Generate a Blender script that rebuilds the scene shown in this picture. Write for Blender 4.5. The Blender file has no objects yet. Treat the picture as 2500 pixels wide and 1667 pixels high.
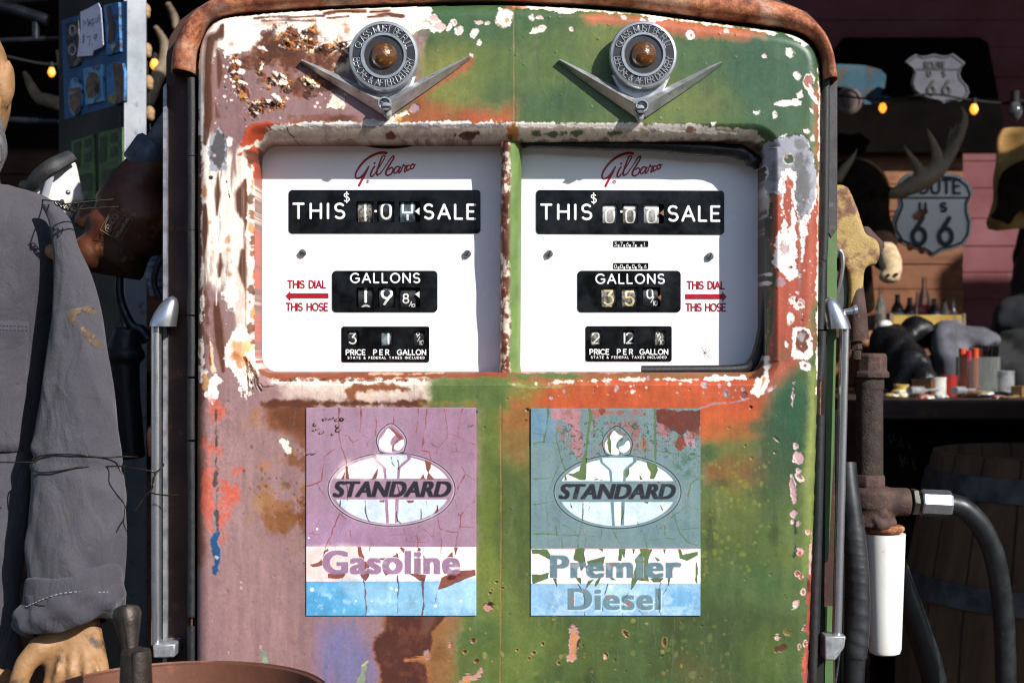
import bpy, bmesh, math, random
import numpy as np
from mathutils import Vector, Matrix

# ------------------------------------------------------------------ camera, sky, sun, exposure
S = 0.0005            # metres per photograph pixel on the pump's front plane
D = 1.736             # camera distance to that plane
Z0 = 1.20             # camera height
scene = bpy.context.scene
scene.render.engine = 'CYCLES'
COL = scene.collection
camd = bpy.data.cameras.new('camera')
cam = bpy.data.objects.new('camera', camd)
COL.objects.link(cam)
cam.location = (0, -D, Z0)
cam.rotation_euler = (math.radians(90), 0, 0)
camd.lens = 50
camd.sensor_width = 36
camd.clip_start = 0.02
camd.clip_end = 500
camd.dof.use_dof = True
camd.dof.focus_distance = D + 0.01
camd.dof.aperture_fstop = 7.5
scene.camera = cam

SUN_TO = Vector((0.88, -1.0, 0.80)).normalized()      # towards the sun
elev = math.asin(SUN_TO.z)
azim = math.atan2(SUN_TO.x, SUN_TO.y)
world = bpy.data.worlds.new('World')
scene.world = world
world.use_nodes = True
nt = world.node_tree
nt.nodes.clear()
sky = nt.nodes.new('ShaderNodeTexSky')
sky.sky_type = 'NISHITA'
sky.sun_disc = False
sky.sun_elevation = elev
sky.sun_rotation = azim
sky.altitude = 1000
bg = nt.nodes.new('ShaderNodeBackground')
bg.inputs['Strength'].default_value = 0.115
out = nt.nodes.new('ShaderNodeOutputWorld')
nt.links.new(sky.outputs[0], bg.inputs[0])
nt.links.new(bg.outputs[0], out.inputs[0])

sund = bpy.data.lights.new('sun', 'SUN')
sund.energy = 5.0
sund.angle = math.radians(0.53)
sund.color = (1.0, 0.97, 0.92)
sun = bpy.data.objects.new('sun', sund)
COL.objects.link(sun)
sun.location = (3, -4, 5)
sun.rotation_euler = (-SUN_TO).to_track_quat('-Z', 'Y').to_euler()

scene.view_settings.view_transform = 'Standard'
scene.view_settings.look = 'None'
scene.view_settings.exposure = 0.42
scene.view_settings.gamma = 1.0
scene.view_settings.use_curve_mapping = False
scene.cycles.filter_width = 1.15
scene.render.resolution_x = 1024
scene.render.resolution_y = 682

# ------------------------------------------------------------------ helpers: places and colours
def W(px, py, d=0.0):
    """a point of the photograph at depth d behind the pump's front plane"""
    k = S * (1 + d / D)
    return Vector(((px - 1250) * k, d, Z0 - (py - 833.5) * k))

def PX(d=0.0):
    return S * (1 + d / D)

def lin(c):
    return np.where(c <= 0.04045, c / 12.92, ((c + 0.055) / 1.055) ** 2.4)

def C(h, k=0.85):
    h = h.lstrip('#')
    a = np.array([int(h[i:i + 2], 16) for i in (0, 2, 4)]) / 255.0
    return tuple(lin(a) * k)

def C4(h, k=0.85):
    return tuple(C(h, k)) + (1.0,)

# ------------------------------------------------------------------ helpers: objects
ORG = {}
def setp(o, label=None, cat=None, group=None, kind=None):
    if label: o['label'] = label
    if cat: o['category'] = cat
    if group: o['group'] = group
    if kind: o['kind'] = kind
    return o

def thing(name, label, cat, loc, group=None):
    o = bpy.data.objects.new(name, None)
    o.empty_display_size = 0.05
    COL.objects.link(o)
    o.location = loc
    ORG[o.name] = Vector(loc)
    return setp(o, label, cat, group)

def mesh_obj(name, v, f, mat, parent=None, smooth=35, origin=None):
    v = np.asarray(v, dtype=float)
    if parent is not None:
        org = ORG[parent.name]
    elif origin is not None:
        org = Vector(origin)
    else:
        mn, mx = v.min(0), v.max(0)
        org = Vector(((mn[0] + mx[0]) / 2, (mn[1] + mx[1]) / 2, mn[2]))
    me = bpy.data.meshes.new(name)
    me.from_pydata((v - np.array(org)).tolist(), [], f)
    me.update()
    if smooth is not None:
        me.polygons.foreach_set('use_smooth', [True] * len(me.polygons))
        if smooth < 170:
            me.set_sharp_from_angle(angle=math.radians(smooth))
    if mat is not None:
        me.materials.append(mat)
    o = bpy.data.objects.new(name, me)
    COL.objects.link(o)
    if parent is not None:
        o.parent = parent
    else:
        o.location = org
    ORG[o.name] = org
    return o

def frame_of(t, up=Vector((0, -1, 0))):
    t = t.normalized()
    u = up - t * up.dot(t)
    if u.length < 1e-4:
        u = Vector((0, 0, 1)) - t * t.z
        if u.length < 1e-4:
            u = Vector((1, 0, 0))
    u.normalize()
    return u, t.cross(u)

def spline(pts, n=8, closed=False):
    """Catmull-Rom through points (any dimension)"""
    P = [np.array(p, dtype=float) for p in pts]
    m = len(P)
    outp = []
    rng = range(m) if closed else range(m - 1)
    for i in rng:
        if closed:
            p0, p1, p2, p3 = P[(i - 1) % m], P[i], P[(i + 1) % m], P[(i + 2) % m]
        else:
            p1, p2 = P[i], P[i + 1]
            p0 = P[i - 1] if i > 0 else 2 * p1 - p2
            p3 = P[i + 2] if i + 2 < m else 2 * p2 - p1
        for k in range(n):
            t = k / n
            outp.append(0.5 * (2 * p1 + (p2 - p0) * t + (2 * p0 - 5 * p1 + 4 * p2 - p3) * t * t + (3 * p1 - p0 - 3 * p2 + p3) * t ** 3))
    if not closed:
        outp.append(P[-1])
    return outp

class MB:
    def __init__(self):
        self.v = []
        self.f = []
    def add(self, v, f):
        b = len(self.v)
        self.v += [tuple(p) for p in v]
        self.f += [tuple(i + b for i in q) for q in f]
        return self
    def obox(self, c, hx, hy, hz):
        c = Vector(c); hx = Vector(hx); hy = Vector(hy); hz = Vector(hz)
        v = [c + sx * hx + sy * hy + sz * hz for sz in (-1, 1) for sy in (-1, 1) for sx in (-1, 1)]
        f = [(0, 2, 3, 1), (4, 5, 7, 6), (0, 1, 5, 4), (2, 6, 7, 3), (0, 4, 6, 2), (1, 3, 7, 5)]
        return self.add(v, f)
    def box(self, x0, x1, y0, y1, z0, z1):
        return self.obox(((x0 + x1) / 2, (y0 + y1) / 2, (z0 + z1) / 2), ((x1 - x0) / 2, 0, 0), (0, (y1 - y0) / 2, 0), (0, 0, (z1 - z0) / 2))
    def pbox(self, px0, py0, px1, py1, d0, d1):
        """box whose front face covers photo pixels at depth d0, reaching back to d1"""
        a = W(px0, py0, d0); b = W(px1, py1, d0)
        return self.box(a.x, b.x, d0, d1, b.z, a.z)
    def lathe(self, prof, o, axis=(0, 0, 1), n=32, up=None):
        """profile of (radius, height along axis)"""
        o = Vector(o); t = Vector(axis).normalized()
        u, w = frame_of(t, Vector(up) if up else Vector((0, -1, 0)))
        v = []; f = []; rings = []
        for r, h in prof:
            if r <= 1e-7:
                rings.append([len(v)]); v.append(o + t * h)
            else:
                base = len(v)
                for k in range(n):
                    a = 2 * math.pi * k / n
                    v.append(o + t * h + (u * math.cos(a) + w * math.sin(a)) * r)
                rings.append(list(range(base, base + n)))
        for A, B in zip(rings[:-1], rings[1:]):
            if len(A) == 1 and len(B) == 1: continue
            for k in range(n):
                k2 = (k + 1) % n
                if len(A) == 1: f.append((A[0], B[k2], B[k]))
                elif len(B) == 1: f.append((A[k], A[k2], B[0]))
                else: f.append((A[k], A[k2], B[k2], B[k]))
        if len(rings[0]) > 1: f.append(tuple(reversed(rings[0])))
        if len(rings[-1]) > 1: f.append(tuple(rings[-1]))
        return self.add(v, f)
    def tube(self, pts, r, n=12, caps=True, up=(0, -1, 0), flat=1.0, rfun=None):
        """tube through points; r scalar or list; flat scales the axis along 'up'"""
        P = [Vector(p) for p in pts]
        m = len(P)
        R = [r] * m if np.isscalar(r) else list(np.interp(np.linspace(0, 1, m), np.linspace(0, 1, len(r)), r))
        v = []; f = []
        u = None
        for i in range(m):
            t = (P[min(i + 1, m - 1)] - P[max(i - 1, 0)])
            if t.length < 1e-9: t = Vector((0, 0, 1))
            t.normalize()
            if flat != 1.0 or u is None:
                u, w = frame_of(t, Vector(up))
            else:
                u = (u - t * u.dot(t)).normalized(); w = t.cross(u)
            for k in range(n):
                a = 2 * math.pi * k / n
                rr = R[i] * (rfun(i / (m - 1), a) if rfun else 1.0)
                v.append(P[i] + (u * math.cos(a) * flat + w * math.sin(a)) * rr)
        for i in range(m - 1):
            for k in range(n):
                k2 = (k + 1) % n
                f.append((i * n + k, i * n + k2, (i + 1) * n + k2, (i + 1) * n + k))
        if caps:
            f.append(tuple(range(n - 1, -1, -1)))
            f.append(tuple(range((m - 1) * n, m * n)))
        return self.add(v, f)
    def prism(self, front, back):
        n = len(front)
        f = [tuple(range(n)), tuple(range(2 * n - 1, n - 1, -1))]
        for k in range(n):
            k2 = (k + 1) % n
            f.append((k, n + k, n + k2, k2))
        return self.add(list(front) + list(back), f)
    def pprism(self, pts, d0, d1):
        """polygon in photo pixels at depth d0, given real thickness d1-d0"""
        fr = [W(x, y, d0) for x, y in pts]
        bk = [p + Vector((0, d1 - d0, 0)) for p in fr]
        return self.prism(fr, bk)
    def ball(self, c, rx, ry=None, rz=None, n=20, m=12):
        ry = rx if ry is None else ry; rz = rx if rz is None else rz
        c = Vector(c)
        v = [c + Vector((0, 0, -rz))]; f = []
        for j in range(1, m):
            b = -math.pi / 2 + math.pi * j / m
            for k in range(n):
                a = 2 * math.pi * k / n
                v.append(c + Vector((rx * math.cos(b) * math.cos(a), ry * math.cos(b) * math.sin(a), rz * math.sin(b))))
        v.append(c + Vector((0, 0, rz)))
        for k in range(n):
            f.append((0, 1 + (k + 1) % n, 1 + k))
        for j in range(m - 2):
            for k in range(n):
                k2 = (k + 1) % n
                f.append((1 + j * n + k, 1 + j * n + k2, 1 + (j + 1) * n + k2, 1 + (j + 1) * n + k))
        L = len(v) - 1
        for k in range(n):
            f.append((L, 1 + (m - 2) * n + k, 1 + (m - 2) * n + (k + 1) % n))
        return self.add(v, f)
    def build(self, name, mat, parent=None, smooth=35, bevel=None, bseg=2, subs=0, remesh=None, rsm=6, origin=None, solid=None, bang=30):
        o = mesh_obj(name, self.v, self.f, mat, parent, smooth, origin)
        bm = bmesh.new(); bm.from_mesh(o.data)
        bmesh.ops.recalc_face_normals(bm, faces=bm.faces)
        bm.to_mesh(o.data); bm.free()
        if smooth is not None and smooth < 170:
            o.data.set_sharp_from_angle(angle=math.radians(smooth))
        if solid:
            m = o.modifiers.new('thickness', 'SOLIDIFY'); m.thickness = solid
        if remesh:
            m = o.modifiers.new('union', 'REMESH'); m.mode = 'VOXEL'; m.voxel_size = remesh; m.use_smooth_shade = True
            if rsm:
                m = o.modifiers.new('soften', 'SMOOTH'); m.factor = 0.5; m.iterations = rsm
        if bevel:
            m = o.modifiers.new('bevel', 'BEVEL'); m.width = bevel; m.segments = bseg
            m.limit_method = 'ANGLE'; m.angle_limit = math.radians(bang)
            m.use_clamp_overlap = True
        if subs:
            m = o.modifiers.new('subdivision', 'SUBSURF'); m.levels = subs; m.render_levels = subs
        return o

def curve_mesh(splines, extrude=0.0, bevel=0.0):
    """2-D filled outline with holes -> triangulated verts, faces (local x,y,z)"""
    cu = bpy.data.curves.new('outline', 'CURVE')
    cu.dimensions = '2D'; cu.fill_mode = 'BOTH'
    cu.extrude = extrude; cu.bevel_depth = bevel; cu.bevel_resolution = 1
    for pts in splines:
        sp = cu.splines.new('POLY')
        sp.points.add(len(pts) - 1)
        for k, p in enumerate(pts):
            sp.points[k].co = (p[0], p[1], 0, 1)
        sp.use_cyclic_u = True
    o = bpy.data.objects.new('outline', cu)
    COL.objects.link(o)
    dg = bpy.context.evaluated_depsgraph_get()
    me = bpy.data.meshes.new_from_object(o.evaluated_get(dg))
    v = [tuple(x.co) for x in me.vertices]
    f = [tuple(p.vertices) for p in me.polygons]
    bpy.data.objects.remove(o); bpy.data.curves.remove(cu); bpy.data.meshes.remove(me)
    return v, f

def text_mesh(txt, offset=0.0, shear=0.0, space=1.0):
    cu = bpy.data.curves.new('words', 'FONT')
    cu.body = txt; cu.size = 1.0; cu.offset = offset; cu.shear = shear; cu.space_character = space
    o = bpy.data.objects.new('words', cu)
    COL.objects.link(o)
    dg = bpy.context.evaluated_depsgraph_get()
    me = bpy.data.meshes.new_from_object(o.evaluated_get(dg))
    v = np.array([tuple(x.co)[:2] for x in me.vertices])
    me.calc_loop_triangles()
    f = [tuple(t.vertices) for t in me.loop_triangles]
    bpy.data.objects.remove(o); bpy.data.curves.remove(cu); bpy.data.meshes.remove(me)
    return v, f

def rrect(x0, y0, x1, y1, r, n=5):
    pts = []
    for cx, cy, a in ((x1 - r, y0 + r, -90), (x1 - r, y1 - r, 0), (x0 + r, y1 - r, 90), (x0 + r, y0 + r, 180)):
        for k in range(n + 1):
            t = math.radians(a + 90 * k / n)
            pts.append((cx + r * math.cos(t), cy + r * math.sin(t)))
    return pts

def curve_plate(name, splines, d0, d1, mat, parent, bevel=0.0):
    """flat part cut from pixel outlines (first the outside, then the holes)"""
    k = PX(d0)
    th = (d1 - d0) / 2
    v, f = curve_mesh([[((x - 1250) * k, Z0 - (y - 833.5) * k) for x, y in s] for s in splines], th, bevel)
    v = [(x, (d0 + d1) / 2 + z, y) for x, y, z in v]
    return mesh_obj(name, v, f, mat, parent, 30)

# ------------------------------------------------------------------ stroke lettering
def arcp(cx, cy, rx, ry, a0, a1, n=10):
    return [(cx + rx * math.cos(math.radians(a0 + (a1 - a0) * k / n)), cy + ry * math.sin(math.radians(a0 + (a1 - a0) * k / n))) for k in range(n + 1)]

GL = {
 ' ': (.4, []),
 'A': (.82, [[(0, 0), (.41, 1)], [(.41, 1), (.82, 0)], [(.14, .33), (.68, .33)]]),
 'B': (.62, [[(0, 0), (0, 1)], [(0, 1), (.32, 1)] + arcp(.34, .76, .24, .24, 90, -90) + [(0, .52)], [(0, .52), (.34, .52)] + arcp(.36, .26, .26, .26, 90, -90) + [(0, 0)]]),
 'b': (.6, [[(0, 1), (0, .36), (.6, .36), (.6, 1)], [(.3, .2), (.3, -.1)]]),
 'C': (.78, [arcp(.46, .5, .46, .5, 48, 312, 16)]),
 'D': (.72, [[(0, 0), (0, 1)], [(0, 1), (.25, 1)] + arcp(.25, .5, .47, .5, 90, -90, 14) + [(0, 0)]]),
 'E': (.56, [[(0, 0), (0, 1)], [(0, 1), (.56, 1)], [(0, .52), (.48, .52)], [(0, 0), (.56, 0)]]),
 'F': (.54, [[(0, 0), (0, 1)], [(0, 1), (.54, 1)], [(0, .5), (.46, .5)]]),
 'G': (.86, [arcp(.47, .5, .47, .5, 45, 330, 18), [(.88, .25), (.88, .46)], [(.88, .46), (.55, .46)]]),
 'H': (.7, [[(0, 0), (0, 1)], [(.7, 0), (.7, 1)], [(0, .52), (.7, .52)]]),
 'I': (.0, [[(0, 0), (0, 1)]]),
 'L': (.5, [[(0, 1), (0, 0)], [(0, 0), (.5, 0)]]),
 'M': (.9, [[(0, 0), (0, 1)], [(0, 1), (.45, .2)], [(.45, .2), (.9, 1)], [(.9, 1), (.9, 0)]]),
 'N': (.72, [[(0, 0), (0, 1)], [(0, 1), (.72, 0)], [(.72, 0), (.72, 1)]]),
 'O': (.92, [arcp(.46, .5, .46, .5, 90, 450, 24)]),
 'P': (.6, [[(0, 0), (0, 1)], [(0, 1), (.32, 1)] + arcp(.34, .73, .27, .27, 90, -90) + [(0, .46)]]),
 'R': (.62, [[(0, 0), (0, 1)], [(0, 1), (.32, 1)] + arcp(.34, .74, .26, .26, 90, -90) + [(0, .48)], [(.32, .48), (.62, 0)]]),
 'S': (.62, [arcp(.31, .745, .29, .255, 35, 270, 12) + arcp(.31, .255, .31, .255, 90, -145, 12)]),
 'T': (.7, [[(0, 1), (.7, 1)], [(.35, 1), (.35, 0)]]),
 'U': (.68, [[(0, 1), (0, .34)] + arcp(.34, .34, .34, .34, 180, 360, 12) + [(.68, 1)]]),
 'V': (.78, [[(0, 1), (.39, 0)], [(.39, 0), (.78, 1)]]),
 'W': (1.1, [[(0, 1), (.27, 0)], [(.27, 0), (.55, .9)], [(.55, .9), (.83, 0)], [(.83, 0), (1.1, 1)]]),
 'X': (.7, [[(0, 0), (.7, 1)], [(0, 1), (.7, 0)]]),
 'Y': (.74, [[(0, 1), (.37, .48)], [(.74, 1), (.37, .48)], [(.37, .48), (.37, 0)]]),
 '0': (.6, [arcp(.3, .7, .3, .3, 0, 180, 8) + arcp(.3, .3, .3, .3, 180, 360, 8) + [(.6, .7)]]),
 '1': (.2, [[(.1, 0), (.1, 1)]]),
 '2': (.6, [arcp(.3, .7, .29, .3, 165, -30, 10) + [(0, 0)], [(0, 0), (.62, 0)]]),
 '3': (.6, [[(.02, 1), (.56, 1)], [(.56, 1), (.28, .6)], arcp(.27, .3, .31, .3, 85, -150, 12)]),
 '4': (.62, [[(.5, 0), (.5, .55)], [(0, .3), (.66, .3)], [(.1, 1), (0, .3)], [(.5, .55), (.5, 1)]]),
 '5': (.6, [[(.56, 1), (.08, 1)], [(.08, 1), (.04, .55)], [(.04, .55), (.3, .6)] + arcp(.29, .3, .3, .3, 80, -150, 12)]),
 '6': (.62, [[(.5, 1), (.1, .48)], arcp(.31, .3, .31, .3, 0, 360, 20)]),
 '7': (.58, [[(0, 1), (.58, 1)], [(.58, 1), (.2, 0)]]),
 '8': (.6, [arcp(.3, .75, .25, .25, 0, 360, 16), arcp(.3, .26, .3, .26, 0, 360, 18)]),
 '9': (.62, [[(.14, 0), (.54, .55)], arcp(.31, .7, .31, .3, 0, 360, 20)]),
 '/': (.5, [[(0, 0), (.5, 1)]]),
 '-': (.4, [[(0, .5), (.4, .5)]]),
 '.': (.05, [[(0, .02), (.03, .02)]]),
 '$': (.56, [arcp(.28, .72, .26, .2, 35, 270, 12) + arcp(.28, .28, .28, .24, 90, -145, 12), [(.28, 1.1), (.28, -.1)]]),
 '&': (.72, [[(.72, 0), (.18, .66)] + arcp(.3, .8, .17, .19, 215, -50, 12) + [(.1, .42)] + arcp(.27, .24, .25, .24, 135, 320, 12) + [(.68, .42)]]),
 'a': (.5, [arcp(.25, .3, .25, .3, 0, 360, 16), [(.5, .6), (.5, 0)]]),
 'e': (.52, [[(.02, .32), (.5, .32)] + arcp(.26, .3, .25, .3, 5, 310, 14)]),
 'h': (.46, [[(0, 0), (0, 1)], arcp(.23, .36, .23, .24, 180, 0, 10) + [(.46, 0)]]),
 'n': (.46, [[(0, 0), (0, .6)], arcp(.23, .36, .23, .24, 180, 0, 10) + [(.46, 0)]]),
 'o': (.54, [arcp(.27, .3, .27, .3, 0, 360, 18)]),
 't': (.32, [[(.14, .95), (.14, .1), (.3, 0)], [(0, .62), (.32, .62)]]),
}

def text_w(txt, h, gap, wx=1.0):
    w = 0
    for i, ch in enumerate(txt):
        w += GL[ch][0] * h * wx + (gap * h if i < len(txt) - 1 else 0)
    return w

def strokes(mb, lines, fmap, w, t, n=8):
    """lines of 2-D points, mapped by fmap(x,y)->(point, normal), as flattened round strokes"""
    for ln in lines:
        P = [fmap(*p) for p in ln]
        pts = [p for p, q in P]
        if len(pts) < 2: continue
        a, b = Vector(pts[0]), Vector(pts[-1])
        nrm = P[len(P) // 2][1]
        ww = w if np.isscalar(w) else w
        L = [Vector(p) for p in pts]
        closed = (L[0] - L[-1]).length < 1e-6
        if not closed:                       # rounded ends
            d0 = (L[0] - L[1]).normalized(); d1 = (L[-1] - L[-2]).normalized()
            rr = (w if np.isscalar(w) else w[0]) / 2
            L = [L[0] + d0 * rr * .75, L[0] + d0 * rr * .4] + L + [L[-1] + d1 * rr * .4, L[-1] + d1 * rr * .75]
            m = len(L)
            if np.isscalar(w):
                R = [rr * .45, rr * .85] + [rr] * (m - 4) + [rr * .85, rr * .45]
            else:
                q = list(np.interp(np.linspace(0, 1, m - 4), np.linspace(0, 1, len(w)), w))
                R = [q[0] / 2 * .5, q[0] / 2 * .85] + [x / 2 for x in q] + [q[-1] / 2 * .85, q[-1] / 2 * .5]
        else:
            R = [w / 2] * len(L)
        base = Vector(nrm)
        rmax = max(R)
        mb.tube(L, R, n=n, up=base, flat=max(0.02, t / rmax))

def pmap(d):
    """map for lettering given directly in photo pixels at depth d"""
    def fm(x, y):
        return W(x, y, d), Vector((0, -1, 0))
    return fm

def ptext(mb, txt, x, y, h, w, d, gap=.28, wx=1.0, slope=0.0, shear=0.0, t=0.0004, width=None):
    """text whose baseline starts at photo pixel (x,y), cap height h px, stroke w px"""
    if width:
        base = text_w(txt, h, 0, wx)
        gap = (width - base) / max(1, len(txt) - 1) / h
    cx = x
    fm = pmap(d)
    for ch in txt:
        gw, ls = GL[ch]
        L = [[(cx + (px * wx + py * shear) * h, y - py * h + slope * (cx - x + px * h)) for px, py in ln] for ln in ls]
        strokes(mb, L, fm, w * PX(d), t)
        cx += gw * h * wx + gap * h
    return mb

# ------------------------------------------------------------------ materials
def new_mat(name):
    m = bpy.data.materials.new(name)
    m.use_nodes = True
    t = m.node_tree
    b = t.nodes['Principled BSDF']
    return m, t, b

def nz(t, scale, detail=4, rough=.55, coord=None, dist=0.0, vec_scale=None):
    n = t.nodes.new('ShaderNodeTexNoise')
    n.inputs['Scale'].default_value = scale
    n.inputs['Detail'].default_value = detail
    n.inputs['Roughness'].default_value = rough
    n.inputs['Distortion'].default_value = dist
    tc = t.nodes.new('ShaderNodeTexCoord')
    if vec_scale:
        mp = t.nodes.new('ShaderNodeMapping')
        mp.inputs['Scale'].default_value = vec_scale
        t.links.new(tc.outputs['Object'], mp.inputs[0])
        t.links.new(mp.outputs[0], n.inputs['Vector'])
    else:
        t.links.new(tc.outputs['Object'], n.inputs['Vector'])
    return n

def ramp(t, src, stops, interp='LINEAR'):
    r = t.nodes.new('ShaderNodeValToRGB')
    r.color_ramp.interpolation = interp
    e = r.color_ramp.elements
    while len(e) < len(stops): e.new(0.5)
    for k, (p, c) in enumerate(stops):
        e[k].position = p
        e[k].color = c if len(c) == 4 else tuple(c) + (1,)
    t.links.new(src, r.inputs[0])
    return r

def bump(t, b, src, strength=.3, dist=.001, prev=None):
    n = t.nodes.new('ShaderNodeBump')
    n.inputs['Strength'].default_value = strength
    n.inputs['Distance'].default_value = dist
    t.links.new(src, n.inputs['Height'])
    if prev: t.links.new(prev.outputs[0], n.inputs['Normal'])
    t.links.new(n.outputs[0], b.inputs['Normal'])
    return n

def M(name, col, col2=None, rough=.5, metal=0.0, scale=30, lo=.4, hi=.62, bmp=0.0, bscale=None, bdist=.001, col3=None, scale2=None, lo2=.55, hi2=.62, rvar=.12, vec=None, spec=None, coat=0.0, k=.85):
    """procedural material: base colour broken up by one or two noises, roughness variation, bump"""
    m, t, b = new_mat(name)
    c1 = C4(col, k) if isinstance(col, str) else tuple(col) + (1,)
    b.inputs['Metallic'].default_value = metal
    b.inputs['Roughness'].default_value = rough
    if spec is not None: b.inputs['Specular IOR Level'].default_value = spec
    if coat: b.inputs['Coat Weight'].default_value = coat
    n = nz(t, scale, 5, .6, vec_scale=vec)
    c2 = C4(col2, k) if col2 else tuple(x * .8 for x in c1[:3]) + (1,)
    r = ramp(t, n.outputs['Fac'], [(lo, c1), (hi, c2)])
    src = r.outputs[0]
    if col3:
        n2 = nz(t, scale2 or scale * 2.3, 6, .65)
        f = ramp(t, n2.outputs['Fac'], [(lo2, (0, 0, 0, 1)), (hi2, (1, 1, 1, 1))])
        mx = t.nodes.new('ShaderNodeMix'); mx.data_type = 'RGBA'
        t.links.new(f.outputs[0], mx.inputs[0]); t.links.new(src, mx.inputs[6])
        mx.inputs[7].default_value = C4(col3, k)
        src = mx.outputs[2]
    t.links.new(src, b.inputs['Base Color'])
    rr = ramp(t, n.outputs['Fac'], [(.3, (max(.03, rough - rvar),) * 3 + (1,)), (.7, (min(1, rough + rvar),) * 3 + (1,))])
    t.links.new(rr.outputs[0], b.inputs['Roughness'])
    if bmp:
        nb = nz(t, bscale or scale * 4, 6, .65)
        bump(t, b, nb.outputs['Fac'], bmp, bdist)
    return m

def attr_mat(name, rough=.55, bmp=.15, bscale=700, spec=.4, rough2=.75):
    """paint colour comes from the mesh's own worn-paint colour attribute"""
    m, t, b = new_mat(name)
    a = t.nodes.new('ShaderNodeAttribute'); a.attribute_name = 'paint'
    n = nz(t, bscale, 4, .6)
    mul = t.nodes.new('ShaderNodeMix'); mul.data_type = 'RGBA'; mul.blend_type = 'MULTIPLY'
    mul.inputs[0].default_value = 1.0
    r = ramp(t, n.outputs['Fac'], [(.3, (.74, .73, .72, 1)), (.45, (.98, .98, .98, 1)), (.7, (1.1, 1.1, 1.1, 1))])
    t.links.new(a.outputs['Color'], mul.inputs[6]); t.links.new(r.outputs[0], mul.inputs[7])
    t.links.new(mul.outputs[2], b.inputs['Base Color'])
    rr = ramp(t, a.outputs['Alpha'], [(0, (rough,) * 3 + (1,)), (1, (rough2,) * 3 + (1,))])
    t.links.new(rr.outputs[0], b.inputs['Roughness'])
    b.inputs['Specular IOR Level'].default_value = spec
    bump(t, b, n.outputs['Fac'], bmp, .0006)
    return m
# ------------------------------------------------------------------ worn paint, computed on a fine mesh grid
def vnoise(X, Y, sx, sy, seed):
    r = np.random.RandomState(seed)
    T = r.rand(257, 257).astype(np.float32) * 2 - 1
    x = X / sx + seed * 7.31; y = Y / sy + seed * 3.77
    xi = np.floor(x).astype(int); yi = np.floor(y).astype(int)
    fx = x - xi; fy = y - yi
    fx = fx * fx * (3 - 2 * fx); fy = fy * fy * (3 - 2 * fy)
    a = T[yi % 256, xi % 256]; b = T[yi % 256, (xi + 1) % 256]
    c = T[(yi + 1) % 256, xi % 256]; d = T[(yi + 1) % 256, (xi + 1) % 256]
    return (a * (1 - fx) + b * fx) * (1 - fy) + (c * (1 - fx) + d * fx) * fy

def fbm(X, Y, s, oct=5, seed=1, ay=1.0, gain=.55):
    o = np.zeros_like(X); amp = 1.0; tot = 0
    for k in range(oct):
        o += amp * vnoise(X, Y, s / 2 ** k, s * ay / 2 ** k, seed + k * 13)
        tot += amp; amp *= gain
    return o / tot * 1.8

def sd_poly(X, Y, pts):
    P = np.array(pts, dtype=float)
    n = len(P)
    dmin = np.full(X.shape, 1e18)
    s = np.ones(X.shape)
    for i in range(n):
        a = P[i]; b = P[i - 1]
        ex, ey = b[0] - a[0], b[1] - a[1]
        wx, wy = X - a[0], Y - a[1]
        l2 = ex * ex + ey * ey + 1e-12
        h = np.clip((wx * ex + wy * ey) / l2, 0, 1)
        dx = wx - ex * h; dy = wy - ey * h
        dmin = np.minimum(dmin, dx * dx + dy * dy)
        c1 = Y >= a[1]; c2 = Y < b[1]; c3 = ex * wy > ey * wx
        fl = (c1 & c2 & c3) | (~c1 & ~c2 & ~c3)
        s = np.where(fl, -s, s)
    return s * np.sqrt(dmin)

def sd_line(X, Y, pts, w):
    P = np.array(pts, dtype=float)
    n = len(P)
    ws = np.interp(np.linspace(0, 1, n), np.linspace(0, 1, np.size(w)), np.atleast_1d(w)) / 2
    out = np.full(X.shape, 1e9)
    if n == 1:
        return np.hypot(X - P[0][0], Y - P[0][1]) - ws[0]
    for i in range(n - 1):
        a, b = P[i], P[i + 1]
        ex, ey = b[0] - a[0], b[1] - a[1]
        h = np.clip(((X - a[0]) * ex + (Y - a[1]) * ey) / (ex * ex + ey * ey + 1e-12), 0, 1)
        out = np.minimum(out, np.hypot(X - a[0] - ex * h, Y - a[1] - ey * h) - (ws[i] * (1 - h) + ws[i + 1] * h))
    return out

def sd_rrect(X, Y, x0, y0, x1, y1, r):
    qx = np.abs(X - (x0 + x1) / 2) - (x1 - x0) / 2 + r
    qy = np.abs(Y - (y0 + y1) / 2) - (y1 - y0) / 2 + r
    return np.hypot(np.maximum(qx, 0), np.maximum(qy, 0)) + np.minimum(np.maximum(qx, qy), 0) - r

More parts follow.
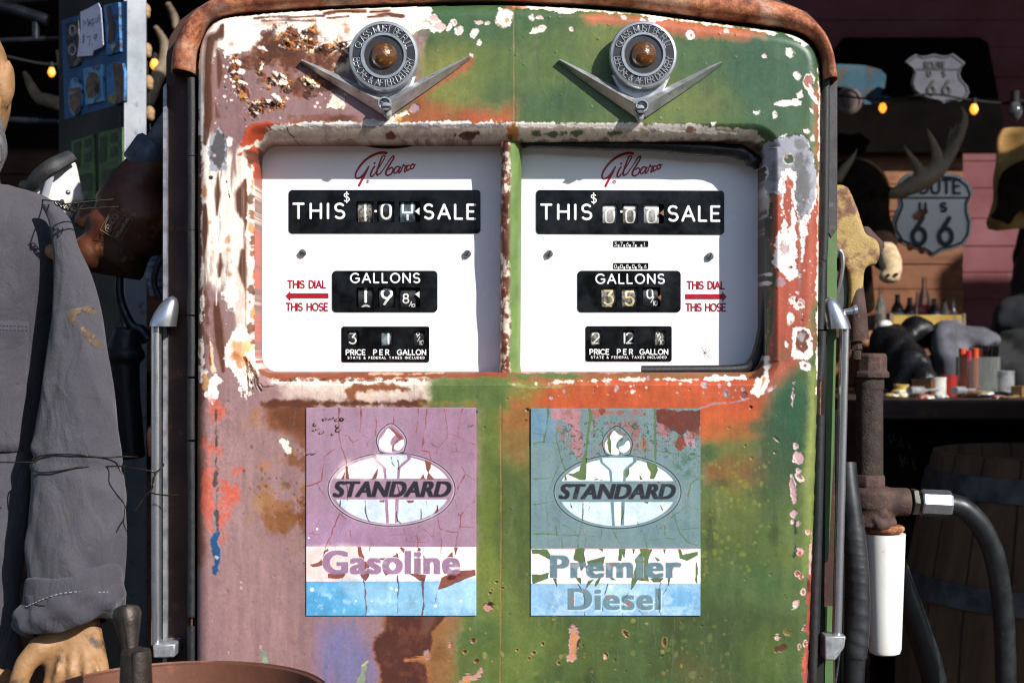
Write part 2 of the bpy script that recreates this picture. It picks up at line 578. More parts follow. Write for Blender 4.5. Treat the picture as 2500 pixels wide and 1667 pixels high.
class Painter:
    """a grid of paint colour, gloss and relief; all coordinates in the units of X, Y"""
    def __init__(s, xs, ys, base, ns=1.0, seed=5):
        u = ns
        s.xs = np.asarray(xs, float); s.ys = np.asarray(ys, float)
        s.X, s.Y = np.meshgrid(s.xs, s.ys)
        s.col = np.zeros(s.X.shape + (3,)); s.col[:] = C(base)
        s.rgh = np.zeros(s.X.shape)
        s.rel = np.zeros(s.X.shape)
        s.u = 1.0
        X, Y = s.X, s.Y
        s.n = {
            'rag': fbm(X, Y, 26 * u, 5, seed, 1.0, .74), 'fine': fbm(X, Y, 6 * u, 3, seed + 50, 1, .75),
            'med': fbm(X, Y, 70 * u, 5, seed + 90), 'big': fbm(X, Y, 260 * u, 4, seed + 130),
            'streak': fbm(X, Y, 14 * u, 4, seed + 170, 9.0, .6), 'hstreak': fbm(X, Y, 160 * u, 4, seed + 210, .07, .6),
            'rag2': fbm(X, Y, 34 * u, 6, seed + 250, 1.0, .74)}
        s.cnt = 0
    def win(s, x0, y0, x1, y1, m):
        i0, i1 = np.searchsorted(s.xs, [x0 - m, x1 + m]); j0, j1 = np.searchsorted(s.ys, [y0 - m, y1 + m])
        return (slice(j0, j1), slice(i0, i1))
    def noise(s, key, sl):
        a = s.n[key]
        s.cnt += 1
        k = (s.cnt * 37) % 211
        if key in ('rag', 'fine', 'rag2'):
            J = (np.arange(*sl[0].indices(a.shape[0])) + k) % a.shape[0]
            I = (np.arange(*sl[1].indices(a.shape[1])) + 2 * k) % a.shape[1]
            return a[np.ix_(J, I)]
        return a[sl]
    def put(s, sl, sd, color, soft=2, amp=6, nzk='rag', op=1.0, h=0, rough=None, jit=.08, jk='rag2'):
        soft *= s.u; amp *= s.u
        if sd.size == 0: return
        q = sd + amp * s.noise(nzk, sl)
        m = np.clip(.5 - q / soft, 0, 1)
        m = m * m * (3 - 2 * m) * op
        c = np.array(C(color) if isinstance(color, str) else color)
        j = 1 + jit * s.n[jk][sl]
        s.col[sl] = s.col[sl] * (1 - m[..., None]) + (c * j[..., None]) * m[..., None]
        if h: s.rel[sl] += m * h * s.u
        if rough is not None: s.rgh[sl] = s.rgh[sl] * (1 - m) + rough * m
        return m
    def poly(s, pts, color, **k):
        P = np.array(pts, float); mg = (k.get('soft', 2) + 2 * k.get('amp', 6) + 2) * s.u
        sl = s.win(P[:, 0].min(), P[:, 1].min(), P[:, 0].max(), P[:, 1].max(), mg)
        return s.put(sl, sd_poly(s.X[sl], s.Y[sl], P), color, **k)
    def line(s, pts, w, color, **k):
        P = np.array(pts, float); mg = np.max(w) / 2 + (k.get('soft', 2) + 2 * k.get('amp', 6) + 2) * s.u
        sl = s.win(P[:, 0].min(), P[:, 1].min(), P[:, 0].max(), P[:, 1].max(), mg)
        return s.put(sl, sd_line(s.X[sl], s.Y[sl], P, w), color, **k)
    def ell(s, cx, cy, rx, ry, color, rot=0, **k):
        mg = (k.get('soft', 2) + 2 * k.get('amp', 6) + 2) * s.u; R = max(rx, ry)
        sl = s.win(cx - R, cy - R, cx + R, cy + R, mg)
        x = s.X[sl] - cx; y = s.Y[sl] - cy
        a = math.radians(rot); x, y = x * math.cos(a) + y * math.sin(a), -x * math.sin(a) + y * math.cos(a)
        q = np.hypot(x / rx, y / ry)
        return s.put(sl, (q - 1) * min(rx, ry), color, **k)
    def all(s, color, thr, key='rag', soft=.15, op=1.0, region=None, **k):
        """patches all over (or inside a window) where the noise exceeds thr"""
        sl = s.win(*region, 0) if region else (slice(None), slice(None))
        m = np.clip((s.n[key][sl] - thr) / soft + .5, 0, 1) * op
        if region:                              # fade at the window's border
            x0, y0, x1, y1 = region
            X, Y = s.X[sl], s.Y[sl]
            ed = np.minimum(np.minimum(X - x0, x1 - X), np.minimum(Y - y0, y1 - Y))
            m = m * np.clip(ed / (.25 * min(x1 - x0, y1 - y0)), 0, 1)
        c = np.array(C(color))
        s.col[sl] = s.col[sl] * (1 - m[..., None]) + c * m[..., None]
    def chip(s, cx, cy, rx, ry, rot=0, fill='#d9bdb2', rim='#e6d2c6', amp=5, h=-1.2, shadow=True):
        """a small spot where the top coat has flaked: pale edge, inner colour, real step"""
        s.ell(cx, cy, rx + 1.6, ry + 1.6, rim, rot=rot, amp=amp, soft=2, h=0)
        s.ell(cx, cy, rx, ry, fill, rot=rot, amp=amp, soft=1.6, h=h, rough=.8)
    def specks(s, n, x0, y0, x1, y1, rmin, rmax, colors, seed, op=1, amp=1.5, soft=1.5, h=-.5):
        r = random.Random(seed)
        for k in range(n):
            rr = rmin + (rmax - rmin) * r.random() ** 2.2
            s.ell(r.uniform(x0, x1), r.uniform(y0, y1), rr, rr * r.uniform(.6, 1.5), r.choice(colors), amp=amp, soft=soft, op=op, h=h)
    def stamp(s, mask, color, op=1.0, jit=.06, h=0):
        m = mask * op
        c = np.array(C(color)); j = 1 + jit * s.n['rag2']
        s.col = s.col * (1 - m[..., None]) + (c * j[..., None]) * m[..., None]
        if h: s.rel += m * h * s.u
    def raster_text(s, txt, x0, x1, ybase, ytop, bold=0.0, shear=0.0, space=1.0, cap='H'):
        """words drawn between x0 and x1, capitals from ybase up to ytop (y down)"""
        v, f = text_mesh(txt, 0, shear, space)
        vc, _ = text_mesh(cap, 0, 0)
        x0 += bold; x1 -= bold; ybase -= bold * .35; ytop += bold * .35
        ch0, ch1 = vc[:, 1].min(), vc[:, 1].max()
        xs = x0 + (v[:, 0] - v[:, 0].min()) / (v[:, 0].max() - v[:, 0].min()) * (x1 - x0)
        ys = ybase - (v[:, 1] - ch0) / (ch1 - ch0) * (ybase - ytop)
        m = np.zeros(s.X.shape)
        dx = s.xs[1] - s.xs[0]; dy = s.ys[1] - s.ys[0]
        for ox in (-.25, .25):
            for oy in (-.25, .25):
                mm = np.zeros(s.X.shape, bool)
                for a, b, c in f:
                    tx = xs[[a, b, c]]; ty = ys[[a, b, c]]
                    sl = s.win(tx.min(), ty.min(), tx.max(), ty.max(), dx)
                    X = s.X[sl] + ox * dx; Y = s.Y[sl] + oy * dy
                    dd = (ty[1] - ty[2]) * (tx[0] - tx[2]) + (tx[2] - tx[1]) * (ty[0] - ty[2])
                    if abs(dd) < 1e-9: continue
                    l0 = ((ty[1] - ty[2]) * (X - tx[2]) + (tx[2] - tx[1]) * (Y - ty[2])) / dd
                    l1 = ((ty[2] - ty[0]) * (X - tx[2]) + (tx[0] - tx[2]) * (Y - ty[2])) / dd
                    mm[sl] |= (l0 >= -1e-6) & (l1 >= -1e-6) & (l0 + l1 <= 1 + 1e-6)
                m += mm * .25
        if bold:
            o = m.copy(); nx = bold / dx; ny = bold * .35 / dy
            for a in (-1, -.5, 0, .5, 1):
                for q in (-1, -.5, 0, .5, 1):
                    fx, fy = a * nx, q * ny; ix, iy = int(math.floor(fx)), int(math.floor(fy)); wx, wy = fx - ix, fy - iy
                    r2 = lambda i, j: np.roll(np.roll(m, i, 1), j, 0)
                    o = np.maximum(o, (r2(ix, iy) * (1 - wx) + r2(ix + 1, iy) * wx) * (1 - wy) + (r2(ix, iy + 1) * (1 - wx) + r2(ix + 1, iy + 1) * wx) * wy)
            m = o
        return m

def grid_mesh(name, P3, keep, col, mat, parent, extra_v=None, extra_f=None, extra_c=None):
    """P3: (n,m,3) world points, keep: (n-1,m-1) faces; unused points dropped; colour attribute 'paint' (rgb + roughness)"""
    n, m = P3.shape[:2]
    idx = np.arange(n * m).reshape(n, m)
    q = np.stack([idx[:-1, :-1], idx[1:, :-1], idx[1:, 1:], idx[:-1, 1:]], -1)[keep]
    used = np.zeros(n * m, bool); used[q.ravel()] = True
    rm = np.cumsum(used) - 1
    v = P3.reshape(-1, 3)[used]; c = col.reshape(-1, 4)[used]; q = rm[q]
    # boundary skirt
    nv0 = len(v)
    if extra_v is not None:
        q2 = [tuple(x) for x in q]
    org = np.array(ORG[parent.name])
    me = bpy.data.meshes.new(name)
    ev, ef, ec = [], [], []
    if extra_f == 'skirt':
        e = np.concatenate([q[:, [0, 1]], q[:, [1, 2]], q[:, [2, 3]], q[:, [3, 0]]])
        key = np.minimum(e[:, 0], e[:, 1]).astype(np.int64) * len(v) + np.maximum(e[:, 0], e[:, 1])
        u_, first, cntk = np.unique(key, return_index=True, return_counts=True)
        be = e[first[cntk == 1]]
        bvs = np.unique(be)
        mp = {int(b): nv0 + i for i, b in enumerate(bvs)}
        nvp = v[bvs].copy(); nvp[:, 1] = np.maximum(nvp[:, 1] + .004, extra_v(nvp))
        cs = c[bvs].copy()
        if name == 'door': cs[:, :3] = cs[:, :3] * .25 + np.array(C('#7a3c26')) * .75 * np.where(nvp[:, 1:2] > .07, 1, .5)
        v = np.concatenate([v, nvp]); c = np.concatenate([c, cs])
        fs = np.array([(b, a, mp[int(a)], mp[int(b)]) for a, b in be])
        q = np.concatenate([q, fs])
    v = v - org
    me.vertices.add(len(v)); me.vertices.foreach_set('co', v.astype(np.float32).ravel())
    me.loops.add(len(q) * 4); me.loops.foreach_set('vertex_index', q.astype(np.int32).ravel())
    me.polygons.add(len(q)); me.polygons.foreach_set('loop_start', np.arange(0, len(q) * 4, 4, dtype=np.int32))
    me.update(calc_edges=True); me.validate()
    me.polygons.foreach_set('use_smooth', [True] * len(me.polygons))
    at = me.attributes.new('paint', 'FLOAT_COLOR', 'POINT')
    at.data.foreach_set('color', np.clip(c, 0, 1).astype(np.float32).ravel())
    me.materials.append(mat)
    o = bpy.data.objects.new(name, me)
    COL.objects.link(o); o.parent = parent
    ORG[o.name] = Vector(org)
    return o
# ------------------------------------------------------------------ ground, shop walls and roof (the shade behind the pump)
def struct(o, kind='structure'):
    o['kind'] = kind; return o
g = MB(); g.add([(-150, -150, 0), (150, -150, 0), (150, 150, 0), (-150, 150, 0)], [(0, 1, 2, 3)])
struct(g.build('ground', M('dusty_ground', '#4c4844', '#3c3a38', .95, 0, 3, .35, .7, .4, 60, .01, '#5a5048', 14, .6, .75), smooth=None))
def boards(name, label, cat, mat, x0, x1, y0, y1, d, bh, gap=.004, depth=.02, seed=1):
    """wall of level boards covering photo pixels at depth d"""
    a = W(x0, y0, d); b = W(x1, y1, d); r = random.Random(seed); g = MB(); z = b.z
    g.box(a.x, b.x, d + .006, d + depth + .01, b.z, a.z)
    while z < a.z:
        h = min(bh * r.uniform(.9, 1.1), a.z - z)
        if h > gap * 2: g.box(a.x + r.uniform(0, .003), b.x, d + r.uniform(0, .003), d + depth, z, z + h - gap)
        z += h
    o = g.build(name, mat, bevel=.0015); return setp(o, label, cat)
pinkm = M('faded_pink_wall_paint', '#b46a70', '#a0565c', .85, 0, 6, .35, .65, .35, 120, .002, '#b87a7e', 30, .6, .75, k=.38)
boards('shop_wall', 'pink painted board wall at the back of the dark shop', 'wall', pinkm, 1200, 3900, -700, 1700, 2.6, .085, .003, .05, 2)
boards('shop_wall', 'board wall left of the pump, coloured black for the shade', 'wall', M('shade_black_boards', '#1c1210', '#120c0b', .9, 0, 6, k=.4, spec=.05), -900, 1190, -700, 1700, 2.6, .12, .003, .05, 4)  # left wall coloured near-black to stand for the deep shade there
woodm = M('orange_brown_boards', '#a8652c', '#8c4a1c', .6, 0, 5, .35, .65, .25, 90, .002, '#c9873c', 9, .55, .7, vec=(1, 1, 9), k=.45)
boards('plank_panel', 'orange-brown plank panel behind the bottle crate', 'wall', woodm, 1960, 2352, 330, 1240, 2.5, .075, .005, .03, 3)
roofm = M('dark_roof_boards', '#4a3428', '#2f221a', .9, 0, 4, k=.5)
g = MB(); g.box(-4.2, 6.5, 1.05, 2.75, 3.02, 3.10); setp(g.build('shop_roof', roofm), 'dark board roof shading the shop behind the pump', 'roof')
dk = M('dark_side_wall', '#241a16', '#181210', .9, 0, 4, k=.5)
for nm, x, lb in (('side_wall', -3.0, 'dark side wall closing the shop on the left'), ('side_wall', 5.4, 'dark side wall closing the shop far to the right')):
    g = MB(); g.box(x - .05, x + .05, 1.2, 2.55, 0, 3.01); setp(g.build(nm, dk), lb, 'wall')
# boards hung high in the gloom
g = MB(); g.pprism([(2040, 120), (2060, 92), (2390, 92), (2412, 105), (2450, 300), (2440, 372), (1900, 372), (1900, 120)], 2.44, 2.47); setp(g.build('wall_board', M('black_painted_board', '#120d0b', '#0b0908', .9, 0, 6, k=.6, spec=.05)), 'black board on the wall behind the upper shield sign', 'board')

# unseen blockers added to shade the shop, behind the camera, at right and overhead
g = MB(); g.box(-25, 25, -26, -20, 0, 4.0); setp(g.build('sky_blocker', M('brown_plaster', '#5a4a3e', '#4a3c32', .9, 0, 2)), 'unseen long brown block added behind the viewer to hold back low sky', 'sky_block')  # added out of view to hold back low sky light
g = MB(); g.box(.98, 2.9, .25, .62, 0, 1.70); setp(g.build('shade_box', dk, bevel=.01), 'unseen tall dark block added right of the pump to shade the counter front', 'shade_caster')  # invented block out of view, shades the barrel and counter front
g = MB(); g.box(3.02, 4.4, .5, .6, 0, 3.0); setp(g.build('shade_panel', dk, bevel=.01), 'unseen dark panel added far right to shade the lower pink wall', 'shade_panel')  # invented upright out of view, shades the lower pink wall
g = MB(); g.box(-4.2, 1.0, .72, 1.04, 2.30, 2.36); setp(g.build('shade_slab', roofm), 'unseen low dark slab added to shade the shop left of the pump', 'shade_slab')  # unseen slab added to keep sun off the left antlers and wall
g = MB(); hp = [(1.15, 3.0), (2.15, 3.0), (2.15, 2.2), (2.0, 2.2), (1.95, 2.28), (1.87, 2.28), (1.80, 2.08), (1.15, 2.08)]; g.prism([Vector((x, .88, z)) for x, z in hp], [Vector((x, .92, z)) for x, z in hp]); setp(g.build('shade_board', dk), 'unseen dark board shaped to shade the antlers and lower shield sign', 'board')  # unseen occluder, outline cut to shade the antlers and part of the sign
g = MB(); g.box(1.003, 2.3, .72, 1.04, 2.34, 2.40); setp(g.build('shade_slab', roofm), 'unseen low dark slab added to dim sky light over the counter', 'shade_slab')  # unseen slab added to cut sky light on the back wall
# ------------------------------------------------------------------ the pump's door: shape and worn paint
DOOR_OUT = spline([(476, 1150), (477, 600), (478, 260), (479, 160), (484, 110), (500, 70), (530, 44), (600, 32), (760, 20), (1000, 11), (1250, 8), (1500, 21),
                   (1700, 45), (1850, 64), (1930, 77), (1976, 98), (2000, 132), (2008, 190), (2008, 300), (2004, 600), (2002, 900), (1994, 1200), (1983, 1500), (1972, 1800)], 6)
DOOR_OUT = [(476, 3400), (476, 1900)] + [tuple(p) for p in DOOR_OUT] + [(1960, 2100), (1930, 3400)]
LIP = (616, 338, 1874, 910, 40)

def paint_door(p):
    X, Y = p.X, p.Y
    n = p.n
    mauve, green, orange, red, cream, dbrown = '#937372', '#53693c', '#b4532f', '#a8503c', '#fff3e4', '#59301f'
    p.col[:] = C('#937170')
    # broad sprayed fields (soft)
    up = np.clip((760 - Y) / 500, 0, 1)[..., None]
    p.col = p.col * (1 - up) + np.array(C('#8d6b6a')) * up
    kw = dict(amp=14, nzk='med')
    p.poly([(1042, -40), (1050, 60), (1040, 130), (1038, 200), (1000, 235), (975, 270), (940, 310), (1040, 345), (2100, 345), (2100, -40)], green, soft=5, amp=8, nzk='rag')
    p.poly([(1240, 330), (2060, 330), (2060, 1800), (1240, 1800)], '#4f6438', soft=20, amp=8)
    p.poly([(1030, 930), (1075, 905), (1300, 900), (1300, 1720), (1085, 1720), (1105, 1500), (1165, 1400), (1165, 1000), (1060, 990)], '#61703a', soft=60, **kw)
    # green top: deep and yellow clouds
    sf = dict(soft=80, amp=26, nzk='med')
    p.ell(1150, 55, 150, 45, '#476a45', op=.9, **sf)
    p.ell(1100, 185, 80, 80, '#7d7f3f', op=.9, **sf)
    p.ell(1190, 160, 60, 60, '#66763c', op=.8, **sf)
    p.ell(1330, 170, 110, 80, '#64793f', op=.7, **sf)
    p.ell(1345, 250, 90, 30, '#395a3c', op=.7, **sf)
    p.ell(1480, 90, 70, 50, '#7b823f', op=.55, **sf)
    p.ell(1650, 250, 130, 50, '#7a8344', op=.55, **sf)
    p.ell(1750, 130, 120, 60, '#4a6a41', op=.7, **sf)
    p.ell(1900, 180, 110, 130, '#386045', op=.85, **sf)
    p.ell(1900, 290, 100, 40, '#4a6b48', op=.7, **sf)
    p.ell(1580, 300, 90, 25, '#6f7f3c', op=.6, **sf)
    p.poly([(985, 280), (1020, 240), (1120, 265), (1256, 250), (1256, 330), (960, 330)], '#9a5730', soft=55, amp=18, nzk='med', op=.95)
    p.poly([(1140, 275), (1256, 270), (1256, 330), (1100, 330)], '#a5502f', soft=40, amp=14, nzk='med', op=.8)
    p.line([(1020, 230), (1080, 195), (1140, 160), (1148, 148)], 22, '#a35a3c', soft=22, amp=6, op=.85)
    p.poly([(1420, 34), (1600, 42), (1760, 62), (1880, 76), (1862, 94), (1760, 92), (1660, 84), (1560, 60), (1440, 58)], '#b8603f', soft=26, amp=9, nzk='rag', op=.95)
    p.poly([(1985, 230), (2012, 180), (2014, 520), (1990, 520), (1996, 380)], '#a8573a', soft=20, amp=8, op=.85)
    # red sweep right of the dials and under them
    p.poly([(1872, 470), (1950, 430), (2010, 480), (2010, 700), (1985, 760), (1975, 850), (1960, 890), (1905, 955), (1850, 1000), (1700, 1000), (1500, 1000), (1330, 1010), (1235, 995), (1270, 925), (1500, 915), (1780, 915), (1868, 860)], '#a9503a', soft=40, amp=14, nzk='med')
    p.poly([(1240, 940), (1420, 905), (1860, 905), (1880, 960), (1900, 1010), (1870, 1055), (1780, 1075), (1700, 1082), (1620, 1045), (1400, 1020), (1290, 1040), (1230, 1040)], '#b9532c', soft=46, amp=16, nzk='med', op=.95)
    p.poly([(1708, 1000), (1850, 1000), (1880, 1030), (1840, 1062), (1708, 1075)], '#bd5a30', soft=40, amp=12, nzk='med', op=.8)
    p.poly([(1220, 990), (1300, 1000), (1300, 1200), (1225, 1120)], '#8a6434', soft=60, amp=16, nzk='med', op=.8)
    p.poly([(1180, 1100), (1300, 1150), (1300, 1420), (1170, 1420)], '#566634', soft=60, amp=16, nzk='med', op=.9)
    p.poly([(1170, 1000), (1215, 1000), (1215, 1400), (1175, 1400)], '#6b7a34', soft=30, amp=12, nzk='med', op=.7)
    p.ell(1000 + 200, 1440, 40, 120, '#7c8438', op=.6, **sf)
    p.poly([(1708, 1125), (1880, 1110), (1890, 1170), (1800, 1190), (1708, 1195)], '#7f5530', soft=46, amp=16, nzk='med', op=.9)
    p.ell(1800, 1085, 70, 26, '#6f6c34', op=.7, **sf)
    p.ell(1925, 1020, 60, 130, '#2f5a3f', op=.95, **sf)
    p.ell(1900, 1180, 40, 90, '#44583a', op=.8, **sf)
    p.poly([(1978, 900), (2000, 900), (1992, 1400), (1962, 1400), (1958, 1200), (1972, 1000)], '#87904a', soft=26, amp=6, op=.9)
    p.ell(1930, 1350, 50, 120, '#6d7c40', op=.75, **sf)
    p.ell(1880, 1420, 60, 40, '#4d6a3c', op=.8, **sf)
    p.ell(1770, 1240, 80, 60, '#74763a', op=.6, **sf)
    p.ell(1770, 1330, 110, 60, '#5c6c37', op=.6, **sf)
    p.ell(1780, 1550, 130, 100, '#455530', op=.85, **sf)
    p.ell(1880, 1600, 60, 60, '#5f7236', op=.7, **sf)
    p.ell(1640, 1580, 110, 80, '#4b5a30', op=.7, **sf)
    p.ell(1700, 1640, 40, 30, '#5e4a30', op=.6, **sf)
    p.ell(1430, 1600, 120, 70, '#56652f', op=.7, **sf)
    p.ell(1290, 1590, 60, 90, '#70803a', op=.6, **sf)
    p.ell(1180, 1540, 60, 40, '#4f6b38', op=.8, **sf)
    p.ell(1230, 950, 80, 25, '#6d7a38', op=.9, **sf)
    p.poly([(1040, 935), (1240, 925), (1240, 1000), (1165, 1000), (1040, 990)], '#5f743c', soft=28, amp=10, nzk='med', op=.9)
    for (x, y, rx, ry) in ((1735, 1290, 12, 55), (1440, 1650, 14, 22), (1365, 1640, 10, 28), (1500, 1590, 24, 10), (1890, 1300, 12, 40), (1760, 1180, 30, 10)):
        p.ell(x, y, rx, ry, '#38492a', soft=14, amp=5, op=.55)
    # fine tonal life in every coat
    p.col *= (1 + .10 * n['med'] + .06 * n['rag2'] + .05 * n['streak'])[..., None]
    # ---------------- left side: mauve, primer, rust
    # lower mauve: sun-bleached, vertical wipes
    p.ell(600, 1250, 120, 300, '#9c7a78', soft=160, amp=30, nzk='med', op=.5)
    p.ell(560, 1500, 100, 160, '#987474', soft=120, amp=30, nzk='med', op=.6)
    p.all('#a6827e', .35, 'streak', soft=.9, op=.4, region=(480, 950, 760, 1720))
    p.all('#7c6a98', .1, 'streak', soft=.8, op=.75, region=(750, 1500, 945, 1740))
    p.ell(830, 1580, 55, 75, '#70749a', soft=60, amp=24, nzk='streak', op=.6)
    p.ell(870, 1640, 50, 60, '#686c92', soft=50, amp=20, nzk='streak', op=.6)
    p.line([(860, 1520), (800, 1600), (790, 1680)], 14, '#566698', soft=24, amp=12, nzk='streak', op=.35)
    # pale overspray under the left window
    p.poly([(660, 928), (1045, 922), (1040, 975), (930, 990), (800, 985), (700, 972)], '#dcc2b2', soft=46, amp=16, nzk='rag', op=.85)
    p.poly([(700, 928), (1040, 922), (1035, 950), (860, 958), (740, 950)], '#f0dccb', soft=24, amp=12, op=.8)
    p.line([(862, 988), (857, 960), (872, 946), (935, 944), (1000, 950)], (20, 26, 26, 12), '#8a5232', soft=9, amp=7)
    p.line([(905, 985), (890, 970), (905, 958)], 14, '#d9b9a0', soft=8, amp=5, op=.8)
    # brown water stains beside the left sticker
    st = dict(soft=14, amp=13, nzk='rag')
    p.poly([(643, 1000), (668, 984), (770, 984), (770, 1096), (742, 1088), (718, 1068), (690, 1058), (660, 1048), (646, 1030)], '#7c4a30', soft=26, amp=10, nzk='rag2')
    p.poly([(660, 1004), (690, 992), (770, 990), (770, 1080), (735, 1060), (700, 1045), (668, 1030)], '#623720', soft=24, amp=10, op=.85)
    p.line([(640, 986), (700, 984), (900, 985), (1030, 984)], 14, '#5b3020', soft=10, amp=8)
    p.line([(1030, 986), (1165, 984)], 10, '#7c6a35', soft=10, amp=6, op=.8)
    for (x, y, rx, ry, c, o) in ((622, 1010, 16, 20, '#a06c48', .8), (626, 1035, 24, 10, '#a87850', .6), (700, 1130, 12, 8, '#9c6840', .8), (640, 1140, 16, 18, '#a9774f', .7),
                              (720, 1120, 14, 16, '#80502e', .9), (745, 1120, 12, 34, '#7a4a2c', .9), (650, 1215, 20, 34, '#9a683c', .85), (630, 1230, 16, 22, '#a97c54', .6),
                              (655, 1270, 14, 24, '#8c5830', .9), (700, 1265, 25, 34, '#80502a', .95), (690, 1240, 20, 14, '#95623a', .8), (742, 1260, 15, 46, '#6f3f22', 1), (700, 1183, 13, 9, '#7c4a2c', .9),
                              (745, 1190, 10, 26, '#8a542c', .9), (668, 1290, 10, 12, '#8c5830', .8), (610, 1265, 14, 14, '#a97c54', .45)):
        p.ell(x, y, rx, ry, c, op=o, **st)
    p.specks(90, 590, 1090, 745, 1300, .8, 4.5, ('#8c5a34', '#a06c40', '#7a4a30'), 3, op=.8, amp=2)
    p.all('#87695f', .3, 'streak', soft=.6, op=.55, region=(590, 1270, 760, 1370))
    p.chip(697, 1086, 10, 13, 20, '#efdfcb', '#9a6a50', 5); p.chip(690, 1075, 7, 6, 0, '#ead9c5', '#9a6a50', 4); p.chip(705, 1097, 8, 8, 0, '#efdfcb', '#9a6a50', 4)
    # left rolled edge
    p.poly([(468, 150), (492, 150), (503, 300), (500, 700), (500, 975), (468, 975)], '#7a4a36', soft=10, amp=9, nzk='rag')
    p.poly([(468, 960), (494, 960), (500, 1100), (500, 1330), (490, 1380), (468, 1380)], '#6f3f22', soft=26, amp=9, nzk='rag2', op=.9)
    # bleached, streaky primer down the left of the window
    p.poly([(500, 330), (560, 372), (600, 380), (622, 400), (622, 905), (575, 800), (562, 700), (545, 690), (492, 700), (490, 420)], '#e8d5c6', soft=34, amp=20, nzk='streak')
    p.poly([(500, 345), (520, 380), (548, 400), (552, 480), (545, 560), (536, 690), (500, 690), (498, 420)], '#fbeedd', soft=16, amp=12, nzk='streak')
    p.poly([(560, 400), (585, 440), (590, 560), (578, 640), (560, 640), (550, 560)], '#f8e9d8', soft=16, amp=12, nzk='streak')
    p.all('#a98a82', .25, 'streak', soft=.5, op=.75, region=(530, 380, 610, 760))
    p.ell(563, 705, 18, 62, '#fdf1e2', soft=4, amp=9)
    p.poly([(548, 540), (572, 560), (580, 640), (560, 630)], '#fbeedd', soft=6, amp=8)
    # primer across the top left
    p.poly([(478, 180), (482, 96), (505, 60), (560, 40), (700, 22), (860, 12), (1000, 6), (1050, 8), (1060, 38), (1088, 70), (1060, 79), (1035, 66), (1012, 80), (985, 100), (920, 60), (880, 84), (858, 122), (800, 128), (765, 124), (745, 112), (700, 92), (655, 92), (628, 118), (600, 132), (552, 132), (540, 118), (520, 135), (506, 210), (503, 330), (494, 430), (478, 430)], cream, soft=3, amp=9)
    p.all('#e2b48c', .42, 'rag2', soft=.3, op=.5, region=(520, 20, 1060, 130))
    p.poly([(668, 100), (700, 92), (750, 118), (850, 122), (870, 150), (850, 175), (790, 165), (720, 150)], '#e9c8a6', soft=16, amp=16, nzk='rag2', op=.9)
    for (x, y, rx, ry) in ((575, 108, 12, 5), (770, 112, 24, 9), (830, 112, 14, 20), (845, 72, 5, 10), (745, 92, 10, 14), (660, 58, 20, 5)):
        p.ell(x, y, rx, ry, '#b8703c', soft=8, amp=7, op=.7)
    p.ell(975, 90, 40, 24, '#d8b7a6', soft=24, amp=12, op=.7)
    # rust over the top edge
    for pts, w in (([(620, 44), (660, 40), (720, 42), (790, 38)], 12), ([(640, 52), (700, 50), (770, 50)], 6), ([(790, 32), (840, 27), (890, 28)], 10), ([(900, 42), (950, 34), (980, 40)], 11), ([(905, 28), (950, 26)], 8), ([(800, 44), (850, 40)], 7)):
        p.line(pts, w, '#7b452c', soft=7, amp=7, nzk='hstreak'); p.line(pts, np.array(w) * .5, '#59301f', soft=5, amp=5, op=.8)
    # main rust bloom, upper left
    rb = [(640, 84), (656, 72), (672, 66), (668, 94), (688, 80), (700, 62), (716, 72), (732, 84), (738, 102), (752, 76), (770, 62), (772, 84), (752, 108), (748, 124), (800, 134), (858, 132), (842, 150), (815, 160), (810, 190), (822, 215), (800, 220), (772, 226), (740, 236), (716, 228), (704, 206), (690, 172), (676, 156), (650, 164), (612, 170), (586, 158), (590, 140), (612, 126), (626, 110)]
    p.poly(rb, '#7d4c36', soft=12, amp=12, nzk='rag2', h=-.8, rough=.9)
    p.poly(rb, '#5c3222', soft=9, amp=20, nzk='rag', op=.9, rough=.9)
    p.all('#9b6a50', .28, 'rag2', soft=.35, op=.75, region=(590, 66, 850, 230))
    p.all('#3e2018', .38, 'rag', soft=.25, op=.6, region=(590, 60, 850, 240))
    for (x, y, rx, ry) in ((630, 178, 34, 14), (662, 215, 20, 12), (735, 175, 28, 16)):
        p.ell(x, y, rx, ry, '#93716e', soft=14, amp=12, op=.8)
    # curled flakes: dark undercut, rusty underside, pale paint face
    def flake(pts, n_, seed, w=9):
        r = random.Random(seed)
        P = spline(pts, n_)
        for q in P:
            x = q[0] + r.uniform(-7, 7); y = q[1] + r.uniform(-6, 6); a = r.uniform(-70, 60)
            p.ell(x - 2, y + 3, r.uniform(5, 11), r.uniform(3, 7), '#4a281a', rot=a, soft=4, amp=7, h=-.8)
            if r.random() < .7: p.ell(x, y, r.uniform(5, w + 3), r.uniform(2, 5), r.choice(('#b9743c', '#c98a4c', '#8c4f28', '#7a4024')), rot=a, soft=3, amp=7, h=.8)
            if r.random() < .45: p.ell(x + 3, y - 3, r.uniform(4, w), r.uniform(1.5, 4), r.choice(('#fbead2', '#f0d4b0', '#e9d6cc')), rot=a, soft=1.5, amp=7, h=1.2)
    flake([(575, 140), (583, 160), (574, 190), (588, 212), (590, 240)], 5, 1)
    flake([(655, 205), (672, 190), (690, 186), (660, 212)], 6, 2)
    flake([(742, 190), (752, 208), (768, 200), (752, 228)], 5, 3)
    flake([(616, 282), (622, 262), (650, 255), (672, 252), (684, 256)], 6, 4, 12)
    flake([(690, 118), (705, 106), (722, 112), (740, 100)], 5, 5)
    flake([(752, 98), (765, 118), (800, 120), (842, 108)], 6, 6, 12)
    flake([(642, 128), (640, 180), (690, 215), (700, 225)], 4, 7)
    flake([(685, 85), (732, 84), (770, 72)], 4, 8)
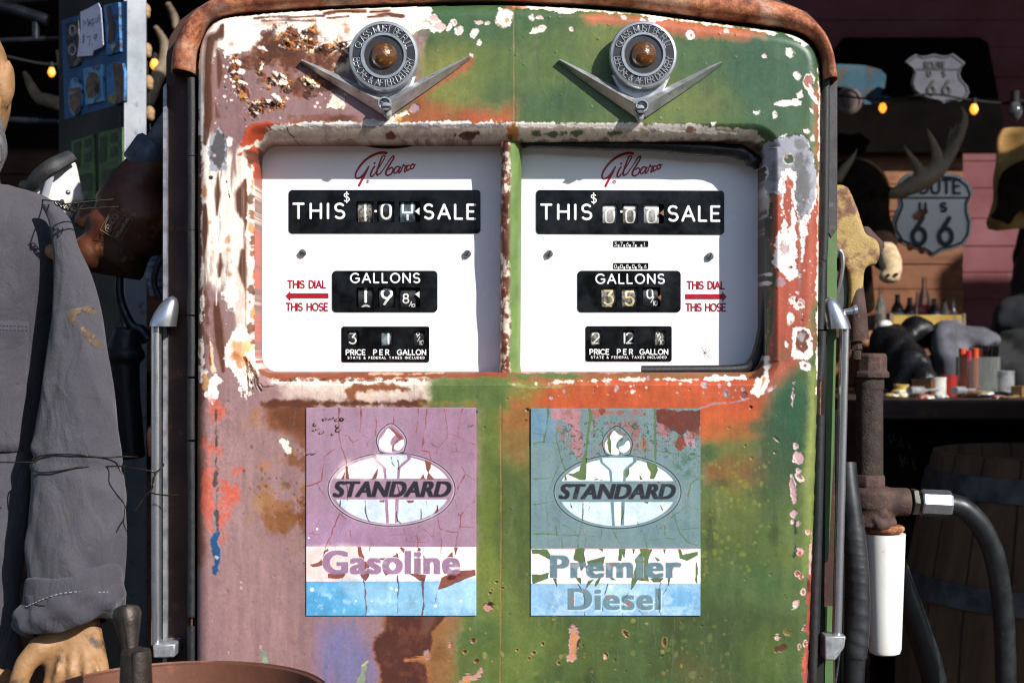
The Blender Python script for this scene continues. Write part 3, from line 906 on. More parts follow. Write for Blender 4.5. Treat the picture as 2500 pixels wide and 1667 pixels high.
    for pts in ([(805, 122), (835, 105), (858, 100)], [(800, 130), (840, 112)], [(815, 132), (850, 118)], [(780, 124), (790, 112)]):
        p.line(pts, (2, 4, 2), '#3a1d12', soft=2, amp=2, h=-1)
    p.poly([(800, 262), (812, 236), (822, 232), (838, 240), (846, 252), (834, 256), (822, 266), (812, 262)], '#f3dfca', soft=2, amp=7, h=-1)
    p.specks(26, 770, 225, 850, 268, .8, 4, ('#efd9c8', '#dcb896'), 8); p.specks(40, 545, 130, 580, 250, .8, 5, ('#efd9c8', '#4e2a1c', '#fff0e0'), 9)
    p.specks(60, 520, 200, 700, 310, .6, 2.4, ('#5a3a38', '#c9aca6', '#4a2a22'), 10)
    # dark streaks down the left
    for pts, w, o in (([(541, 66), (536, 85), (515, 96), (509, 150), (506, 220), (510, 280), (500, 350)], (14, 22, 34, 28, 24, 20, 8), .95), ([(532, 120), (536, 180), (532, 215)], (4, 16, 6), .85), ([(525, 250), (530, 285)], (8, 14), .7),
                      ([(500, 500), (501, 566), (498, 640)], (3, 17, 3), .95), ([(532, 420), (533, 472), (530, 525)], (3, 15, 3), .95), ([(597, 440), (586, 475), (588, 510), (597, 540)], (5, 26, 22, 6), .95),
                      ([(597, 440), (598, 600), (598, 800)], (5, 4, 5), .95), ([(538, 620), (539, 648), (537, 674)], (3, 15, 3), .9), ([(594, 612), (593, 655), (598, 710)], (5, 19, 4), .95), ([(500, 455), (499, 475)], (4, 9), .7),
                      ([(507, 715), (508, 745), (505, 770)], (4, 16, 4), .6), ([(507, 775), (508, 790)], (10, 14), .6), ([(528, 742), (533, 790), (537, 840), (546, 905)], (12, 22, 24, 8), .9), ([(505, 820), (508, 835)], (8, 12), .5), ([(500, 660), (501, 720)], (4, 12), .55)):
        p.line(pts, np.array(w) * 1.15, '#8a5a44', soft=7, amp=4, nzk='streak', op=o * .8); p.line(pts, np.array(w) * .75, '#55301f', soft=6, amp=4, nzk='streak', op=o)
    p.all('#6e4a3c', .5, 'streak', soft=.3, op=.6, region=(490, 360, 615, 720))
    # bare zinc patch
    p.poly([(508, 350), (514, 335), (528, 325), (534, 308), (542, 322), (552, 335), (556, 360), (553, 385), (545, 402), (534, 416), (515, 414), (508, 390)], '#a4a3ab', soft=2, amp=6, h=-1)
    p.poly([(520, 338), (534, 312), (546, 330), (552, 362), (546, 392), (534, 412), (522, 400), (516, 366)], '#575454', soft=6, amp=9)
    p.ell(523, 380, 5, 5, '#c79a9a', soft=2, amp=3); p.ell(560, 344, 8, 12, '#fbf1ea', soft=2, amp=5); p.ell(558, 388, 5, 7, '#fbf1ea', soft=2, amp=4)
    p.ell(516, 434, 6, 4, '#2c1c16', soft=2, amp=4, h=-1.5); p.line([(553, 443), (556, 460), (560, 482)], 3, '#3b261d', soft=2, amp=3, h=-1)
    p.ell(548, 410, 5, 7, '#94a0b2', soft=3, amp=3)
    for (x, y, rx, ry) in ((511, 544, 4, 4), (517, 590, 4, 9), (558, 585, 8, 12), (557, 610, 5, 5), (562, 670, 7, 6), (499, 470, 5, 20), (520, 620, 3, 10)):
        p.ell(x, y, rx, ry, '#c8803c', soft=6, amp=4, op=.75)
    p.line([(536, 520), (538, 560), (534, 590)], 5, '#c9c1c6', soft=2, amp=3); p.line([(529, 690), (528, 745)], 2.5, '#e9d8cc', soft=2, amp=2)
    # rust strip down the left rolled edge, pale chips
    p.poly([(470, 330), (490, 330), (494, 700), (492, 990), (470, 990)], '#5e3526', soft=7, amp=10, nzk='rag')
    for (x, y, rx, ry) in ((494, 740, 5, 20), (488, 770, 5, 12), (489, 850, 8, 24), (496, 880, 7, 14), (488, 910, 8, 24), (500, 915, 8, 10), (487, 690, 5, 16)):
        p.ell(x, y, rx, ry, '#efe0d0', soft=2, amp=6, h=-.6); p.ell(x - 3, y + 4, rx * .6, ry * .5, '#a9612f', soft=4, amp=5, op=.8)
    p.line([(512, 820), (516, 860), (520, 905)], (4, 8, 5), '#e6c7a4', soft=2, amp=6); p.line([(510, 850), (514, 890)], 4, '#8d5028', soft=3, amp=4)
    p.poly([(526, 903), (536, 915), (545, 930), (532, 945), (534, 962), (520, 985), (512, 972), (496, 960), (510, 948), (514, 928)], '#fdf3e8', soft=2, amp=6, h=-.8)
    p.poly([(495, 925), (505, 912), (512, 930), (506, 962), (494, 950)], '#cf9a68', soft=4, amp=6)
    # blistered primer under the window's lower left corner
    p.poly([(585, 785), (596, 800), (604, 812), (618, 822), (622, 905), (615, 935), (603, 958), (590, 940), (578, 932), (570, 905), (553, 888), (551, 845), (566, 812)], '#fff2e2', soft=2.5, amp=9, h=-.8)
    for (x, y, rx, ry, c) in ((583, 855, 18, 26, '#d98f4a'), (592, 885, 14, 20, '#c97a38'), (570, 835, 8, 12, '#e0a060'), (600, 910, 8, 14, '#d2904f'), (575, 870, 10, 10, '#b9682c'), (600, 845, 8, 14, '#e2ad72')):
        p.ell(x, y, rx, ry, c, soft=12, amp=9, op=.8)
    for k in range(7):
        p.line([(596 + k * 3, 872 + k * 4), (604 + k * 6, 915 + k * 5), (606 + k * 10, 948 + k * 1.5 - (k > 3) * 14)], (2, 3.5, 2), '#2f1a10' if k % 2 else '#6f3d1e', soft=1.5, amp=3, h=-1.2)
    p.specks(22, 585, 940, 620, 990, 1, 4, ('#fdf1e4', '#f0d8c4'), 11)
    # lip of the window, left / top / bottom
    p.line([(622, 392), (623, 600), (623, 880)], 17, '#7d4530', soft=4, amp=6)
    p.line([(609, 352), (609, 500), (609, 700), (607, 800)], (8, 12, 12, 8), '#fbe9d4', soft=3, amp=9)
    for k in range(13):
        yy = 400 + k * 36 + (k * 17) % 20
        p.ell(606 + (k * 5) % 9, yy, 5, 11, ('#8a4c30', '#c88a54', '#5e3422')[k % 3], soft=3, amp=6, op=.9)
    p.poly([(598, 372), (612, 358), (622, 372), (620, 400), (604, 398)], '#6b3c2a', soft=4, amp=7)
    p.line([(617, 395), (619, 480)], 7, '#c24f2c', soft=3, amp=4); p.line([(618, 560), (619, 700)], 6, '#c24f2c', soft=3, amp=4); p.line([(618, 760), (619, 880)], 6, '#b94a2a', soft=3, amp=4)
    # red repaint hugging the window's top left corner
    p.poly([(586, 350), (598, 325), (613, 306), (653, 294), (702, 300), (740, 306), (665, 320), (640, 333), (632, 362), (612, 366), (596, 368), (590, 384), (582, 380)], '#b1492a', soft=3.5, amp=7, h=.8)
    p.ell(640, 318, 26, 8, '#7d3420', soft=8, amp=7, op=.6)
    p.ell(797, 290, 70, 10, '#7d4c3a', soft=10, amp=9, op=.85); p.ell(830, 290, 30, 6, '#5a3020', soft=8, amp=6, op=.8); p.line([(700, 300), (760, 303), (900, 302)], 8, '#96553a', soft=8, amp=5, op=.8)
    p.line([(586, 368), (610, 355), (626, 345)], 7, '#f2dfcc', soft=3, amp=6)
    # top lip: pale, flaked
    p.poly([(650, 322), (690, 308), (760, 304), (1000, 303), (1250, 303), (1500, 304), (1760, 310), (1850, 318), (1880, 345), (1240, 350), (628, 350)], '#cdbfae', soft=3, amp=6)
    p.line([(660, 312), (720, 303), (900, 302), (1100, 301), (1300, 304), (1480, 306), (1700, 313), (1800, 322)], (4, 8, 9, 10, 8, 12, 14, 8), '#efe6dc', soft=2.5, amp=7, h=-.8)
    p.line([(730, 310), (900, 308), (1080, 308), (1240, 306)], (3, 8, 9, 7), '#84818a', soft=4, amp=6, op=.85)
    p.all('#a08e7c', .2, 'rag', soft=.4, op=.7, region=(640, 300, 1860, 360))
    p.ell(1130, 328, 40, 8, '#4c2417', soft=3, amp=6); p.ell(953, 330, 12, 7, '#6a2a1c', soft=3, amp=4); p.ell(1250, 322, 16, 26, '#a56a34', soft=8, amp=8); p.ell(1245, 335, 8, 8, '#5b2f1a', soft=4, amp=4)
    for (x, y, rx, ry, c) in ((1340, 325, 30, 7, '#2f4a2c'), (1400, 322, 24, 6, '#33502f'), (1500, 323, 26, 5, '#3c4a30'), (1600, 318, 16, 4, '#7f6a7a'), (1685, 315, 10, 6, '#7a4630'), (1050, 340, 60, 4, '#6a3322'), (800, 342, 90, 4, '#7c5540'), (1420, 342, 160, 4, '#3a2c24'), (1700, 340, 90, 4, '#6b5244')):
        p.ell(x, y, rx, ry, c, soft=3, amp=6, op=.9)
    p.line([(700, 312), (703, 325), (714, 332)], 2.5, '#57402c', soft=1.5, amp=2)
    p.poly([(940, 300), (955, 285), (975, 280), (992, 272), (998, 278), (975, 292), (985, 304)], '#f4e6d2', soft=2, amp=6, h=-1); p.ell(972, 292, 12, 8, '#cf9648', soft=5, amp=5, op=.8); p.chip(905, 300, 14, 6, 0, '#b8b4ba'); p.chip(1012, 264, 9, 11, 30, '#a98a92', '#8d7278')
    # bottom lip, left half then right half
    p.poly([(628, 904), (1245, 904), (1245, 924), (660, 926), (636, 918)], '#8a4a2f', soft=4, amp=6)
    p.line([(665, 934), (760, 929), (900, 931), (1042, 927)], (5, 9, 7, 6), '#fbeedd', soft=2.5, amp=7)
    for k in range(16):
        p.ell(690 + k * 24, 928 + (k * 7) % 7, 10, 3, ('#7c3a22', '#4e2617', '#a4552c')[k % 3], soft=2, amp=5, op=.9)
    p.line([(900, 912), (1000, 914), (1080, 910)], 5, '#d9a884', soft=3, amp=5); p.line([(650, 906), (1240, 906)], 5, '#b3522e', soft=3, amp=4)
    p.poly([(1245, 902), (1880, 902), (1866, 922), (1500, 928), (1245, 928)], '#8c5a3a', soft=4, amp=8)
    p.line([(1245, 918), (1330, 914), (1420, 920)], 12, '#5f7038', soft=6, amp=8); p.line([(1330, 936), (1420, 930), (1600, 926), (1720, 928)], (3, 5, 5, 6), '#e9d2c4', soft=2, amp=7)
    p.line([(1715, 926), (1760, 924), (1820, 922)], (6, 13, 9), '#fdf1ea', soft=2, amp=6, h=-.6); p.line([(1260, 908), (1560, 907)], 5, '#c98a80', soft=3, amp=6); p.line([(1240, 936), (1300, 946), (1380, 942)], 5, '#95a05a', soft=4, amp=5, op=.7)
    p.specks(60, 1240, 922, 1870, 975, .8, 5, ('#b79aa4', '#a98a92', '#e6cfc8'), 12); p.chip(1772, 960, 5, 8, 0, '#a78f98', '#8d7278'); p.chip(1815, 966, 6, 7, 40, '#7c4a4a', '#8d6268'); p.chip(1720, 940, 6, 5, 0, '#ae98a0', '#8d7278'); p.chip(1885, 948, 10, 4, -25, '#c9a8a8', '#b58f8f')
    p.line([(1700, 1000), (1745, 985), (1790, 982), (1830, 972)], (2, 4, 3, 5), '#a88288', soft=2, amp=3); p.ell(1833, 994, 4, 4, '#2b2016', soft=1.5, amp=1, h=-2); p.ell(1287, 1000, 4, 4, '#2b2016', soft=1.5, amp=1, h=-2); p.ell(1162, 1006, 3, 3, '#2b2016', soft=1.5, amp=1, h=-2); p.ell(1285, 1025, 3, 3, '#4a2a1a', soft=1.5, amp=1)
    # right lip, dark
    p.poly([(1868, 350), (1890, 360), (1884, 700), (1876, 860), (1862, 880)], '#33462f', soft=6, amp=7); p.line([(1892, 640), (1884, 800), (1872, 872)], 7, '#3d5a3a', soft=5, amp=4)
    for (x, y, rx, ry) in ((1874, 505, 8, 30), (1866, 562, 6, 10), (1867, 580, 7, 12), (1862, 640, 4, 10), (1860, 730, 3, 14)):
        p.ell(x, y, rx, ry, '#cfbfb6', soft=2, amp=5, h=-.6); p.ell(x + 1, y + 3, rx * .4, ry * .5, '#7a4a38', soft=3, amp=4)
    # ---------------- chips on the green
    p.line([(1255, -10), (1256, 150), (1256, 304)], 2.2, '#8a6838', soft=1.5, amp=1, op=.85, h=-.6); p.line([(1223, 985), (1224, 1300), (1222, 1720)], 2.2, '#94693a', soft=1.5, amp=1, op=.9, h=-.6)
    p.chip(1232, 44, 18, 22, 20, '#fff4e8', '#b5a08c', 7); p.ell(1238, 50, 5, 6, '#d2a070', soft=4, amp=4)
    for c_ in ((1060, 44, 13, 8), (1075, 66, 14, 9), (1040, 60, 12, 10), (1108, 55, 5, 5), (1122, 75, 7, 9), (1157, 82, 7, 10), (1171, 55, 8, 4), (1220, 20, 4, 4), (1113, 72, 3, 3), (1172, 105, 3, 4), (1150, 133, 3, 3), (1097, 68, 3, 6), (1192, 56, 5, 2),
               (1313, 74, 16, 6), (1298, 43, 4, 5), (1315, 43, 4, 2), (1525, 42, 6, 4), (1593, 48, 6, 5), (1573, 50, 8, 5), (1572, 66, 14, 4), (1733, 48, 10, 6), (1755, 43, 9, 4), (1752, 55, 6, 4), (1786, 48, 10, 6), (1814, 53, 7, 4), (1839, 56, 5, 4), (1774, 77, 5, 5), (1957, 78, 5, 4), (1946, 184, 4, 6), (1892, 281, 5, 6), (1847, 277, 5, 4), (1970, 320, 5, 4), (1396, 73, 6, 4), (1866, 137, 5, 4), (1964, 110, 4, 4), (1980, 268, 3, 8), (1983, 338, 5, 5)):
        p.chip(*c_, rot=(c_[0] * 7) % 60 - 30, fill=('#e8d0c8', '#d9b9b0', '#fbeee2')[c_[0] % 3])
    p.chip(1612, 38, 13, 10, 0, '#fff3ea', '#d8c0b0', 5); p.chip(1687, 86, 9, 9, 0, '#fff3ea', '#d8c0b0', 5); p.ell(1688, 86, 3, 4, '#c08a5a', soft=2, amp=2); p.chip(1929, 129, 8, 10, -20, '#f6e6da', '#cfb7a4', 4)
    p.chip(1974, 200, 11, 17, 15, '#a77468', '#f0ddd2', 5, h=-1.5); p.chip(1980, 222, 4, 9, 0, '#f3dfd6'); p.poly([(1887, 252), (1915, 244), (1948, 238), (1960, 246), (1958, 258), (1925, 258), (1890, 258)], '#f6e3da', soft=2, amp=4, h=-1); p.poly([(1945, 228), (1958, 220), (1962, 236), (1948, 242)], '#f1d8d0', soft=2, amp=3, h=-1)
    p.poly([(1980, 232), (1995, 238), (1998, 252), (1988, 246)], '#fbece4', soft=2, amp=3, h=-1); p.poly([(1736, 300), (1752, 295), (1742, 310)], '#fff3ea', soft=1.5, amp=3, h=-1)
    p.line([(1250, 12), (1400, 20), (1560, 32), (1700, 52), (1850, 71), (1930, 84), (1975, 104)], (10, 8, 5, 5, 5, 5, 4), '#f2e2d4', soft=2.5, amp=8, h=-.5); p.ell(1305, 16, 18, 9, '#fbeada', soft=2, amp=6); p.ell(1270, 12, 24, 7, '#c86a40', soft=8, amp=6, op=.7); p.ell(1385, 24, 24, 6, '#fbeada', soft=2, amp=6)
    p.line([(2002, 140), (2005, 300), (2004, 480), (2000, 800), (1999, 960)], (4, 6, 9, 9, 6), '#f0ddd0', soft=2.5, amp=8, nzk='rag', h=-.5); p.line([(2003, 420), (2004, 560), (2001, 640)], 6, '#d99a62', soft=4, amp=6, op=.6)
    # bare metal patch at the right corner
    gp = [(1870, 349), (1878, 340), (1886, 345), (1900, 336), (1918, 332), (1926, 340), (1937, 334), (1958, 327), (1971, 343), (1976, 365), (1984, 383), (1994, 416), (1997, 466), (1987, 506), (1976, 535), (1955, 560), (1946, 520), (1937, 480), (1918, 440), (1906, 480), (1890, 470), (1876, 474), (1870, 440), (1877, 408), (1871, 394)]
    p.poly(gp, '#eceaec', soft=2, amp=7); p.poly([(x * .97 + 1925 * .03, y * .97 + 430 * .03) for x, y in gp], '#9a9aa4', soft=3, amp=7, h=-1.2, rough=.35)
    p.ell(1952, 440, 24, 62, '#62605f', soft=20, amp=18, nzk='rag2', op=.9); p.ell(1892, 430, 12, 40, '#6c6a6c', soft=14, amp=14, op=.8); p.ell(1950, 350, 16, 14, '#6c6a68', soft=10, amp=8, op=.8); p.ell(1890, 358, 10, 8, '#77757a', soft=8, amp=6)
    p.ell(1926, 389, 14, 14, '#c9bcb4', soft=3, amp=4); p.ell(1926, 388, 11, 11, '#3c5a3c', soft=2, amp=4, h=-1); p.ell(1921, 383, 4, 4, '#a4747a', soft=2, amp=2)
    p.poly([(1906, 424), (1916, 410), (1934, 408), (1944, 420), (1945, 511), (1942, 588), (1949, 672), (1929, 688), (1908, 660), (1890, 640), (1898, 603), (1902, 565), (1913, 534), (1905, 500)], '#fbeee6', soft=2.5, amp=9, h=-.7)
    p.poly([(1914, 445), (1924, 430), (1936, 445), (1936, 530), (1928, 570), (1920, 545), (1912, 500)], '#a8503c', soft=3, amp=7, h=.7)
    p.line([(1960, 545), (1962, 600), (1958, 640)], (16, 8, 4), '#fbeee6', soft=2, amp=7, h=-.6); p.line([(1962, 545), (1972, 530)], 10, '#fbeee6', soft=2, amp=6)
    p.line([(1950, 520), (1953, 600), (1952, 660), (1954, 780)], 3, '#8c7a72', soft=3, amp=3, op=.8); p.line([(1957, 680), (1958, 800)], 14, '#8f4736', soft=8, amp=5, op=.6)
    p.ell(1915, 610, 12, 22, '#b09096', soft=4, amp=9, op=.8); p.ell(1905, 690, 16, 18, '#a48488', soft=5, amp=10, op=.8); p.ell(1880, 668, 7, 4, '#f6e6de', soft=1.5, amp=3); p.ell(1877, 690, 8, 5, '#f6e6de', soft=1.5, amp=3); p.ell(1895, 598, 5, 5, '#fbeee6', soft=1.5, amp=2)
    p.chip(1952, 742, 13, 13, 30, '#fbeee6', '#c9a8a0', 6); p.ell(1954, 744, 6, 6, '#b0703c', soft=4, amp=4); p.chip(1930, 778, 8, 12, 10, '#fbeee6', '#c9a8a0', 5); p.chip(1934, 732, 5, 7, 0, '#f1ddd6'); p.chip(1921, 842, 4, 6, 0, '#f6e8e0')
    p.poly([(1936, 800), (1952, 793), (1976, 800), (1984, 815), (1982, 862), (1970, 878), (1944, 874), (1932, 862), (1934, 828)], '#fbefe6', soft=2, amp=6, h=-.8); p.poly([(1944, 808), (1962, 804), (1976, 818), (1974, 850), (1962, 864), (1946, 860), (1940, 830)], '#70402c', soft=5, amp=8, h=-.6, rough=.95); p.ell(1956, 822, 8, 10, '#a4a0a4', soft=5, amp=6, op=.8)
    p.chip(1966, 892, 13, 10, 0, '#fbefe6', '#c9a8a0', 5); p.ell(1966, 892, 5, 5, '#a0525c', soft=2, amp=3)
    p.poly([(1851, 868), (1864, 864), (1880, 874), (1884, 902), (1872, 944), (1852, 967), (1835, 960), (1846, 928), (1858, 905)], '#fdf2e6', soft=2, amp=6, h=-.6); p.poly([(1862, 872), (1872, 880), (1870, 905), (1856, 922), (1832, 930), (1820, 920), (1850, 905)], '#58301f', soft=4, amp=6, h=-.8); p.line([(1866, 925), (1856, 950)], 4, '#c88a4c', soft=3, amp=3)
    p.specks(120, 1880, 480, 1995, 900, .7, 3.4, ('#e9d2ca', '#c39a90', '#7a3a2c'), 13, amp=1.5)
    # lower right chips
    for (x, y, rx, ry, r_, f) in ((1951, 1118, 11, 14, 0, '#c39aa0'), (1942, 1088, 4, 6, 0, '#c8a2a6'), (1938, 1125, 3, 3, 0, '#c8a2a6'), (1936, 1195, 6, 26, -6, '#bd9196'), (1952, 1165, 12, 6, 45, '#9d7470'), (1949, 1148, 5, 4, 20, '#c39aa0'), (1938, 1255, 6, 8, 10, '#c39aa0'), (1948, 1277, 6, 8, 20, '#c39aa0'), (1953, 1345, 9, 8, 0, '#c8a8aa'), (1943, 1474, 5, 10, 25, '#caa4a2'), (1936, 1272, 4, 5, 0, '#b98a90'), (1898, 1556, 5, 4, 0, '#c8a294'), (1936, 965, 3, 20, 3, '#a58288'), (1973, 1298, 3, 4, 0, '#c8806a'), (1948, 1400, 5, 5, 0, '#a85240'), (1956, 1408, 3, 6, 0, '#a85240'), (1960, 1446, 5, 7, 0, '#a85240'), (1966, 1535, 4, 5, 0, '#a85240'), (1952, 1578, 3, 5, 0, '#a85240'), (1968, 1572, 5, 7, 0, '#8a4034')):
        p.chip(x, y, rx, ry, r_, f, '#d9bfb8', 4)
    p.ell(1953, 1352, 4, 6, '#d0402e', soft=1.5, amp=2); p.line([(1940, 1325), (1943, 1345), (1938, 1358)], 6, '#2f4a34', soft=3, amp=4); p.ell(1922, 1542, 9, 7, '#5a3320', rot=20, soft=2, amp=4, h=-1); p.ell(1906, 1582, 14, 6, '#5a3320', rot=-15, soft=2, amp=4, h=-1); p.ell(1922, 1542, 13, 11, '#8f8a48', soft=4, amp=3, op=.3)
    p.ell(1894, 1070, 8, 3, '#5a4a2a', rot=40, soft=2, amp=2, h=-1); p.ell(1893, 1104, 4, 2.5, '#5a4a2a', soft=2, amp=2, h=-1); p.line([(1940, 1270), (1942, 1300)], 4, '#33493a', soft=3, amp=4)
    p.poly([(1978, 1380), (1996, 1360), (1988, 1560), (1980, 1740), (1958, 1740), (1964, 1640), (1974, 1560), (1968, 1500), (1975, 1430)], '#9d4a40', soft=2.5, amp=8, h=-.5); p.ell(1975, 1430, 5, 14, '#5c2a20', soft=3, amp=5); p.ell(1966, 1620, 6, 24, '#c05a48', soft=3, amp=5); p.line([(1984, 1300), (1980, 1400)], 4, '#c9a0a0', soft=2, amp=5)
    # mottled yellow speckle and pits over the lower green
    p.specks(120, 1705, 1120, 1880, 1400, 1, 6, ('#8f9040', '#98984a', '#7f8a3c'), 14, op=.38, amp=3, soft=4, h=0); p.specks(60, 1300, 1510, 1800, 1690, 1.5, 8, ('#7f8442', '#8a8a4a', '#6f7c3c'), 15, op=.35, amp=3, soft=4, h=0)
    p.specks(100, 1090, 930, 1980, 1700, .8, 3.2, ('#3a3a22', '#4b3a22', '#6a5a30'), 16, op=.85, amp=1.2, h=-1); p.specks(70, 1050, 20, 1990, 300, .8, 3.0, ('#33482f', '#3d5038', '#75804a'), 17, op=.7, amp=1.2, h=.8)
    p.specks(46, 1100, 1400, 1720, 1690, 2, 6, ('#7c6a34', '#8a8244'), 18, op=.8, amp=2, soft=2.5, h=.6)
    for (x, y, rx, ry, r_) in ((1155, 1563, 6, 5, 0), (1303, 1593, 5, 4, 0), (1325, 1571, 4, 4, 0), (1527, 1546, 4, 9, -40), (1622, 1567, 5, 11, 0), (1196, 1447, 4, 3, 0), (1200, 1440, 3, 3, 0), (1212, 1420, 4, 3, 0), (1226, 1435, 5, 3, 0), (1135, 1591, 4, 4, 0), (1164, 1612, 5, 4, 0), (1262, 1586, 3, 3, 0), (1364, 1617, 4, 4, 0), (1478, 1600, 4, 6, 0), (1291, 1606, 3, 3, 0)):
        p.ell(x, y, rx + 2.5, ry + 2.5, '#8c7c40', rot=r_, soft=3, amp=2, op=.7, h=.5); p.ell(x, y, rx, ry, '#55301f', rot=r_, soft=2, amp=2, h=-1.5)
    p.chip(1192, 1482, 10, 9, 30, '#b98476', '#6e4a34', 4); p.ell(1198, 1474, 7, 4, '#3a2a1a', soft=2, amp=3, h=-1); p.chip(1101, 1574, 5, 8, 0, '#c88c7c', '#8a5a44', 3); p.chip(1478, 1602, 4, 6, 0, '#c09a86', '#8a6a44', 2)
    p.line([(1401, 1536), (1403, 1556), (1399, 1580), (1395, 1604)], (18, 26, 20, 22), '#b98a84', soft=2, amp=6, h=-1); p.line([(1401, 1552), (1399, 1600)], 10, '#c8854a', soft=5, amp=6, op=.8); p.line([(1414, 1560), (1408, 1582)], 3, '#463422', soft=2, amp=2)
    p.line([(1176, 1632), (1168, 1648), (1156, 1655), (1142, 1652), (1132, 1668)], (8, 12, 12, 16, 18), '#b98a80', soft=2, amp=5, h=-1); p.ell(1140, 1660, 8, 7, '#c98c50', soft=4, amp=4)
    # torn rust patch at the bottom left of centre
    bp = [(938, 1496), (1099, 1496), (1066, 1530), (1054, 1550), (1051, 1584), (1041, 1599), (1012, 1606), (988, 1608), (1014, 1614), (1041, 1620), (1047, 1645), (1040, 1720), (934, 1720), (928, 1640), (921, 1620), (911, 1584), (917, 1556), (944, 1545)]
    p.poly([(930, 1496), (1130, 1496), (1100, 1560), (1110, 1640), (1090, 1740), (1000, 1740), (1000, 1600)], '#8c6236', soft=44, amp=16, nzk='rag2', op=.95)
    p.poly([((x - 980) * 1.06 + 980, (y - 1610) * 1.04 + 1610) for x, y in bp], '#a0623a', soft=9, amp=6); p.poly(bp, '#4c2419', soft=9, amp=7, nzk='rag', rough=.95); p.all('#6a3826', .3, 'rag2', soft=.5, op=.6, region=(910, 1480, 1070, 1720))
    p.ell(1042, 1600, 9, 14, '#a08486', soft=4, amp=5); p.line([(990, 1610), (1030, 1604), (1045, 1600)], 7, '#b9703a', soft=6, amp=4); p.ell(1070, 1600, 20, 14, '#7a5028', soft=14, amp=8, op=.7); p.ell(1075, 1580, 14, 8, '#6a4424', soft=10, amp=6, op=.6)
    p.poly([(1030, 1500), (1066, 1500), (1056, 1540), (1030, 1560)], '#6b4636', soft=20, amp=8, op=.7)
    p.line([(895, 1616), (888, 1630), (884, 1650), (880, 1690)], (10, 16, 14, 20), '#8f9a7c', soft=2.5, amp=6); p.line([(898, 1614), (884, 1624)], 4, '#b6b07a', soft=2, amp=3); p.poly([(636, 1588), (648, 1586), (655, 1602), (652, 1616), (642, 1618)], '#86957c', soft=2, amp=4); p.ell(648, 1612, 7, 7, '#98a888', soft=3, amp=3)
    # scraped red, dark scratch and blue daub along the left
    for (x, y, rx, ry, t_) in ((516, 1090, 26, 26, 0), (540, 1100, 16, 12, 0), (512, 1185, 18, 50, 0), (506, 1240, 14, 60, 0), (556, 1222, 20, 40, 0), (552, 1190, 16, 14, 0), (548, 1262, 12, 44, 0), (525, 1000, 10, 18, 0), (548, 1010, 8, 10, 0), (566, 1145, 8, 5, 0)):
        p.ell(x, y, rx, ry, '#cf5f46', soft=9, amp=16, nzk='rag', op=.85)
    p.all('#a8827f', .12, 'fine', soft=.5, op=.55, region=(490, 960, 590, 1330))
    for pts, w in (([(527, 985), (527, 1060)], 3), ([(529, 1110), (525, 1135), (530, 1145)], 5), ([(527, 1155), (524, 1185)], 8), ([(530, 1190), (527, 1250)], 5), ([(528, 1250), (531, 1300)], 9), ([(528, 1065), (527, 1110)], 2)):
        p.line(pts, w, '#53494a', soft=3, amp=5, h=-.5)
    p.line([(528, 1302), (522, 1320), (526, 1345), (531, 1362), (527, 1385), (525, 1398)], (12, 16, 18, 12, 16, 8), '#2c5a88', soft=2, amp=6, nzk='rag', h=.8); p.ell(530, 1362, 7, 6, '#a9b4cc', soft=2, amp=4, h=.8)
    p.specks(60, 490, 960, 760, 1690, .7, 2.4, ('#6a4a46', '#7a5a54', '#8a4a44', '#5a6a8a'), 19, amp=1); p.specks(14, 500, 1380, 700, 1640, 1.5, 4, ('#8d6f6c', '#b79a94'), 20, amp=2)
    # grime of the whole panel
    scr = np.clip(fbm(X + 6 * n['med'], Y, 5, 3, 77, 14, .8) - .72, 0, 1)
    p.col = p.col * (1 - .5 * np.clip(scr * 3, 0, .6)[..., None]) + np.array(C('#c8b8a8')) * (.15 * np.clip(scr * 3, 0, .6))[..., None]
    gm = np.clip((p.col[..., 1] - p.col[..., 0]) / (p.col[..., 1] + p.col[..., 0] + 1e-6) * 5, 0, 1)[..., None]
    p.col = p.col * (1 - .2 * gm)
    p.col *= (1 + .09 * n['fine'] + .07 * n['rag'] + .05 * n['streak'])[..., None]
    p.rgh = np.clip(p.rgh + .12 * (n['med']), 0, 1)

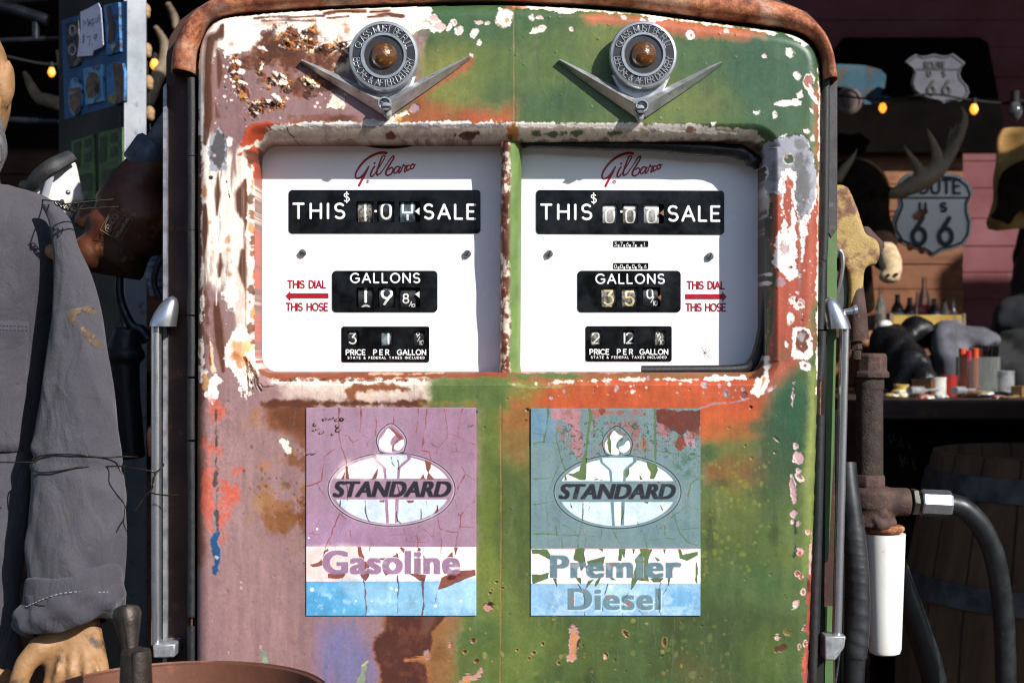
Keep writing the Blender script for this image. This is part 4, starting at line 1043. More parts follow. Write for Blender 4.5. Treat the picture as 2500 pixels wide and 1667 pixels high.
def make_door(parent, mat):
    xs = np.arange(468, 2018, 1.75)
    ys = np.concatenate([np.arange(-2, 1700, 1.75), np.linspace(1704, 3050, 60)])
    p = Painter(xs, ys, '#937372', 1.0, 5)
    paint_door(p)
    X, Y = p.X, p.Y
    eo = -sd_poly(X, Y, DOOR_OUT)                       # >0 inside the door
    gi = sd_rrect(X, Y, *LIP)                           # >0 outside the window
    dep = np.zeros(X.shape)                             # depth in px
    r = 34.0
    e = np.clip(eo, 0, r)
    dep += (r - np.sqrt(np.maximum(r * r - (r - e) ** 2, 0)))
    lw = np.where(Y > 880, 30.0, np.where(Y < 360, 36.0, 26.0))
    g = np.clip(gi / lw, 0, 1)
    dep += 38 * (.82 * (1 - g) ** 1.25 + .18 * (1 - np.sqrt(np.maximum(1 - (1 - g) ** 2, 0))))
    fr = np.clip(np.minimum(eo, gi) / 30, 0, 1)
    dep -= (p.rel * 1.5 + .9 * p.n['big'] + .05 * p.n['rag'] + .05 * p.n['fine']) * (.35 + .65 * fr)
    # snap the rim vertices to the two outlines
    h = 1.75
    Xs, Ys = X.copy(), Y.copy()
    for sdv in (eo, gi):
        gy, gx = np.gradient(sdv)
        gx = gx / np.gradient(X, axis=1); gy = gy / np.gradient(Y, axis=0)
        L = np.hypot(gx, gy) + 1e-9
        mk = np.abs(sdv) < .8 * h
        Xs = np.where(mk, Xs - sdv * gx / L, Xs); Ys = np.where(mk, Ys - sdv * gy / L, Ys)
    ok = (eo > -.8 * h) & (gi > -.8 * h)
    keep = ok[:-1, :-1] & ok[1:, :-1] & ok[:-1, 1:] & ok[1:, 1:]
    d = dep * S
    k = S
    P3 = np.stack([(Xs - 1250) * k, d, Z0 - (Ys - 833.5) * k], -1)
    col = np.concatenate([p.col, p.rgh[..., None]], -1)
    def skirt_depth(v):
        px = v[:, 0] / S + 1250; py = 833.5 - (v[:, 2] - Z0) / S
        inner = sd_rrect(px, py, *LIP) < 20
        return np.where(inner, .074, .05)
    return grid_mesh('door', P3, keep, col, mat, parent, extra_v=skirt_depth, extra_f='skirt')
# ------------------------------------------------------------------ stickers (own grid, units = tenths of photo px in the close-up)
def torch(p, cx, cy, dark, field, white, pale, gap, tint, seed):
    """flame-and-oval torch emblem centred on (cx,cy)"""
    X, Y = p.X, p.Y
    fx = lambda pts: [(x + cx, y + cy) for x, y in pts]
    # outline: oval + teardrop
    ov = np.hypot((X - cx) / 452, (Y - cy) / 262)
    sdo = (ov - 1) * 262 * np.clip(1 / (np.hypot((X - cx) / 452 ** 2, (Y - cy) / 262 ** 2) * 262 + 1e-9) * ov, .8, 1.75)
    tear = spline(fx([(-78, -262), (-100, -300), (-110, -345), (-92, -400), (-50, -445), (-2, -468), (46, -440), (90, -390), (108, -345), (100, -300), (82, -262), (0, -250)]), 6, True)
    sdt = sd_poly(X, Y, [tuple(q) for q in tear])
    sd = np.minimum(sdo, sdt)
    def band(a, b, soft=3):
        return np.clip((sd - a) / soft + .5, 0, 1) * np.clip((b - sd) / soft + .5, 0, 1)
    p.stamp(band(-13, -8), tint, .7); p.stamp(band(-6, 1.5), dark, .95); p.stamp(band(3, 6), tint, .35)
    inner = np.hypot((X - cx) / 418, (Y - cy) / 236)
    inn = np.clip((1 - inner) * 60 + .5, 0, 1)
    upm = np.clip((cy - 77 - Y) / 3 + .5, 0, 1) * inn
    lom = np.clip((Y - cy - 72) / 3 + .5, 0, 1) * np.clip((1 - np.hypot((X - cx) / 412, (Y - cy) / 242)) * 60 + .5, 0, 1)
    p.stamp(upm, white, .98); p.stamp(lom, pale, .98)
    cup_o = fx([(-132, -250), (-122, -205), (-95, -180), (-62, -150), (-52, -76), (58, -76), (64, -150), (100, -180), (134, -212), (140, -250)])
    cup_i = fx([(-108, -242), (108, -242), (112, -214), (66, -178), (42, -150), (38, -74), (-36, -74), (-40, -148), (-66, -178), (-104, -210)])
    p.poly(cup_o, field, soft=3, amp=1.5); p.poly([(x, min(y, cy - 70)) for x, y in cup_i], pale, soft=3, amp=1.5)
    p.poly(fx([(-50, 72), (-24, 72), (-18, 240), (-38, 240)]), field, soft=3, amp=1); p.poly(fx([(26, 72), (52, 72), (46, 236), (22, 240)]), field, soft=3, amp=1); p.poly(fx([(-24, 72), (26, 72), (22, 240), (-18, 240)]), '#f2f4f6', soft=3, amp=1)
    fl = spline(fx([(-26, -432), (-56, -385), (-86, -345), (-84, -300), (-60, -274), (-10, -262), (10, -270), (4, -300), (-10, -325), (4, -362), (36, -392), (8, -405)]), 5, True)
    p.poly([tuple(q) for q in fl], white, soft=3, amp=2)
    fl2 = spline(fx([(78, -362), (90, -330), (78, -296), (46, -276), (14, -292), (16, -318), (46, -330), (58, -350)]), 5, True)
    p.poly([tuple(q) for q in fl2], white, soft=3, amp=2)

def crack(p, pts, w, c, h=-2.0, dark=None, seed=0):
    r = random.Random(int(sum(q[0] * 3 + q[1] for q in pts)) + seed)
    P = [tuple(pts[0])]
    for a, b in zip(pts[:-1], pts[1:]):
        n = max(1, int(math.hypot(b[0] - a[0], b[1] - a[1]) / 26))
        for k in range(1, n + 1):
            t = k / n
            P.append((a[0] + (b[0] - a[0]) * t + (r.uniform(-5, 5) if k < n else 0), a[1] + (b[1] - a[1]) * t + (r.uniform(-4, 4) if k < n else 0)))
    if dark: p.line(P, np.array(w) + 5, dark, soft=3, amp=3, h=0, op=.75)
    p.line(P, np.array(w) * .72, c, soft=2.5, amp=4, h=h, op=.92)

def make_stickers(parent, mat):
    k = 450 / 1307.0
    # left: mauve
    xs = np.arange(52, 1259, 3.3); ys = np.arange(43, 1517, 3.3)
    p = Painter(xs, ys, '#a18194', 3.0, 31)
    X, Y = p.X, p.Y
    p.ell(250, 950, 260, 160, '#ab86a4', soft=120, amp=30, nzk='med', op=.7); p.ell(1050, 250, 300, 200, '#9a7389', soft=120, amp=30, nzk='med', op=.6); p.ell(700, 980, 300, 80, '#9b7590', soft=60, amp=20, op=.6)
    p.poly([(40, 1025), (1270, 1028), (1270, 1273), (40, 1271)], '#f6e8e4', soft=1.5, amp=.6)
    p.poly([(40, 1028), (500, 1028), (420, 1150), (380, 1271), (40, 1271)], '#eecdc6', soft=70, amp=20, nzk='med', op=.8); p.all('#e7b8ae', .2, 'streak', soft=.6, op=.5, region=(-100, 1030, 520, 1270))
    p.poly([(40, 1272), (1270, 1275), (1270, 1530), (40, 1530)], '#62a8cf', soft=1.5, amp=.6)
    p.poly([(320, 1278), (1270, 1278), (1270, 1530), (500, 1530)], '#8fbbd6', soft=90, amp=40, nzk='med', op=.85); p.poly([(900, 1276), (1270, 1276), (1270, 1460), (1000, 1440)], '#a9d2ee', soft=80, amp=30, nzk='med', op=.8); p.ell(130, 1440, 110, 90, '#4a98c8', soft=60, amp=20, op=.6)
    p.all('#b9dcf0', .5, 'rag', soft=.4, op=.5, region=(52, 1272, 1700, 1700))
    torch(p, 657, 620, '#2f3338', '#9c7890', '#fbeeee', '#d5e0ea', '#8a4a40', '#d9cdd9', 1)
    p.all('#b9cfe2', .15, 'rag', soft=.6, op=.35, region=(330, 700, 980, 850))
    p.poly([(240, 540), (320, 430), (560, 380), (600, 460), (590, 545)], '#f6d9d6', soft=60, amp=14, op=.6)
    cr = '#8f4a3c'
    for pts, w in (([(285, 45), (283, 150), (285, 250), (298, 320), (325, 390), (340, 460)], (16, 12, 6, 5)), ([(440, 45), (438, 150), (432, 215)], (12, 6)), ([(530, 50), (548, 140), (546, 240)], 4), ([(672, 45), (670, 150), (660, 165)], 8), ([(845, 50), (842, 150), (830, 220)], 5), ([(905, 55), (896, 180), (880, 260), (876, 350)], (10, 6)), ([(1030, 55), (1050, 200), (1050, 260), (985, 330), (975, 360)], (10, 7, 4)), ([(1158, 55), (1140, 150), (1125, 240)], (8, 5)), ([(1055, 230), (1110, 240), (1180, 280), (1250, 305)], 4), ([(1105, 245), (1115, 340), (1150, 440), (1180, 510), (1245, 555)], 5), ([(1180, 510), (1130, 600), (1110, 660)], 5), ([(178, 55), (180, 110)], 3),
                   ([(298, 320), (230, 350), (180, 390), (170, 480), (160, 560), (120, 580), (58, 598)], 6), ([(120, 575), (165, 640), (200, 690)], 4), ([(440, 225), (500, 265), (480, 330)], 3), ([(345, 235), (380, 290), (420, 270)], 3), ([(865, 345), (925, 355), (940, 420)], 6), ([(940, 300), (985, 335)], 3), ([(1070, 355), (1180, 355)], 3),
                   ([(290, 790), (262, 850), (235, 930), (200, 1000), (190, 1030)], (10, 14, 10)), ([(300, 800), (350, 850), (372, 960), (365, 985)], 4), ([(200, 770), (150, 840), (95, 930)], 4), ([(70, 930), (150, 945), (190, 960)], 3), ([(375, 990), (310, 1000), (230, 1030)], 3), ([(545, 890), (520, 970), (500, 1045)], 4), ([(655, 890), (650, 960), (655, 1022)], 4), ([(650, 945), (740, 940), (835, 938), (845, 990), (840, 1030)], 5), ([(850, 880), (838, 940)], 3), ([(985, 840), (1000, 900), (1060, 920), (1125, 925)], 5), ([(1000, 905), (1008, 1028)], 4), ([(1245, 705), (1190, 745), (1150, 800), (1140, 880), (1120, 960), (1112, 1028)], (12, 7, 5)), ([(1110, 700), (1130, 800), (1140, 810)], 3), ([(1140, 885), (1245, 890)], 4), ([(880, 900), (950, 960), (960, 900)], 2.5), ([(740, 900), (770, 990), (900, 1000)], 2.5)):
        crack(p, pts, w, cr, dark=None)
    for a in range(26):                                            # hair cracks
        r = random.Random(a); x, y = r.uniform(80, 1230), r.choice((r.uniform(60, 360), r.uniform(880, 1015), r.uniform(60, 1000)))
        if 200 < x < 1110 and 370 < y < 880: continue
        crack(p, [(x, y), (x + r.uniform(-50, 50), y + r.uniform(20, 90))], 2, '#8a5f70', h=-1)
    # burst paint upper left
    for (x, y, rx, ry) in ((110, 165, 14, 12), (130, 195, 26, 12), (160, 220, 22, 10), (105, 205, 12, 8), (180, 128, 18, 8), (225, 125, 28, 8), (270, 132, 20, 12), (300, 128, 14, 10), (268, 175, 14, 12), (275, 205, 20, 14), (235, 232, 12, 10), (330, 240, 12, 4), (75, 370, 20, 5), (105, 372, 18, 5), (1215, 172, 14, 4), (1245, 205, 14, 4)):
        p.ell(x, y, rx, ry, '#2b1e20', soft=2, amp=5, h=-1.5, rot=-20); p.ell(x + 3, y - 3, rx * .7, ry * .6, '#a08078', soft=1.5, amp=5, h=1.5, rot=-30)
    # splits in the white band and emblem
    gapc, gd = '#8a5146', '#33201e'
    def split(pts, c=gapc):
        p.poly([(x + 3, y + 2) for x, y in pts], gd, soft=1.5, amp=2); p.poly(pts, c, soft=1.2, amp=2.5, h=-2)
    for pts in ([(332, 455), (343, 460), (355, 548), (328, 550)], [(326, 500), (320, 545), (298, 550)], [(560, 470), (556, 500), (545, 540), (515, 550)], [(893, 415), (938, 430), (930, 470), (915, 500), (902, 480)], [(880, 515), (890, 545), (858, 545)], [(915, 500), (960, 548), (905, 548)], [(570, 697), (605, 697), (600, 712), (572, 710)], [(758, 697), (815, 697), (808, 712), (775, 716)], [(985, 740), (980, 780), (955, 790)],
                [(78, 1155), (130, 1140), (165, 1120), (172, 1150), (140, 1165), (100, 1170)], [(205, 1215), (330, 1215), (310, 1245), (260, 1252), (205, 1245)], [(412, 1024), (440, 1026), (445, 1070), (462, 1100), (455, 1130), (490, 1130), (500, 1200), (492, 1235), (470, 1270), (440, 1240), (425, 1190), (430, 1120)], [(560, 1110), (640, 1105), (700, 1075), (700, 1115), (660, 1120), (600, 1125)], [(590, 1190), (625, 1195), (640, 1215), (612, 1228)], [(690, 1062), (705, 1100), (690, 1130)], [(725, 1030), (750, 1040), (740, 1070), (715, 1035)],
                [(735, 1195), (800, 1215), (900, 1225), (888, 1270), (850, 1265), (820, 1240)], [(845, 1030), (862, 1040), (855, 1070), (850, 1180), (835, 1170), (838, 1060)], [(880, 1085), (900, 1110), (880, 1160)], [(1085, 1062), (1090, 1100), (1060, 1150), (1035, 1220), (1020, 1200), (1010, 1130), (1050, 1100)], [(1098, 1030), (1125, 1032), (1108, 1080)], [(985, 1330), (1010, 1245), (1110, 1200), (1250, 1190), (1250, 1225), (1160, 1260), (1070, 1300)], [(165, 1070), (200, 1040), (215, 1055)], [(190, 1030), (180, 1090), (130, 1140), (160, 1120)]):
        split(pts)
    keep = np.clip(1.2 + .5 * p.n['rag2'], .7, 1)
    t = p.raster_text('STANDARD', 238, 1082, 676, 563, 9, .25, 1.0); p.stamp(np.clip(t, 0, 1), '#202428', .97, .2)
    g = p.raster_text('Gasoline', 168, 1142, 1222, 1052, 13, 0, 1.1, 'G'); sh = np.roll(np.roll(g, -2, 0), -1, 1)
    p.stamp(np.clip(sh - g, 0, 1), '#fff6f0', .7); p.stamp(g * keep, '#9c7893', 1)
    p.ell(1080, 1245, 60, 12, '#5a2d22', soft=6, amp=12, rot=-18)
    for pts, w in (([(455, 1262), (468, 1320), (474, 1420), (472, 1512)], (9, 14, 10)), ([(700, 1230), (705, 1290), (702, 1400), (698, 1500)], (9, 5)), ([(880, 1262), (878, 1350), (884, 1420), (872, 1515)], (26, 12, 16)), ([(985, 1330), (970, 1400), (960, 1440)], 3), ([(655, 390), (662, 440), (678, 455)], 7), ([(700, 415), (710, 450), (705, 480)], 8), ([(470, 700), (470, 770), (490, 835), (500, 850)], (5, 12)), ([(690, 780), (700, 840), (722, 862)], 9), ([(295, 700), (290, 740)], 4), ([(865, 760), (865, 832)], 3), ([(905, 700), (912, 760)], 3), ([(980, 735), (985, 770)], 5), ([(1008, 1030), (1006, 1075)], 5), ([(505, 1025), (500, 1060)], 5), ([(545, 560), (535, 610)], 4), ([(700, 580), (712, 660)], 8), ([(340, 560), (345, 700)], 5)):
        crack(p, pts, w, '#3a2422' if np.max(w) < 14 else '#6a443c', h=-2, dark=None)
    p.poly([(640, 180), (668, 190), (690, 215), (720, 240), (735, 260), (720, 270), (690, 240), (660, 205)], '#94554e', soft=2, amp=5); p.line([(735, 262), (700, 275), (670, 310), (665, 345)], (12, 6), '#8d5a5e', soft=3, amp=4)
    p.specks(60, 60, 1285, 1250, 1510, .5, 2.6, ('#e6f4fc', '#d3eaf6'), 33, amp=1, h=0)
    for (x, y, r_) in ((655, 1322, 10), (690, 1332, 10), (1148, 1410, 9), (970, 1445, 12), (405, 1410, 5), (520, 1412, 5), (130, 900, 8), (70, 965, 7), (95, 1330, 14)):
        p.ell(x, y, r_, r_, '#eef8fd', soft=3, amp=2)
    p.specks(120, 60, 60, 1250, 1020, .4, 1.6, ('#7d5f74', '#b99aae'), 34, amp=.6, h=0)
    p.col *= (1 + .08 * p.n['rag2'] + .07 * p.n['streak'] + .07 * p.n['fine'])[..., None]
    sticker(parent, mat, p, lambda x, y: (730 + x * k, 980 + y * k), 'pink-mauve sticker with a torch emblem')
    # right: grey-teal
    xs = np.arange(46, 1250, 3.3); ys = np.arange(49, 1516, 3.3)
    p = Painter(xs, ys, '#738a8c', 3.0, 61)
    p.ell(150, 850, 200, 260, '#71898d', soft=120, amp=30, nzk='med', op=.7); p.ell(130, 150, 120, 160, '#6a8fa8', soft=90, amp=20, nzk='med', op=.7); p.ell(1000, 900, 260, 120, '#6a8588', soft=100, amp=20, op=.6)
    p.poly([(40, 1040), (1270, 1040), (1270, 1287), (40, 1287)], '#f8f0f2', soft=1.5, amp=.6); p.line([(160, 1041), (1225, 1041)], 6, '#e79a9a', soft=3, amp=2)
    p.poly([(40, 1287), (1270, 1287), (1270, 1530), (40, 1530)], '#93b9d6', soft=1.5, amp=.6); p.ell(1130, 1400, 120, 90, '#6aa4cc', soft=70, amp=24, op=.8); p.ell(150, 1420, 120, 80, '#84b2d2', soft=60, amp=20, op=.7); p.ell(620, 1330, 180, 40, '#b4d6f0', soft=60, amp=20, op=.8); p.all('#c4dff2', .4, 'rag', soft=.4, op=.5, region=(40, 1285, 1250, 1640))
    grn = '#5b7042'
    # rust showing through the top
    for pts, c in (([(180, 55), (400, 55), (395, 120), (405, 200), (408, 300), (390, 300), (350, 250), (330, 180), (270, 130), (215, 130), (180, 100)], '#b07f86'), ([(340, 260), (410, 290), (405, 410), (375, 400), (350, 340)], '#a87a7c'), ([(480, 62), (640, 62), (640, 90), (600, 100), (560, 95), (490, 130)], '#a8655a'), ([(940, 62), (1245, 62), (1240, 240), (1200, 230), (1150, 190), (1120, 240), (1060, 210), (1000, 200), (945, 150)], '#6a3830'), ([(1075, 260), (1130, 220), (1140, 300), (1110, 350), (1070, 320)], '#8a4436'), ([(945, 150), (1030, 190), (1010, 260), (950, 230)], '#a9777a'), ([(1120, 230), (1230, 210), (1210, 330), (1150, 310)], '#b08a90'), ([(640, 62), (720, 62), (700, 100), (660, 110)], '#9a6a64')):
        p.poly(pts, c, soft=4, amp=14)
    p.all('#8f4a34', .35, 'rag', soft=.3, op=.8, region=(900, 20, 1300, 330)); p.all('#b06a50', .45, 'rag2', soft=.3, op=.7, region=(460, 40, 760, 190)); p.all('#a8503a', .5, 'rag', soft=.25, op=.8, region=(760, 50, 900, 260))
    for (x0, y0, x1, y1, n_) in ((235, 180, 400, 430, 120), (400, 60, 460, 330, 60), (470, 100, 640, 320, 90), (760, 60, 920, 260, 90), (940, 180, 1060, 330, 60), (1000, 370, 1220, 560, 120), (700, 560, 1080, 585, 50), (1080, 640, 1170, 760, 40), (390, 880, 480, 950, 40), (820, 850, 1010, 940, 50), (930, 780, 1100, 880, 50), (330, 590, 400, 700, 30), (1100, 280, 1230, 360, 40), (1110, 560, 1180, 660, 30)):
        p.specks(n_, x0, y0, x1, y1, .7, 3.4, ('#a9777c', '#4c5c56', '#2f4038', '#c09498', '#7a9a9c', '#55706a'), x0 + y1, amp=1.6, soft=1.2, h=-.5)
    p.all('#3f6a4e', .25, 'rag', soft=.3, op=.7, region=(1040, 360, 1240, 560)); p.all('#44664a', .35, 'rag2', soft=.3, op=.6, region=(470, 90, 640, 240))
    p.all('#9a6a62', .30, 'rag', soft=.25, op=.8, region=(150, -60, 960, 420)); p.all('#7a3a28', .5, 'rag2', soft=.2, op=.9, region=(420, -40, 960, 260)); p.all('#6a3024', .1, 'rag2', soft=.3, op=.8, region=(900, -60, 1360, 260)); p.all('#3c4a42', .42, 'fine', soft=.2, op=.8, region=(200, 60, 1300, 480))
    p.ell(845, 285, 9, 34, '#6a2f1c', soft=4, amp=5); p.ell(845, 290, 18, 42, '#a46a3c', soft=10, amp=6, op=.5)
    torch(p, 660, 638, '#2c333a', '#6b858c', '#fdf8f8', '#cfdff2', grn, '#8fa4aa', 2)
    p.specks(90, 240, 565, 1090, 705, .6, 2.8, ('#b07f84', '#a85a48', '#6f8a90'), 71, amp=1.5, h=-.5)
    for pts, w in (([(165, 52), (160, 150), (150, 230), (138, 290)], (22, 12, 16)), ([(62, 225), (140, 235)], 8), ([(65, 298), (140, 285), (232, 300)], (8, 6)), ([(460, 52), (470, 110), (455, 200), (440, 320), (425, 420)], (34, 26, 20, 24)), ([(455, 215), (530, 195), (560, 230)], 10), ([(922, 52), (926, 200), (930, 330), (928, 430)], (26, 22, 18)), ([(925, 345), (1040, 365), (1130, 375), (1240, 385)], (9, 16)), ([(235, 200), (222, 240), (245, 330), (262, 420), (290, 490)], (5, 7)), ([(250, 445), (215, 520), (190, 590), (158, 670), (160, 900), (172, 1040)], 4), ([(65, 548), (210, 535)], 5), ([(60, 728), (120, 722), (212, 705)], (10, 5)), ([(62, 935), (200, 940), (380, 950)], 9), ([(385, 945), (480, 950), (540, 965), (545, 905)], 7), ([(415, 720), (410, 830), (388, 930), (376, 1040)], (7, 8)), ([(1240, 545), (1180, 580), (1160, 660), (1150, 720), (1100, 780), (1040, 820)], 7), ([(1060, 800), (1085, 880), (1100, 930), (1150, 990), (1225, 1020)], (8, 14, 10)), ([(1110, 905), (1232, 892)], 6), ([(610, 890), (650, 960), (690, 1040)], 4), ([(800, 850), (850, 940), (870, 1040)], (4, 10)), ([(870, 985), (990, 965), (1080, 975), (1100, 900)], 3), ([(250, 860), (330, 900), (380, 945)], 3), ([(240, 840), (255, 930), (270, 1040)], 3), ([(1150, 730), (1232, 770)], 3), ([(830, 340), (915, 345)], 4), ([(995, 880), (1000, 1040)], 3), ([(440, 900), (430, 1035)], 3), ([(170, 870), (225, 890), (228, 940)], 3)):
        crack(p, pts, w, grn, h=-2)
    gapc = '#5e7147'; gd = '#2c3526'
    def split(pts, c=gapc):
        p.poly([(x + 3, y + 2) for x, y in pts], gd, soft=1.5, amp=2); p.poly(pts, c, soft=1.2, amp=3, h=-2)
    for pts in ([(410, 400), (440, 395), (438, 480), (432, 555), (395, 555), (340, 530), (300, 510), (345, 510), (390, 490)], [(862, 420), (930, 440), (945, 480), (925, 530), (915, 548), (888, 548), (895, 500), (875, 470)], [(740, 475), (742, 510), (725, 538), (712, 530), (720, 490)], [(600, 240), (612, 280), (612, 370), (598, 355), (588, 290)], [(480, 555), (510, 545), (560, 556)], [(815, 515), (835, 550), (815, 550)], [(290, 520), (300, 555), (282, 555)], [(690, 720), (702, 780), (690, 830), (682, 870), (690, 780)],
                [(50, 1045), (160, 1045), (180, 1080), (175, 1115), (140, 1095), (100, 1075), (55, 1075)], [(50, 1220), (110, 1225), (170, 1210), (165, 1250), (110, 1270), (55, 1290)], [(360, 1040), (425, 1040), (420, 1080), (430, 1120), (440, 1180), (420, 1170), (400, 1200), (380, 1130), (345, 1120)], [(440, 1130), (520, 1110), (570, 1095), (560, 1130), (550, 1190), (500, 1170), (460, 1170)], [(525, 1040), (555, 1040), (552, 1062)], [(670, 1040), (715, 1042), (705, 1110), (690, 1080), (685, 1125), (662, 1125)], [(815, 1040), (905, 1045), (880, 1100), (870, 1200), (880, 1270), (800, 1260), (770, 1310), (755, 1330), (760, 1250), (790, 1160), (780, 1120), (825, 1070)], [(765, 1045), (780, 1045), (770, 1085)], [(920, 1095), (960, 1120), (940, 1130)], [(985, 1045), (998, 1045), (988, 1075)], [(1088, 1042), (1105, 1045), (1120, 1085), (1225, 1062), (1228, 1085), (1150, 1125), (1100, 1110)], [(1020, 1150), (1045, 1190), (1020, 1300), (1010, 1230)], [(360, 1240), (400, 1250), (398, 1290), (380, 1270)], [(430, 1330), (450, 1270), (500, 1250), (470, 1280)], [(495, 1315), (505, 1270), (540, 1240), (525, 1280)], [(200, 1250), (225, 1250), (232, 1320)], [(565, 1210), (600, 1230), (650, 1262), (620, 1262), (580, 1225)], [(885, 1250), (985, 1245), (960, 1275), (910, 1275)], [(1215, 1130), (1228, 1180), (1222, 1290), (1210, 1270)], [(845, 710), (875, 710), (870, 720)]):
        split(pts)
    keep = np.clip(1.2 + .5 * p.n['rag2'], .7, 1)
    t = p.raster_text('STANDARD', 240, 1074, 690, 582, 9, .25, 1.0); p.stamp(t * keep, '#2b2a34', 1, .2)
    a = p.raster_text('Premier', 180, 1112, 1248, 1086, 13, 0, 1.1, 'P'); b = p.raster_text('Diesel', 306, 970, 1474, 1320, 11, 0, 1.1, 'D')
    p.stamp(np.clip(np.roll(a, 2, 1) - a, 0, 1), '#f0a0a0', .6); p.stamp(a * keep, '#657f87', 1); p.stamp(np.clip(np.roll(np.roll(b, 2, 0), 2, 1) - b, 0, 1), '#d9ecf8', .7); p.stamp(b * keep, '#68848c', .97)
    for pts, w in (([(225, 1300), (240, 1350), (265, 1415)], (6, 2)), ([(378, 1290), (400, 1320)], 5), ([(415, 722), (412, 840)], 6), ([(325, 715), (335, 750)], 4), ([(465, 712), (455, 770)], 4), ([(965, 735), (980, 770)], 6), ([(800, 850), (805, 870)], 5), ([(590, 1290), (578, 1340), (560, 1400), (555, 1480)], 4), ([(755, 1320), (730, 1370), (698, 1400), (696, 1512)], (8, 4)), ([(968, 1285), (955, 1340), (958, 1480), (968, 1508)], (6, 4, 8)), ([(1020, 1290), (1005, 1330), (980, 1365)], (10, 3)), ([(425, 1340), (428, 1512)], 5), ([(800, 1470), (838, 1500), (838, 1512)], 3), ([(970, 610), (975, 690)], (4, 16)), ([(650, 600), (655, 690)], 5), ([(725, 600), (720, 680)], 5)):
        crack(p, pts, w, '#38433a', h=-2)
    for (x, y, rx, ry) in ((620, 1150, 14, 14), (430, 1345, 8, 6), (340, 1385, 7, 18), (345, 1415, 8, 12), (740, 1430, 18, 14), (605, 1378, 30, 5), (680, 1150, 8, 6)):
        p.ell(x, y, rx, ry, '#a8705c', soft=3, amp=6, h=-.6)
    p.specks(60, 60, 1295, 1220, 1505, .5, 2.4, ('#e6f4fc', '#d9ecf8'), 73, amp=1, h=0); p.ell(612, 1312, 18, 14, '#eff8fd', soft=6, amp=5)
    p.specks(140, 60, 60, 1240, 1030, .4, 1.5, ('#53696e', '#8fa6aa'), 74, amp=.6, h=0)
    p.col *= (1 + .08 * p.n['rag2'] + .07 * p.n['streak'] + .07 * p.n['fine'])[..., None]
    sticker(parent, mat, p, lambda x, y: (1280 + x * k, 980 + y * k), 'grey-teal sticker with a torch emblem')

def sticker(parent, mat, p, f, label):
    px, py = f(p.X, p.Y)
    rel = np.clip(p.rel, -9, 8) * .00006
    dep = -.0018 - rel
    P3 = np.stack([(px - 1250) * S, dep, Z0 - (py - 833.5) * S], -1)
    keep = np.ones((P3.shape[0] - 1, P3.shape[1] - 1), bool)
    col = np.concatenate([p.col, p.rgh[..., None]], -1)
    o = grid_mesh('sticker', P3, keep, col, mat, parent, extra_v=lambda v: np.full(len(v), .0005), extra_f='skirt')
    o['label'] = label
    return o

# ------------------------------------------------------------------ materials of the pump
def metals():
    R = {}
    R['chrome'] = M('worn_chrome', '#c4c4c8', '#a4a4a8', .25, .88, 40, .45, .7, .02, 300, .0004, rvar=.07, k=1)
    R['pot'] = M('dull_cast_metal', '#a4a6aa', '#c4c5c8', .36, .6, 70, .35, .65, .35, 400, .0006, '#5a5856', 120, .6, .72, k=.9)
    R['plate'] = M('brushed_ring_metal', '#b4b7bb', '#94979c', .33, .6, 90, .4, .65, .2, 500, .0005, k=.9)
    R['ringfloor'] = M('darkened_ring_floor', '#3a3b3f', '#29292c', .5, .4, 90, .4, .65, .2, 500, .0005)
    R['black'] = M('black_enamel', '#0b0b0c', '#141517', .22, 0, 40, .4, .7, .03, 300, .0004, k=.8)
    R['rubber'] = M('weathered_rubber', '#1a1b1d', '#26272a', .55, 0, 120, .4, .65, .5, 500, .001, '#6a6a6c', 300, .7, .78, k=.7)
    R['white'] = M('white_enamel', '#f3f2f4', '#eceaec', .18, 0, 12, .4, .7, .03, 40, .002, '#d8cfc4', 60, .72, .85, k=.92)
    R['wtext'] = M('white_lettering', '#f4f4f2', '#e6e6e2', .4, 0, 80, k=.9)
    R['red'] = M('red_lettering', '#b0122a', '#a01226', .35, 0, 80, k=.8)
    R['bulb'] = M('amber_glass', '#6a4018', '#3c200a', .05, 0, 60, .35, .65, .3, 260, .002, '#c8a070', 110, .56, .7, coat=.6)
    R['rust_dark'] = M('dark_rust', '#3a1c14', '#58301f', .85, .1, 25, .35, .65, .6, 260, .002, '#7a4a2c', 60, .58, .72)
    R['rust_orange'] = M('orange_rust', '#8c4a28', '#6a3420', .85, .1, 22, .35, .65, .8, 200, .003, '#c88a58', 34, .52, .66)
    R['green_trim'] = M('chipped_green_paint', '#5f7d45', '#4c6a3a', .5, 0, 14, .35, .65, .25, 200, .001, '#8aa06a', 90, .62, .7)
    R['screw'] = M('worn_screw_metal', '#9a9ca0', '#6a6a6c', .35, .9, 200, .4, .6, .2, 600, .0005)
    R['dark'] = M('flat_black', '#0c0a09', '#14110f', .8, 0, 20)  # one near-black for housings, wells, slots, seams, cables and nostrils
    R['wheel'] = M('black_number_wheel', '#1a1b1d', '#2a2c2e', .4, 0, 160, .4, .6, .2, 700, .0005)
    R['wheel_worn'] = M('scuffed_number_wheel', '#3f3d39', '#8a857a', .5, 0, 260, .42, .6, .2, 900, .0005)
    R['wheel_pale'] = M('pale_number_wheel', '#b6b4ae', '#85837e', .5, 0, 220, .4, .65, .2, 900, .0005)
    R['digit'] = M('white_digit', '#efeee8', '#d8d5cc', .5, 0, 200)
    R['digit_y'] = M('yellowed_digit', '#e4d3a4', '#c9b384', .5, 0, 200)
    R['copper'] = M('copper_pointer', '#a06a48', '#7a4a34', .5, .3, 200)
    return R

